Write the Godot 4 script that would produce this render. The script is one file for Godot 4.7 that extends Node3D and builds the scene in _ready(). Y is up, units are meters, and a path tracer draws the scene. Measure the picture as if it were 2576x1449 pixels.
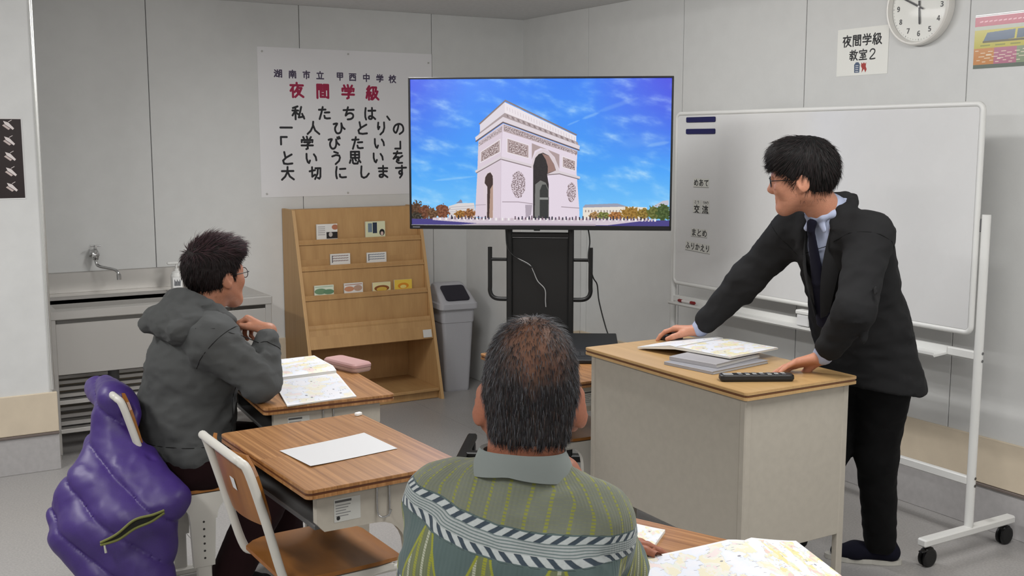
extends Node3D
# A classroom corner at night: sink, book display, television on a stand, whiteboard, lectern, pupils' desks, three men.
# Room axes: x runs along the back wall to the right, z towards the viewer's end of the room, y up; metres.
const XR := 3.988      # face of the right wall
const ZB := -6.592     # face of the back wall
const CEIL := 2.461
const XP := 0.733      # right end of the projecting wall at the left
const ZP := -5.72      # its face
const LAMP_ENERGY := 4.1

func _ready() -> void:
	# camera
	var cam := Camera3D.new()
	cam.name = "camera"
	add_child(cam)
	cam.position = Vector3(0, 1.63, 0)
	cam.rotation = Vector3(deg_to_rad(-7.67), deg_to_rad(-30.6), 0)
	cam.fov = rad_to_deg(2.0 * atan(724.5 / 2740.0))
	cam.near = 0.05
	cam.current = true
	# surroundings and exposure
	var we := WorldEnvironment.new()
	we.name = "surroundings"
	var env := Environment.new()
	env.background_mode = Environment.BG_COLOR
	env.background_color = Color(0.01, 0.012, 0.02)
	env.tonemap_mode = Environment.TONE_MAPPER_LINEAR
	env.tonemap_exposure = 1.0
	env.sdfgi_enabled = true
	env.ssao_enabled = true
	env.ssil_enabled = true
	we.environment = env
	add_child(we)
	# ceiling lamps (tubes behind diffusers), two rows of three
	ceiling_lamps()
	# the room, then what stands in it
	setting()
	wall_things()
	sink_unit()
	book_display()
	television()
	whiteboard()
	lectern()
	pupils_desks()
	people()
	small_things()

# ---------------------------------------------------------------- geometry helpers
class Geo:
	var v := PackedVector3Array()
	var n := PackedVector3Array()
	var uv := PackedVector2Array()
	var col := PackedColorArray()
	var ix := PackedInt32Array()
	var tint := Color(1, 1, 1)
	var has_uv := false
	var has_col := false
	func vert(p: Vector3, nn: Vector3, u := Vector2.ZERO) -> int:
		v.append(p); n.append(nn); uv.append(u); col.append(tint)
		return v.size() - 1
	func face(a: int, b: int, c: int) -> void:
		var cr := (v[b] - v[a]).cross(v[c] - v[a])
		if cr.dot(n[a] + n[b] + n[c]) > 0.0:
			ix.append(a); ix.append(c); ix.append(b)
		else:
			ix.append(a); ix.append(b); ix.append(c)
	func quad(a: int, b: int, c: int, d: int) -> void:
		face(a, b, c); face(a, c, d)
	func flat(pts: Array, nn: Vector3, us := []) -> void:
		var base := v.size()
		for i in pts.size():
			vert(pts[i], nn, us[i] if us.size() > i else Vector2.ZERO)
		for i in range(1, pts.size() - 1):
			face(base, base + i, base + i + 1)
	# a box with chamfered edges; tr places it
	func box(c: Vector3, s: Vector3, bev := 0.0, tr := Transform3D()) -> void:
		var h := s * 0.5
		var b: float = min(bev, min(h.x, min(h.y, h.z)) * 0.98)
		var ax := [Vector3.RIGHT, Vector3.UP, Vector3.BACK]
		var hh := [h.x, h.y, h.z]
		for a in 3:
			var a1 := (a + 1) % 3
			var a2 := (a + 2) % 3
			for sg in [-1.0, 1.0]:
				var nn: Vector3 = ax[a] * sg
				var pts := []
				for q in [[-1, -1], [1, -1], [1, 1], [-1, 1]]:
					pts.append(tr * (c + nn * hh[a] + ax[a1] * (q[0] * (hh[a1] - b)) + ax[a2] * (q[1] * (hh[a2] - b))))
				flat(pts, (tr.basis * nn).normalized(), [Vector2(0, 0), Vector2(1, 0), Vector2(1, 1), Vector2(0, 1)])
		if b <= 0.0:
			return
		for a in 3:
			var a1 := (a + 1) % 3
			var a2 := (a + 2) % 3
			for s1 in [-1.0, 1.0]:
				for s2 in [-1.0, 1.0]:
					var pts := []
					for q in [[-1, 0], [1, 0], [1, 1], [-1, 1]]:
						var o1: float = hh[a1] - (b if q[1] == 1 else 0.0)
						var o2: float = hh[a2] - (0.0 if q[1] == 1 else b)
						pts.append(tr * (c + ax[a] * (q[0] * (hh[a] - b)) + ax[a1] * (s1 * o1) + ax[a2] * (s2 * o2)))
					flat(pts, (tr.basis * (ax[a1] * s1 + ax[a2] * s2)).normalized())
		for sx in [-1.0, 1.0]:
			for sy in [-1.0, 1.0]:
				for sz in [-1.0, 1.0]:
					var pts := [tr * (c + Vector3(sx * h.x, sy * (h.y - b), sz * (h.z - b))), tr * (c + Vector3(sx * (h.x - b), sy * h.y, sz * (h.z - b))), tr * (c + Vector3(sx * (h.x - b), sy * (h.y - b), sz * h.z))]
					flat(pts, (tr.basis * Vector3(sx, sy, sz)).normalized())
	# round tube along points; rr a number or one radius per point
	func tube(pts: Array, rr, seg := 12, caps := true, flatten := 1.0, side := Vector3.ZERO) -> void:
		var m := pts.size()
		var last := Vector3.ZERO
		var rings := []
		for i in m:
			var t: Vector3 = (pts[min(i + 1, m - 1)] - pts[max(i - 1, 0)]).normalized()
			var x: Vector3
			if side != Vector3.ZERO:
				x = (side - t * side.dot(t)).normalized()
			elif last == Vector3.ZERO:
				x = t.cross(Vector3.UP if absf(t.y) < 0.9 else Vector3.RIGHT).normalized()
			else:
				x = (last - t * last.dot(t)).normalized()
			last = x
			var y := t.cross(x).normalized()
			var r: float = rr[i] if rr is Array else rr
			var ring := []
			for k in seg:
				var an := TAU * k / seg
				var dv := x * cos(an) + y * (sin(an) * flatten)
				var nv := (x * cos(an) * flatten + y * sin(an)).normalized()
				ring.append(vert(pts[i] + dv * r, nv, Vector2(float(k) / seg, float(i) / (m - 1))))
			rings.append(ring)
		for i in m - 1:
			for k in seg:
				quad(rings[i][k], rings[i][(k + 1) % seg], rings[i + 1][(k + 1) % seg], rings[i + 1][k])
		if caps:
			for e in [0, m - 1]:
				var t: Vector3 = (pts[1] - pts[0]).normalized() * -1.0 if e == 0 else (pts[m - 1] - pts[m - 2]).normalized()
				var pp := []
				for k in seg:
					pp.append(v[rings[e][k]])
				flat(pp, t)
	# profile = [Vector2(radius, height)...] turned about tr's y axis
	func lathe(profile: Array, seg := 24, tr := Transform3D(), sharp := true) -> void:
		for i in profile.size() - 1:
			var p: Vector2 = profile[i]
			var q: Vector2 = profile[i + 1]
			var d := q - p
			var nn2 := Vector2(d.y, -d.x).normalized()
			for k in seg:
				var a0 := TAU * k / seg
				var a1 := TAU * (k + 1) / seg
				var ids := []
				for e in [[p, a0], [p, a1], [q, a1], [q, a0]]:
					var e0: Vector2 = e[0]
					var e1: float = e[1]
					var dir := Vector3(cos(e1), 0, sin(e1))
					ids.append(vert(tr * (dir * e0.x + Vector3(0, e0.y, 0)), (tr.basis * (dir * nn2.x + Vector3(0, nn2.y, 0))).normalized()))
				quad(ids[0], ids[1], ids[2], ids[3])
	# 2D outline (in local x,y) drawn out along local z from 0 to depth
	func prism(poly: PackedVector2Array, depth: float, tr := Transform3D(), us := 1.0) -> void:
		var tri := Geometry2D.triangulate_polygon(poly)
		for e in [0.0, depth]:
			var base := v.size()
			var nn := (tr.basis * Vector3(0, 0, -1.0 if (e == 0.0) == (depth > 0.0) else 1.0)).normalized()
			for p in poly:
				vert(tr * Vector3(p.x, p.y, e), nn, p * us)
			for i in range(0, tri.size(), 3):
				face(base + tri[i], base + tri[i + 1], base + tri[i + 2])
		var area := 0.0
		for i in poly.size():
			area += poly[i].cross(poly[(i + 1) % poly.size()])
		for i in poly.size():
			var p := poly[i]
			var q := poly[(i + 1) % poly.size()]
			var d := q - p
			var o := Vector2(d.y, -d.x).normalized() * (1.0 if area > 0 else -1.0)
			flat([tr * Vector3(p.x, p.y, 0), tr * Vector3(q.x, q.y, 0), tr * Vector3(q.x, q.y, depth), tr * Vector3(p.x, p.y, depth)], (tr.basis * Vector3(o.x, o.y, 0)).normalized())
	# sheet from a grid of points (rows x cols), with thickness along the normal
	func sheet(g: Array, thick := 0.0, uv_flip := false) -> void:
		var R := g.size()
		var C: int = g[0].size()
		var nr := []
		for i in R:
			var row := []
			for j in C:
				var du: Vector3 = g[i][min(j + 1, C - 1)] - g[i][max(j - 1, 0)]
				var dv: Vector3 = g[min(i + 1, R - 1)][j] - g[max(i - 1, 0)][j]
				row.append(du.cross(dv).normalized() * -1.0)
			nr.append(row)
		for side in ([1.0, -1.0] if thick > 0.0 else [1.0]):
			var base := v.size()
			for i in R:
				for j in C:
					var s: float = side
					vert(g[i][j] + nr[i][j] * (thick * 0.5 * s), nr[i][j] * s, Vector2(float(j) / (C - 1), float(i) / (R - 1)))
			for i in R - 1:
				for j in C - 1:
					quad(base + i * C + j, base + i * C + j + 1, base + (i + 1) * C + j + 1, base + (i + 1) * C + j)
		if thick > 0.0:
			var loop := []
			for j in C: loop.append([0, j])
			for i in range(1, R): loop.append([i, C - 1])
			for j in range(C - 2, -1, -1): loop.append([R - 1, j])
			for i in range(R - 2, 0, -1): loop.append([i, 0])
			var cen: Vector3 = (g[0][0] + g[R - 1][C - 1]) * 0.5
			for k in loop.size():
				var a: Array = loop[k]
				var b: Array = loop[(k + 1) % loop.size()]
				var pa: Vector3 = g[a[0]][a[1]]
				var pb: Vector3 = g[b[0]][b[1]]
				var na: Vector3 = nr[a[0]][a[1]] * (thick * 0.5)
				var nb: Vector3 = nr[b[0]][b[1]] * (thick * 0.5)
				var o := (pb - pa).cross(na).normalized()
				if o.dot((pa + pb) * 0.5 - cen) < 0: o = -o
				flat([pa - na, pb - nb, pb + nb, pa + na], o)
	func mesh() -> ArrayMesh:
		var arr := []
		arr.resize(Mesh.ARRAY_MAX)
		arr[Mesh.ARRAY_VERTEX] = v
		arr[Mesh.ARRAY_NORMAL] = n
		if has_uv: arr[Mesh.ARRAY_TEX_UV] = uv
		if has_col: arr[Mesh.ARRAY_COLOR] = col
		arr[Mesh.ARRAY_INDEX] = ix
		var m := ArrayMesh.new()
		m.add_surface_from_arrays(Mesh.PRIMITIVE_TRIANGLES, arr)
		return m

func boxm(c: Vector3, s: Vector3, bev := 0.003, tr := Transform3D()) -> Geo:
	var g := Geo.new()
	g.box(c, s, bev, tr)
	return g
func tubem(pts: Array, rr, seg := 12, caps := true) -> Geo:
	var g := Geo.new()
	g.tube(pts, rr, seg, caps)
	return g
func round_poly(w: float, h: float, r: float, seg := 6) -> PackedVector2Array:
	var p := PackedVector2Array()
	for c in [[1, 1, 0], [-1, 1, 1], [-1, -1, 2], [1, -1, 3]]:
		for k in seg + 1:
			var a = PI / 2 * (c[2] + float(k) / seg)
			p.append(Vector2(c[0] * (w / 2 - r) + cos(a) * r, c[1] * (h / 2 - r) + sin(a) * r))
	return p
func curve(pts: Array, per := 6) -> Array:   # Catmull-Rom through the points
	var out := []
	var m := pts.size()
	for i in m - 1:
		var a = pts[max(i - 1, 0)]
		var b = pts[i]
		var c = pts[i + 1]
		var d = pts[min(i + 2, m - 1)]
		for k in per:
			var t := float(k) / per
			out.append(0.5 * (2.0 * b + (c - a) * t + (2.0 * a - 5.0 * b + 4.0 * c - d) * t * t + (3.0 * b - a - 3.0 * c + d) * t * t * t))
	out.append(pts[m - 1])
	return out

# ---------------------------------------------------------------- naming helpers
var taken := {}
func numbered(called: String) -> String:
	if not taken.has(called):
		taken[called] = 0
		return called
	taken[called] += 1
	return "%s_%03d" % [called, taken[called]]
func tag(o: Node, label: String, category: String, group := "") -> Node:
	o.set_meta("label", label)
	o.set_meta("category", category)
	if group != "": o.set_meta("group", group)
	return o
func thing(called: String, label: String, category: String, at := Vector3.ZERO, turn := 0.0, group := "") -> Node3D:
	var o := Node3D.new()
	o.name = numbered(called)
	add_child(o)
	o.position = at
	o.rotation.y = turn
	tag(o, label, category, group)
	return o
func part(called: String, g, m: Material, parent: Node, label := "") -> MeshInstance3D:
	var o := MeshInstance3D.new()
	o.name = called
	o.mesh = g.mesh() if g is Geo else g
	o.material_override = m
	parent.add_child(o, true)
	if label != "": o.set_meta("label", label)
	return o
func single(called: String, g, m: Material, label: String, category: String, at := Vector3.ZERO, turn := 0.0, group := "") -> MeshInstance3D:
	var o := part(numbered(called), g, m, self)
	o.position = at
	o.rotation.y = turn
	tag(o, label, category, group)
	return o
func struct_node(called: String, at := Vector3.ZERO) -> Node3D:
	var o := Node3D.new()
	o.name = called
	add_child(o)
	o.position = at
	o.set_meta("kind", "structure")
	return o
func struct_mesh(called: String, g, m: Material, label := "") -> MeshInstance3D:
	var o := part(called, g, m, self)
	o.set_meta("kind", "structure")
	if label != "": o.set_meta("label", label)
	return o
func dup(o: Node3D, base: String, label: String, group := "") -> Node3D:
	var c: Node3D = o.duplicate()
	c.name = numbered(base)
	add_child(c)
	c.set_meta("label", label)
	if group != "": c.set_meta("group", group)
	return c

# ---------------------------------------------------------------- material helpers
var noise_tex := {}
func mat(c: Color, rough := 0.6, metal := 0.0, spec := 0.5) -> StandardMaterial3D:
	var m := StandardMaterial3D.new()
	m.albedo_color = c
	m.roughness = rough
	m.metallic = metal
	m.metallic_specular = spec
	return m
func ntex(sd: int, freq: float, lo: Color, hi: Color, size := 512, octaves := 4, normal := false, kind := FastNoiseLite.TYPE_SIMPLEX_SMOOTH) -> NoiseTexture2D:
	var t := NoiseTexture2D.new()
	var f := FastNoiseLite.new()
	f.seed = sd
	f.frequency = freq
	f.fractal_octaves = octaves
	f.noise_type = kind
	t.noise = f
	t.width = size
	t.height = size
	t.seamless = true
	if normal:
		t.as_normal_map = true
		t.bump_strength = 4.0
	else:
		var r := Gradient.new()
		r.set_color(0, lo)
		r.set_color(1, hi)
		t.color_ramp = r
	return t
# plain surface with a faint mottle; scale = repeats per metre
func mottled(c: Color, amount: float, sd: int, freq: float, rep: float, rough := 0.6, metal := 0.0) -> StandardMaterial3D:
	var m := mat(c, rough, metal)
	m.albedo_texture = ntex(sd, freq, Color(1 - amount, 1 - amount, 1 - amount), Color(1, 1, 1))
	m.uv1_triplanar = true
	m.uv1_scale = Vector3.ONE * rep
	return m
func wood(light: Color, dark: Color, sd: int, along := "z", fine := 26.0, rough := 0.42) -> StandardMaterial3D:
	var m := mat(Color(1, 1, 1), rough)
	var im := Image.create(512, 512, false, Image.FORMAT_RGB8)
	var f := FastNoiseLite.new()
	f.seed = sd
	f.frequency = 1.0
	f.fractal_octaves = 3
	for y in 512:
		for x in 512:
			var u := x / 512.0
			var w := y / 512.0
			# tileable: cross-fade over the last tenth
			var g := 0.0
			for pass_ in 2:
				var uu := u if pass_ == 0 else u - 1.0
				var wt := 1.0 if u < 0.9 else (1.0 - (u - 0.9) * 10.0)
				if pass_ == 1: wt = 1.0 - wt
				if wt <= 0.0: continue
				var a := f.get_noise_2d(uu * fine, w * 0.9) * 0.6 + f.get_noise_2d(uu * fine * 3.3 + 40.0, w * 1.6 + 9.0) * 0.35 + f.get_noise_2d(uu * fine * 9.0, w * 5.0 + 30.0) * 0.22
				g += a * wt
			var t := clampf(0.5 + g * 0.85, 0.0, 1.0)
			im.set_pixel(x, y, dark.lerp(light, t))
	m.albedo_texture = ImageTexture.create_from_image(im)
	m.uv1_triplanar = true
	m.uv1_triplanar_sharpness = 8.0
	m.uv1_scale = Vector3(2.2, 2.2, 0.8) if along == "z" else (Vector3(0.8, 2.2, 2.2) if along == "x" else Vector3(2.2, 0.8, 2.2))
	return m

# ---------------------------------------------------------------- picture helpers: print on paper and screens
class Pic:
	var im: Image
	var w: int
	var h: int
	func _init(ww: int, hh: int, c: Color) -> void:
		w = ww
		h = hh
		im = Image.create(ww, hh, false, Image.FORMAT_RGB8)
		im.fill(c)
	func mixp(x: int, y: int, c: Color, a: float) -> void:
		if x < 0 or y < 0 or x >= w or y >= h: return
		im.set_pixel(x, y, im.get_pixel(x, y).lerp(c, a))
	func rect(x: float, y: float, ww: float, hh: float, c: Color) -> void:
		im.fill_rect(Rect2i(int(x), int(y), int(ww), int(hh)), c)
	func line(a: Vector2, b: Vector2, th: float, c: Color) -> void:
		var r := th * 0.5
		var d := b - a
		var l2 := maxf(d.length_squared(), 0.0001)
		for y in range(int(minf(a.y, b.y) - r - 1), int(maxf(a.y, b.y) + r + 2)):
			for x in range(int(minf(a.x, b.x) - r - 1), int(maxf(a.x, b.x) + r + 2)):
				var p := Vector2(x + 0.5, y + 0.5)
				var t := clampf((p - a).dot(d) / l2, 0.0, 1.0)
				var al := clampf(r + 0.5 - p.distance_to(a + d * t), 0.0, 1.0)
				if al > 0.0: mixp(x, y, c, al)
	func path(pts: Array, th: float, c: Color) -> void:
		for i in pts.size() - 1:
			line(pts[i], pts[i + 1], th, c)
	func poly(pts: Array, c: Color, a := 1.0) -> void:
		var y0 := 1e9
		var y1 := -1e9
		for p in pts:
			y0 = minf(y0, p.y)
			y1 = maxf(y1, p.y)
		for y in range(max(0, int(y0)), min(h, int(y1) + 1)):
			var xs := []
			var yy := y + 0.5
			for i in pts.size():
				var p: Vector2 = pts[i]
				var q: Vector2 = pts[(i + 1) % pts.size()]
				if (p.y <= yy) != (q.y <= yy):
					xs.append(p.x + (yy - p.y) / (q.y - p.y) * (q.x - p.x))
			xs.sort()
			for k in range(0, xs.size() - 1, 2):
				for x in range(max(0, int(xs[k] + 0.5)), min(w, int(xs[k + 1] + 0.5))):
					if a >= 1.0: im.set_pixel(x, y, c)
					else: mixp(x, y, c, a)
	func blob(cx: float, cy: float, rx: float, ry: float, c: Color, a := 1.0, nz: FastNoiseLite = null, rag := 0.0) -> void:
		for y in range(max(0, int(cy - ry * 1.6)), min(h, int(cy + ry * 1.6) + 1)):
			for x in range(max(0, int(cx - rx * 1.6)), min(w, int(cx + rx * 1.6) + 1)):
				var d := Vector2((x - cx) / rx, (y - cy) / ry).length()
				if nz: d += nz.get_noise_2d(x, y) * rag
				if d < 1.0: mixp(x, y, c, a)
	func tex() -> ImageTexture:
		return ImageTexture.create_from_image(im)
func paper_mat(p: Pic, rough := 0.7) -> StandardMaterial3D:
	var m := mat(Color(1, 1, 1), rough)
	m.albedo_texture = p.tex()
	m.texture_repeat = false
	return m
# flat sheet in local x,y facing +z, picture upright on its front
func print_sheet(w: float, h: float, thick := 0.0006) -> Geo:
	var g := Geo.new()
	g.has_uv = true
	var a := w / 2
	var b := h / 2
	g.flat([Vector3(-a, -b, thick), Vector3(a, -b, thick), Vector3(a, b, thick), Vector3(-a, b, thick)], Vector3.BACK, [Vector2(0, 1), Vector2(1, 1), Vector2(1, 0), Vector2(0, 0)])
	g.flat([Vector3(-a, -b, 0), Vector3(a, -b, 0), Vector3(a, b, 0), Vector3(-a, b, 0)], Vector3.FORWARD, [Vector2(0.01, 0.01), Vector2(0.02, 0.01), Vector2(0.02, 0.02), Vector2(0.01, 0.02)])
	for e in [[-1, 0], [1, 0], [0, -1], [0, 1]]:
		var o := Vector3(e[0], e[1], 0)
		var t := Vector3(-e[1], e[0], 0)
		var c := Vector3(e[0] * a, e[1] * b, 0)
		var l := b if e[0] != 0 else a
		g.flat([c - t * l, c + t * l, c + t * l + Vector3(0, 0, thick), c - t * l + Vector3(0, 0, thick)], o, [Vector2(0.01, 0.01), Vector2(0.02, 0.01), Vector2(0.02, 0.02), Vector2(0.01, 0.02)])
	return g

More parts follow.
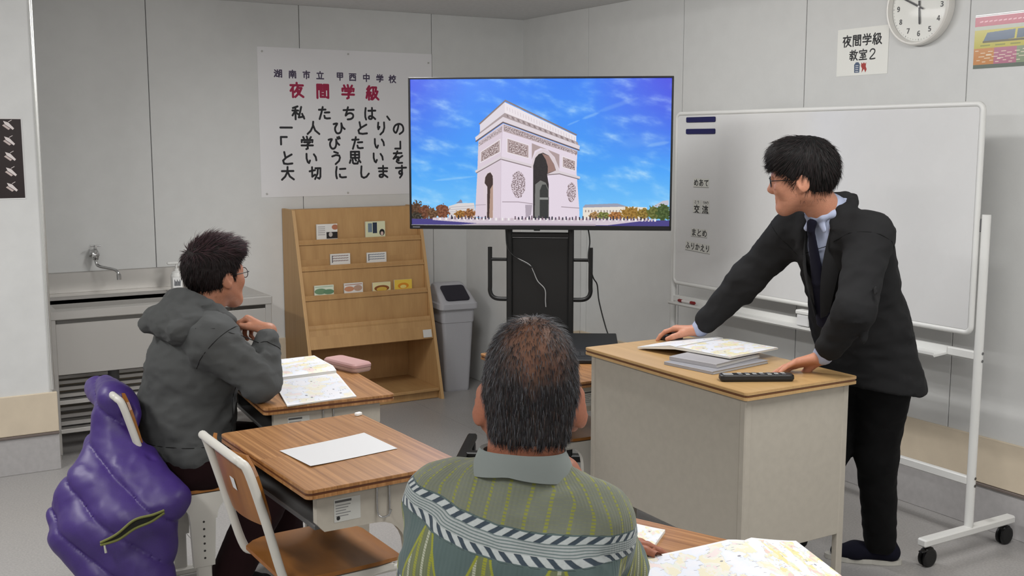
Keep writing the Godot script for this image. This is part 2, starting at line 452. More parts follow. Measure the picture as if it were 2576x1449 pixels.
# ---------------------------------------------------------------- lettering: pen strokes on a 10 x 10 square
var STROKES := {
	"湖": [[0.8, 1, 2, 2], [0.3, 3.8, 1.6, 4.6], [0.3, 9, 1.8, 6.5], [2.4, 2.8, 6, 2.8], [4.2, 0.8, 4.2, 4.8], [2.8, 4.8, 5.6, 4.8, 5.6, 8.6, 2.8, 8.6, 2.8, 4.8], [6.8, 1, 6.8, 6, 6.2, 9.3], [6.8, 1, 9.4, 1, 9.4, 9.3, 8.5, 9], [6.8, 3.6, 9.4, 3.6], [6.8, 6, 9.4, 6]],
	"南": [[1, 1.8, 9, 1.8], [5, 0.3, 5, 3.5], [1, 3.5, 1, 9.7], [1, 3.5, 9, 3.5, 9, 9.5, 8, 9.2], [3.3, 4.2, 4, 5.3], [6.7, 4.2, 6, 5.3], [2.6, 5.6, 7.4, 5.6], [2.6, 7.3, 7.4, 7.3], [5, 5.6, 5, 9.5]],
	"市": [[5, 0.3, 5, 2], [0.8, 2, 9.2, 2], [2, 4, 2, 8.3], [2, 4, 8, 4, 8, 8.2, 7, 8], [5, 2, 5, 9.8]],
	"立": [[5, 0.3, 5, 2.2], [1, 2.4, 9, 2.4], [3, 4, 3.8, 8.3], [7, 4, 6.2, 8.3], [0.5, 9, 9.5, 9]],
	"甲": [[1.5, 1, 1.5, 6], [1.5, 1, 8.5, 1, 8.5, 6], [1.5, 3.5, 8.5, 3.5], [1.5, 6, 8.5, 6], [5, 1, 5, 9.8]],
	"西": [[0.6, 1.2, 9.4, 1.2], [1.2, 3.4, 1.2, 9.4], [1.2, 3.4, 8.8, 3.4, 8.8, 9.4], [3.8, 1.2, 3.8, 4.5, 2.6, 6.3], [6.2, 1.2, 6.2, 5.6, 7.8, 5.8], [1.2, 9, 8.8, 9]],
	"中": [[1.2, 2.5, 1.2, 6.6], [1.2, 2.5, 8.8, 2.5, 8.8, 6.6], [1.2, 6.2, 8.8, 6.2], [5, 0.3, 5, 9.8]],
	"学": [[2, 0.6, 2.8, 2.2], [4.8, 0.3, 5.2, 2], [8, 0.6, 7, 2.2], [0.8, 4.4, 0.8, 2.8, 9.2, 2.8, 9, 4.4], [2.6, 4.4, 7.4, 4.4, 5.2, 6], [5.2, 6, 5.4, 9, 4.2, 9.5], [0.6, 6.8, 9.4, 6.8]],
	"校": [[0.4, 3, 4, 3], [2.3, 0.5, 2.3, 9.8], [2.3, 3.2, 0.4, 6.8], [2.4, 3.8, 3.8, 5.2], [7, 0.4, 7, 2], [4.4, 2.2, 9.6, 2.2], [6, 3, 4.8, 4.8], [8, 3, 9.2, 4.8], [8.2, 4.8, 6.8, 7.5, 4.4, 9.6], [5.6, 5, 7.2, 7.8, 9.6, 9.6]],
	"夜": [[5, 0.2, 5, 1.6], [0.6, 1.8, 9.4, 1.8], [3, 2, 0.6, 5.6], [2.2, 4, 2.2, 9.8], [5.8, 2.6, 4.8, 4.8, 3.4, 6.4], [5.4, 3.6, 8.4, 3.6, 7, 6.6, 3.8, 9.7], [4.8, 5, 6.2, 7.4, 9.6, 9.6], [5.4, 4.8, 6.4, 5.6]],
	"間": [[1, 0.8, 1, 9.8], [1, 0.8, 4.2, 0.8, 4.2, 3.8, 1, 3.8], [1, 2.3, 4.2, 2.3], [5.8, 0.8, 9, 0.8, 9, 9.6, 8, 9.3], [5.8, 0.8, 5.8, 3.8, 9, 3.8], [5.8, 2.3, 9, 2.3], [3.4, 5, 3.4, 9], [3.4, 5, 6.6, 5, 6.6, 9, 3.4, 9], [3.4, 7, 6.6, 7]],
	"級": [[2.6, 0.4, 1, 2.6, 2.6, 3.4], [3.8, 1.6, 0.8, 5, 3.8, 4.8], [2.3, 5, 2.3, 9.8], [1, 6, 0.4, 8.6], [3.4, 6, 4, 7.6], [4.8, 1.2, 8, 1.2, 7.4, 4], [5.8, 1.2, 5.6, 5.5, 4, 9.5], [7.4, 4, 9, 4, 7.8, 7, 5, 9.6], [5.8, 4.5, 7.4, 7.6, 9.6, 9.6]],
	"私": [[4.4, 0.4, 0.8, 1.6], [0.4, 3.4, 4.8, 3.4], [2.7, 1.2, 2.7, 9.8], [2.6, 3.6, 0.4, 7], [2.8, 4.4, 4.6, 6], [7.2, 0.8, 5.2, 8.4, 9, 7.8], [7.8, 5.8, 9.4, 9.2]],
	"た": [[0.8, 2.6, 6, 2.4], [3.8, 0.6, 2.8, 4.5, 1.2, 9.4], [5.4, 4.6, 9, 4.4], [5, 7, 5.4, 8.6, 7, 9, 9.4, 8.8]],
	"ち": [[0.8, 2.6, 9, 2.2], [4.4, 0.4, 3.4, 3.6, 2.4, 6.6, 4.2, 5.2, 6.6, 4.8, 8.4, 6, 8.2, 8, 6.4, 9.2, 4, 9.5]],
	"は": [[1.6, 0.8, 1.1, 4.5, 1.2, 7.5, 1.8, 9.4], [3.8, 2.8, 9.6, 2.6], [6.8, 0.6, 6.8, 7.6, 5.8, 9, 4.2, 8.6, 4.2, 7.4, 5.6, 6.8, 7.4, 7.4, 9.4, 9]],
	"、": [[1, 7, 3, 9.5]],
	"一": [[0.6, 5, 9.4, 5]],
	"人": [[5, 0.6, 4.6, 4, 2.8, 7.4, 0.4, 9.6], [4.8, 3, 6.4, 7, 9.6, 9.6]],
	"ひ": [[0.8, 2.2, 3.6, 1.8, 2, 4.6, 2, 7, 3.4, 9, 5.8, 8.6, 7, 6, 7, 1.6], [7, 1.6, 7.8, 4.4, 9.6, 5.8]],
	"と": [[3, 0.6, 3.8, 4.4], [8.6, 2.4, 4.4, 4.6, 2, 6.8, 2.6, 9, 5.4, 9.4, 9, 9]],
	"り": [[2.6, 0.8, 2.2, 4.2, 2.6, 5.8, 3.6, 4], [7.4, 0.6, 7.6, 4.6, 6.6, 7.6, 4.2, 9.8]],
	"の": [[5.2, 1.8, 4.6, 5, 3, 8.4, 1.4, 7.4, 1, 5.4, 2.4, 2.8, 5.4, 1.6, 8, 2.4, 9.2, 4.8, 8.8, 7.4, 6, 9.4]],
	"「": [[3.5, 6, 3.5, 0.6, 8, 0.6]],
	"」": [[6.5, 4, 6.5, 9.4, 2, 9.4]],
	"び": [[0.8, 2.6, 3.4, 2.2, 2, 4.8, 2, 7.2, 3.4, 9.2, 5.6, 8.8, 6.8, 6.2, 6.8, 2.4], [6.8, 2.4, 7.4, 4.6, 9.2, 6.4], [7.8, 0.8, 8.4, 2], [9.2, 0.4, 9.8, 1.6]],
	"い": [[1.4, 2, 1.4, 5.4, 2.2, 8, 3.2, 8.8, 4, 7], [7.2, 2.4, 8.6, 4.4, 9, 6.8]],
	"う": [[3.6, 0.6, 6.6, 1.6], [2, 4, 5, 3, 7.6, 3.4, 8.2, 5, 7.4, 7.4, 4.6, 9.8]],
	"思": [[1.6, 0.6, 8.4, 0.6, 8.4, 5.2, 1.6, 5.2, 1.6, 0.6], [5, 0.6, 5, 5.2], [1.6, 2.9, 8.4, 2.9], [1.4, 6.8, 0.6, 9], [3, 6.4, 3.2, 9, 4, 9.6, 7, 9.6, 7.4, 8.2], [5, 6, 5.8, 7.4], [8, 6.6, 9.4, 8.6]],
	"を": [[1.4, 2, 8.2, 1.8], [4.6, 0.4, 3.4, 3.4, 1.2, 6.2, 3.8, 4.8, 5.4, 5, 5.6, 7.6], [8.8, 4, 4.4, 6.6, 3.8, 8.4, 5.4, 9.5, 8.6, 9.4]],
	"大": [[0.6, 3.4, 9.4, 3.4], [5, 0.4, 4.8, 4, 3, 7.4, 0.5, 9.7], [5, 4, 6.6, 7.4, 9.6, 9.6]],
	"切": [[0.4, 3.8, 4.6, 3], [2.4, 0.8, 2.4, 7.8, 4.6, 6.4], [5, 1.6, 9, 1.6, 8.8, 8, 8, 9.4, 6.8, 8.8], [7, 1.6, 6.6, 5.6, 4.6, 9.6]],
	"に": [[1.8, 0.8, 1.2, 4.5, 1.3, 7.5, 1.8, 9.4], [4.4, 2.4, 8.8, 2.2], [4.2, 6.6, 4.4, 8.2, 6, 8.8, 9.2, 8.6]],
	"し": [[3, 0.6, 2.6, 5.6, 3, 8.4, 4.8, 9.4, 7, 8.6, 9, 6.2]],
	"ま": [[1.4, 2.2, 8.8, 2.2], [1.8, 4.6, 8.4, 4.6], [5.2, 0.4, 5.2, 7.6, 4.2, 9, 2.4, 8.8, 2.2, 7.6, 3.8, 7, 6, 7.4, 8.8, 9.2]],
	"す": [[0.6, 2.2, 9.4, 2], [5.8, 0.4, 5.8, 5, 5, 6.8, 3.6, 6.6, 3.4, 5.2, 4.6, 4.4, 5.8, 5.2, 5.8, 7.4, 4, 9.7]],
	"め": [[2, 1.8, 2.8, 5, 4.6, 8], [6.2, 0.8, 5.2, 4.6, 3.2, 8.2, 1.6, 8, 1.2, 6, 3, 3.6, 6, 2.6, 8.4, 3.6, 9.2, 6, 8.2, 8.4, 6, 9.4]],
	"あ": [[1.4, 2.2, 8.4, 2], [4, 0.4, 3.8, 5.5, 4.4, 9], [6.8, 3.6, 5.6, 6.6, 3.4, 8.8, 1.8, 8.4, 1.6, 6.8, 3.6, 4.8, 6.4, 4.2, 8.8, 5.4, 8.8, 7.8, 6.6, 9.5]],
	"て": [[0.8, 2.2, 9.2, 1.6, 6.2, 3, 4.6, 5.2, 5, 7.8, 7.4, 9.4]],
	"交": [[5, 0.3, 5, 2], [0.6, 2.2, 9.4, 2.2], [3.4, 3, 1.4, 5.2], [6.6, 3, 8.6, 5.2], [7, 4.6, 5, 7.4, 0.8, 9.7], [3, 4.8, 5.2, 7.6, 9.4, 9.7]],
	"流": [[0.8, 1, 2, 2], [0.3, 3.8, 1.6, 4.6], [0.3, 9.2, 2, 6.4], [6.2, 0.3, 6.2, 1.7], [3, 2, 9.4, 2], [5.4, 2.2, 4.2, 4.4, 8, 4], [7.2, 3, 8.8, 5], [4.2, 5.4, 4, 7.8, 2.8, 9.7], [6.2, 5.4, 6.2, 9.4], [8.2, 5.4, 8.2, 9, 9.6, 9, 9.7, 7.8]],
	"ふ": [[4, 0.8, 5.8, 2], [5.4, 2.8, 4.6, 4, 6, 5.6, 6, 8, 4.8, 9.2, 3.4, 8.4], [2.4, 5.4, 0.8, 8.4], [7.6, 5.4, 9.4, 8.2]],
	"か": [[0.8, 3, 5.4, 2.6, 6, 4.4, 5.2, 8.2, 4.4, 9.2, 3, 8], [3.6, 0.6, 2.6, 4.8, 0.8, 9.2], [7.4, 2.4, 9.4, 5.4]],
	"え": [[4.2, 0.4, 6, 1.4], [1.8, 3.2, 7.4, 2.9, 1.2, 9.4], [3.6, 6.2, 5, 6.2, 5.4, 8.6, 6.4, 9.4, 9.4, 9.2]],
	"こ": [[2, 2, 8, 2.2, 6.4, 3.4], [1.6, 6.6, 2, 8.4, 5, 9, 9, 8.6]],
	"ゅ": [[1.6, 3.4, 1.8, 8], [1.8, 6, 4, 3.6, 7, 3.4, 9, 5.6, 8, 8, 5.8, 8.4], [5.8, 1.8, 6.2, 7, 5, 9.8]],
	"教": [[0.8, 2, 5, 2], [3, 0.4, 3, 4], [0.4, 4, 5.6, 4], [5, 1.2, 0.8, 6.4], [1.8, 5.6, 4.4, 5.6, 3, 6.8], [3, 6.8, 3.2, 9.2, 2.2, 9.4], [0.6, 8, 5.2, 7.4], [7, 0.4, 5.4, 4], [6.2, 2.6, 9.6, 2.6], [8.6, 2.6, 7.6, 6.4, 5, 9.6], [6.2, 4.4, 7.4, 7.4, 9.6, 9.6]],
	"室": [[5, 0.2, 5, 1.4], [0.8, 3.2, 0.8, 1.6, 9.2, 1.6, 9, 3.2], [2, 3.6, 8, 3.6], [4.8, 3.6, 3, 5.6, 7.4, 5.4], [6.4, 4.4, 8, 6], [5, 6, 5, 9.4], [1.8, 7.4, 8.2, 7.4], [0.6, 9.5, 9.4, 9.5]],
	"2": [[2.2, 2.8, 3.2, 1.2, 5.2, 0.6, 7.2, 1.4, 7.6, 3.2, 6.4, 5.2, 2.2, 9.4, 8, 9.4]],
}
func glyph(p: Pic, ch: String, x: float, y: float, size: float, th: float, c: Color) -> void:
	if not STROKES.has(ch): return
	for s in STROKES[ch]:
		var pts := []
		for i in range(0, s.size(), 2):
			pts.append(Vector2(x + s[i] * size / 10.0, y + s[i + 1] * size / 10.0))
		if pts.size() > 6: pts = curve(pts, 3)   # kana loops are round
		p.path(pts, th, c)

func school_poster() -> Pic:
	var p := Pic.new(1180, 915, Color(0.90, 0.895, 0.905))
	var ink := Color(0.10, 0.10, 0.12)
	var grey := Color(0.26, 0.22, 0.32)
	# row 1, small heavy letters
	var xs := [108, 200, 290, 380, 512, 598, 692, 786, 874]
	var row := "湖南市立甲西中学校"
	for i in 9:
		glyph(p, row[i], xs[i] - 5, 132 + i * 1.5, 50, 7.5, grey)
	# row 2, red
	row = "夜間学級"
	xs = [205, 375, 545, 712]
	for i in 4:
		glyph(p, row[i], xs[i] - 5, 210 + i * 2, 90, 14.0, Color(0.62, 0.08, 0.26))
	var rows := [["私たちは、", [210, 380, 545, 690, 845], 370], ["一人ひとりの", [128, 305, 476, 634, 768, 890], 462], ["「学びたい」", [105, 262, 440, 600, 752, 890], 557], ["という思いを", [128, 286, 452, 582, 742, 884], 650], ["大切にします", [130, 312, 482, 642, 775, 905], 744]]
	for r in rows:
		var t: String = r[0]
		for i in t.length():
			glyph(p, t[i], r[1][i], r[2] - 18, 84, 12.5, ink)
	return p

func soft_line(p: Pic, a: Vector2, b: Vector2, th: float, c: Color, al: float) -> void:
	var d := b - a
	for y in range(int(minf(a.y, b.y) - th), int(maxf(a.y, b.y) + th)):
		for x in range(int(minf(a.x, b.x) - th), int(maxf(a.x, b.x) + th)):
			var q := Vector2(x, y)
			var t := clampf((q - a).dot(d) / d.length_squared(), 0, 1)
			var k := 1.0 - q.distance_to(a + d * t) / th
			if k > 0.0: p.mixp(x, y, c, al * k)
# carved stone: dark hollows and pale edges inside an outline
func relief(p: Pic, pts: Array, base: Color, dark: Color, pale: Color, nz: FastNoiseLite, density := 0.0) -> void:
	var box := Rect2(pts[0], Vector2.ZERO)
	for q in pts: box = box.expand(q)
	var pl := PackedVector2Array(pts)
	for y in range(int(box.position.y), int(box.end.y) + 1):
		for x in range(int(box.position.x), int(box.end.x) + 1):
			if x < 0 or y < 0 or x >= p.w or y >= p.h: continue
			if not Geometry2D.is_point_in_polygon(Vector2(x, y), pl): continue
			var n := nz.get_noise_2d(x, y) + 0.5 * nz.get_noise_2d(x * 2.3 + 90, y * 2.3)
			var c := base
			if n < -0.12 + density: c = dark
			elif n > 0.22: c = pale
			p.im.set_pixel(x, y, p.im.get_pixel(x, y).lerp(c, 0.85))

func screen_picture() -> Pic:
	var W := 1280
	var H := 720
	var p := Pic.new(W, H, Color(0.3, 0.6, 0.95))
	var nz := FastNoiseLite.new()
	nz.seed = 5
	nz.frequency = 0.004
	nz.fractal_octaves = 5
	for y in H:
		for x in W:
			var u := float(x) / W
			var w := float(y) / H
			var c := Color(0.20, 0.50, 0.97).lerp(Color(0.32, 0.70, 0.99), clampf(w * 1.15, 0, 1))
			var dx: float = absf(u - 0.45) * 2.0
			var vio: float = clampf((dx - 0.45) * 1.3, 0, 1) * clampf(1.0 - w * 1.7, 0, 1)
			c = c.lerp(Color(0.24, 0.22, 0.86), vio)
			c = c.lerp(Color(0.62, 0.85, 0.99), clampf((w - 0.62) * 1.6, 0, 0.75))
			var a := Vector2(x + y * 0.9, y * 2.6 - x * 0.9)
			var cl: float = pow(clampf(nz.get_noise_2d(a.x, a.y) * 0.95 + 0.28, 0, 1), 2.2) * 0.6
			c = c.lerp(Color(0.86, 0.95, 1.0), cl)
			p.im.set_pixel(x, y, c)
	var q := func(pts: Array) -> Array:
		var o := []
		for i in range(0, pts.size(), 2):
			o.append(Vector2((pts[i] - 118) / 2202.0 * W, (pts[i + 1] - 110) / 1240.0 * H))
		return o
	# long thin clouds
	for s in [[1450, 500, 1560, 455, 5, 0.5], [1580, 445, 1720, 395, 8, 0.6], [1700, 390, 2050, 270, 12, 0.35], [300, 970, 690, 930, 6, 0.6], [310, 490, 430, 480, 16, 0.3], [2130, 670, 2310, 640, 10, 0.6], [1900, 660, 2300, 600, 30, 0.25]]:
		var e: Array = q.call([s[0], s[1], s[2], s[3]])
		for k in 9:       # soft-edged: overlaid thin strokes of varying length
			var off := Vector2(0, (k - 4) * s[4] * 0.18)
			soft_line(p, e[0].lerp(e[1], 0.05 * absf(k - 4)) + off, e[1].lerp(e[0], 0.06 * absf(k - 4)) + off, s[4] * 0.7, Color(0.88, 0.96, 1), s[5] * 0.13)
	var stone := Color(0.90, 0.85, 0.90)
	var warm := Color(0.83, 0.78, 0.79)
	var brown := Color(0.53, 0.46, 0.46)
	var dark := Color(0.17, 0.15, 0.16)
	var fine := FastNoiseLite.new()
	fine.seed = 9
	fine.frequency = 0.12
	# far houses
	p.poly(q.call([440, 1190, 520, 1165, 660, 1160, 680, 1290, 440, 1290]), Color(0.86, 0.84, 0.84))
	p.poly(q.call([500, 1165, 560, 1160, 555, 1140, 545, 1130, 525, 1150]), Color(0.55, 0.52, 0.58))
	for r in 4:
		p.path(q.call([445, 1200 + r * 20, 660, 1185 + r * 20]), 2.0, Color(0.66, 0.64, 0.68))
	p.poly(q.call([1590, 1195, 1970, 1185, 2130, 1190, 2130, 1290, 1590, 1290]), Color(0.92, 0.89, 0.84))
	p.poly(q.call([1590, 1195, 1610, 1170, 1880, 1158, 1970, 1185]), Color(0.60, 0.62, 0.70))
	for k in 14:
		p.poly(q.call([1610 + k * 26, 1215, 1620 + k * 26, 1215, 1620 + k * 26, 1235, 1610 + k * 26, 1235]), Color(0.63, 0.58, 0.56))
	p.poly(q.call([2180, 1180, 2260, 1135, 2312, 1128, 2312, 1170, 2180, 1195]), Color(0.75, 0.75, 0.80))
	# the monument: attic, cornices, two faces
	p.poly(q.call([713, 490, 925, 305, 925, 420, 713, 560]), Color(0.88, 0.85, 0.88))
	p.poly(q.call([925, 305, 1530, 590, 1530, 665, 925, 420]), Color(0.93, 0.90, 0.92))
	p.path(q.call([712, 486, 930, 292, 1530, 580]), 7.0, brown)
	p.poly(q.call([710, 560, 925, 395, 925, 440, 690, 600]), Color(0.66, 0.60, 0.61))
	p.poly(q.call([925, 395, 1540, 640, 1555, 680, 925, 440]), Color(0.66, 0.60, 0.61))
	for k in 26:
		var t := k / 25.0
		var a := Vector2(945, 425).lerp(Vector2(1520, 650), t)
		p.path(q.call([a.x, a.y - 12, a.x + 8, a.y + 6]), 3.0, Color(0.42, 0.36, 0.37) if k % 2 == 0 else Color(0.82, 0.77, 0.78))
		var b := Vector2(945, 345).lerp(Vector2(1515, 600), t)
		p.path(q.call([b.x, b.y, b.x + 2, b.y + 30]), 1.6, Color(0.78, 0.72, 0.76))
	p.poly(q.call([672, 600, 910, 428, 1562, 672, 1555, 708, 910, 478, 680, 634]), Color(0.88, 0.84, 0.87))
	p.path(q.call([680, 634, 910, 474, 1555, 708]), 6.0, Color(0.40, 0.33, 0.34))
	p.poly(q.call([700, 632, 912, 484, 890, 800, 905, 1300, 668, 1280, 690, 890]), Color(0.86, 0.80, 0.85))
	p.poly(q.call([912, 484, 1540, 712, 1535, 900, 1560, 1200, 1562, 1300, 890, 1300, 890, 800]), stone)
	p.poly(q.call([915, 490, 1540, 716, 1540, 750, 915, 550]), Color(0.73, 0.66, 0.67))
	p.poly(q.call([702, 640, 905, 500, 905, 555, 700, 680]), Color(0.77, 0.71, 0.74))
	for k in 60:
		var t := k / 59.0
		var a := Vector2(925, 505).lerp(Vector2(1530, 725), t)
		p.path(q.call([a.x, a.y + 2, a.x + 5 * sin(k * 2.3), a.y + 26]), 2.2, Color(0.56, 0.49, 0.50) if k % 3 else Color(0.86, 0.81, 0.83))
	relief(p, q.call([918, 498, 1536, 722, 1536, 745, 918, 540]), Color(0.72, 0.65, 0.66), Color(0.50, 0.43, 0.44), Color(0.86, 0.81, 0.83), fine, 0.05)
	relief(p, q.call([704, 648, 904, 508, 904, 545, 702, 676]), Color(0.76, 0.70, 0.72), Color(0.54, 0.47, 0.48), Color(0.86, 0.81, 0.83), fine, 0.0)
	# framed panels with carved figures
	for f in [[720, 725, 885, 618, 885, 725, 716, 815], [945, 608, 1130, 668, 1130, 778, 945, 728], [1415, 762, 1525, 800, 1525, 885, 1415, 852]]:
		var e: Array = q.call(f)
		p.poly(e, Color(0.70, 0.62, 0.62))
		p.path(e + [e[0]], 4.0, Color(0.93, 0.90, 0.92))
		var ctr: Vector2 = (e[0] + e[1] + e[2] + e[3]) / 4.0
		var inn := []
		for v in e: inn.append(ctr + (v - ctr) * 0.82)
		relief(p, inn, Color(0.70, 0.62, 0.62), Color(0.44, 0.36, 0.36), Color(0.90, 0.86, 0.87), fine, 0.02)
	# middle cornices
	for l in [[682, 890, 890, 772, 1182, 848], [1282, 905, 1390, 895, 1556, 940]]:
		var e: Array = q.call(l)
		p.path(e, 12.0, Color(0.86, 0.82, 0.84))
		for i in e.size(): e[i] += Vector2(0, 8)
		p.path(e, 4.0, Color(0.47, 0.41, 0.42))
	# great arch, its vault and the arch beyond
	p.poly(q.call([1150, 860, 1165, 780, 1195, 725, 1250, 700, 1310, 725, 1365, 800, 1390, 890, 1290, 915]), Color(0.86, 0.81, 0.83))
	p.poly(q.call([1155, 650, 1390, 745, 1390, 870, 1350, 770, 1290, 705, 1230, 690, 1180, 715, 1155, 790]), Color(0.69, 0.61, 0.61))
	p.poly(q.call([1168, 1300, 1168, 840, 1185, 775, 1215, 742, 1250, 730, 1300, 755, 1345, 830, 1360, 880, 1285, 912, 1300, 1000, 1302, 1300]), dark)
	p.poly(q.call([1240, 735, 1300, 757, 1345, 832, 1358, 880, 1290, 905, 1292, 850, 1275, 790]), Color(0.60, 0.48, 0.45))
	p.poly(q.call([1180, 1300, 1185, 1000, 1230, 965, 1275, 985, 1298, 1040, 1300, 1300]), Color(0.46, 0.46, 0.45))
	p.poly(q.call([1225, 1300, 1225, 1050, 1245, 1000, 1275, 1000, 1295, 1050, 1297, 1300]), Color(0.20, 0.21, 0.21))
	p.poly(q.call([1225, 1110, 1297, 1110, 1297, 1130, 1225, 1130]), Color(0.55, 0.56, 0.55))
	# side arch
	p.poly(q.call([735, 1000, 745, 930, 775, 893, 805, 890, 830, 920, 830, 1290, 760, 1290]), Color(0.87, 0.81, 0.84))
	p.poly(q.call([752, 990, 758, 940, 778, 908, 802, 898, 822, 930, 824, 1010, 800, 1050, 790, 1290, 772, 1290, 775, 1020]), Color(0.25, 0.18, 0.17))
	p.poly(q.call([800, 1040, 824, 1000, 822, 1290, 790, 1290]), Color(0.70, 0.58, 0.52))
	# carved groups and plinths
	for s in [[1040, 1000, 62, 120], [1492, 1065, 40, 88]]:
		var c0: Array = q.call([s[0], s[1]])
		var outl := []
		for k in 16:
			var an := TAU * k / 16
			var wob := 1.0 + 0.18 * sin(k * 2.7)
			outl.append(c0[0] + Vector2(cos(an) * s[2] * 0.56 * wob, sin(an) * s[3] * 0.56))
		relief(p, outl, Color(0.80, 0.74, 0.77), Color(0.42, 0.34, 0.35), Color(0.90, 0.85, 0.88), fine, 0.06)
	for l in [[905, 1150, 1040, 1150, 1160, 1165], [1410, 1190, 1560, 1200]]:
		p.path(q.call(l), 4.0, Color(0.66, 0.60, 0.64))
	p.path(q.call([668, 1180, 760, 1175]), 3.0, Color(0.70, 0.64, 0.68))
	p.poly(q.call([1100, 1175, 1160, 1175, 1150, 1260, 1105, 1290]), Color(0.70, 0.65, 0.70))
	p.path(q.call([905, 484, 893, 790, 890, 1290]), 1.5, Color(0.78, 0.72, 0.78))
	# trees
	var leaf := FastNoiseLite.new()
	leaf.seed = 3
	leaf.frequency = 0.06
	for t in [[160, 1230, 60, 80, Color(0.33, 0.22, 0.14)], [230, 1240, 60, 60, Color(0.42, 0.24, 0.15)], [385, 1235, 58, 62, Color(0.48, 0.27, 0.17)], [300, 1255, 50, 45, Color(0.40, 0.27, 0.16)], [150, 1280, 60, 40, Color(0.20, 0.17, 0.12)], [540, 1258, 50, 35, Color(0.62, 0.42, 0.16)], [620, 1250, 48, 38, Color(0.58, 0.36, 0.18)], [1690, 1265, 50, 30, Color(0.66, 0.50, 0.30)], [1770, 1265, 50, 36, Color(0.44, 0.46, 0.20)], [1870, 1262, 60, 35, Color(0.66, 0.42, 0.20)], [1990, 1240, 80, 52, Color(0.60, 0.45, 0.17)], [2100, 1245, 60, 45, Color(0.55, 0.44, 0.15)], [2190, 1235, 60, 55, Color(0.38, 0.40, 0.16)], [2270, 1235, 60, 70, Color(0.25, 0.33, 0.13)]]:
		var c0: Array = q.call([t[0], t[1]])
		p.blob(c0[0].x, c0[0].y, t[2] * 0.58, t[3] * 0.58, t[4], 1.0, leaf, 0.5)
		for k in 30:
			var an := k * 2.4
			var rr := sqrt(k / 30.0) * 0.8
			p.blob(c0[0].x + cos(an) * rr * t[2] * 0.58, c0[0].y + sin(an) * rr * t[3] * 0.58, 4, 3, t[4].darkened(0.35) if k % 2 else t[4].lightened(0.18), 0.7, fine, 0.8)
	# square, kerb stones, people
	p.poly(q.call([110, 1300, 2330, 1300, 2330, 1360, 110, 1360]), Color(0.28, 0.25, 0.52))
	p.poly(q.call([300, 1290, 2220, 1290, 1800, 1345, 900, 1350, 300, 1310]), Color(0.83, 0.78, 0.82))
	p.poly(q.call([700, 1335, 1700, 1335, 1700, 1352, 500, 1352]), Color(0.72, 0.66, 0.72))
	for k in 70:
		var x := 330 + k * 27
		p.poly(q.call([x, 1288, x + 15, 1288, x + 15, 1310, x, 1310]), Color(0.94, 0.92, 0.92) if k % 2 else Color(0.80, 0.74, 0.78))
	for k in 60:
		var x := 460.0 + fmod(k * 173.0, 1700.0)
		if x > 800 and x < 980: continue
		p.poly(q.call([x, 1268 + (k % 4) * 4, x + 10, 1268 + (k % 4) * 4, x + 11, 1302, x - 1, 1302]), [Color(0.24, 0.21, 0.30), Color(0.42, 0.34, 0.40), Color(0.15, 0.15, 0.22)][k % 3])
	return p

func map_page(sd: int, warm := 1.0) -> Pic:   # a page of an atlas: pale sea, tinted lands, thin lines of print
	var p := Pic.new(512, 400, Color(0.86, 0.86, 0.88))
	var a := FastNoiseLite.new()
	a.seed = sd
	a.frequency = 0.0065
	a.fractal_octaves = 5
	var b := FastNoiseLite.new()
	b.seed = sd + 50
	b.frequency = 0.01
	for y in 400:
		for x in 512:
			var h := a.get_noise_2d(x, y)
			var e := absf(h - 0.02)
			if h > 0.02:
				var t := b.get_noise_2d(x, y)
				var c := Color(0.86, 0.83, 0.72)
				if t > 0.15: c = Color(0.85, 0.80, 0.56)
				elif t < -0.25: c = Color(0.85, 0.73, 0.69)
				elif t < -0.08: c = Color(0.80, 0.83, 0.71)
				p.im.set_pixel(x, y, Color(0.86, 0.86, 0.88).lerp(c, warm))
			else:
				p.im.set_pixel(x, y, Color(0.83, 0.85, 0.89).lerp(Color(0.86, 0.86, 0.88), clampf(-h * 3.0, 0, 1)))
			if e < 0.006: p.mixp(x, y, Color(0.5, 0.5, 0.56), 0.5)
	var r := RandomNumberGenerator.new()
	r.seed = sd
	for k in 40:
		var x := r.randf_range(20, 470)
		var y := r.randf_range(20, 380)
		p.line(Vector2(x, y), Vector2(x + r.randf_range(6, 22), y + r.randf_range(-3, 3)), 1.6, Color(0.42, 0.42, 0.46))
	for k in 5:
		var x := r.randf_range(60, 450)
		var y := r.randf_range(60, 340)
		p.blob(x, y, 9, 6, Color(0.45, 0.45, 0.48), 0.8, b, 0.8)
	p.rect(0, 0, 512, 10, Color(0.88,0.88,0.88))
	p.rect(0, 390, 512, 10, Color(0.88,0.88,0.88))
	return p

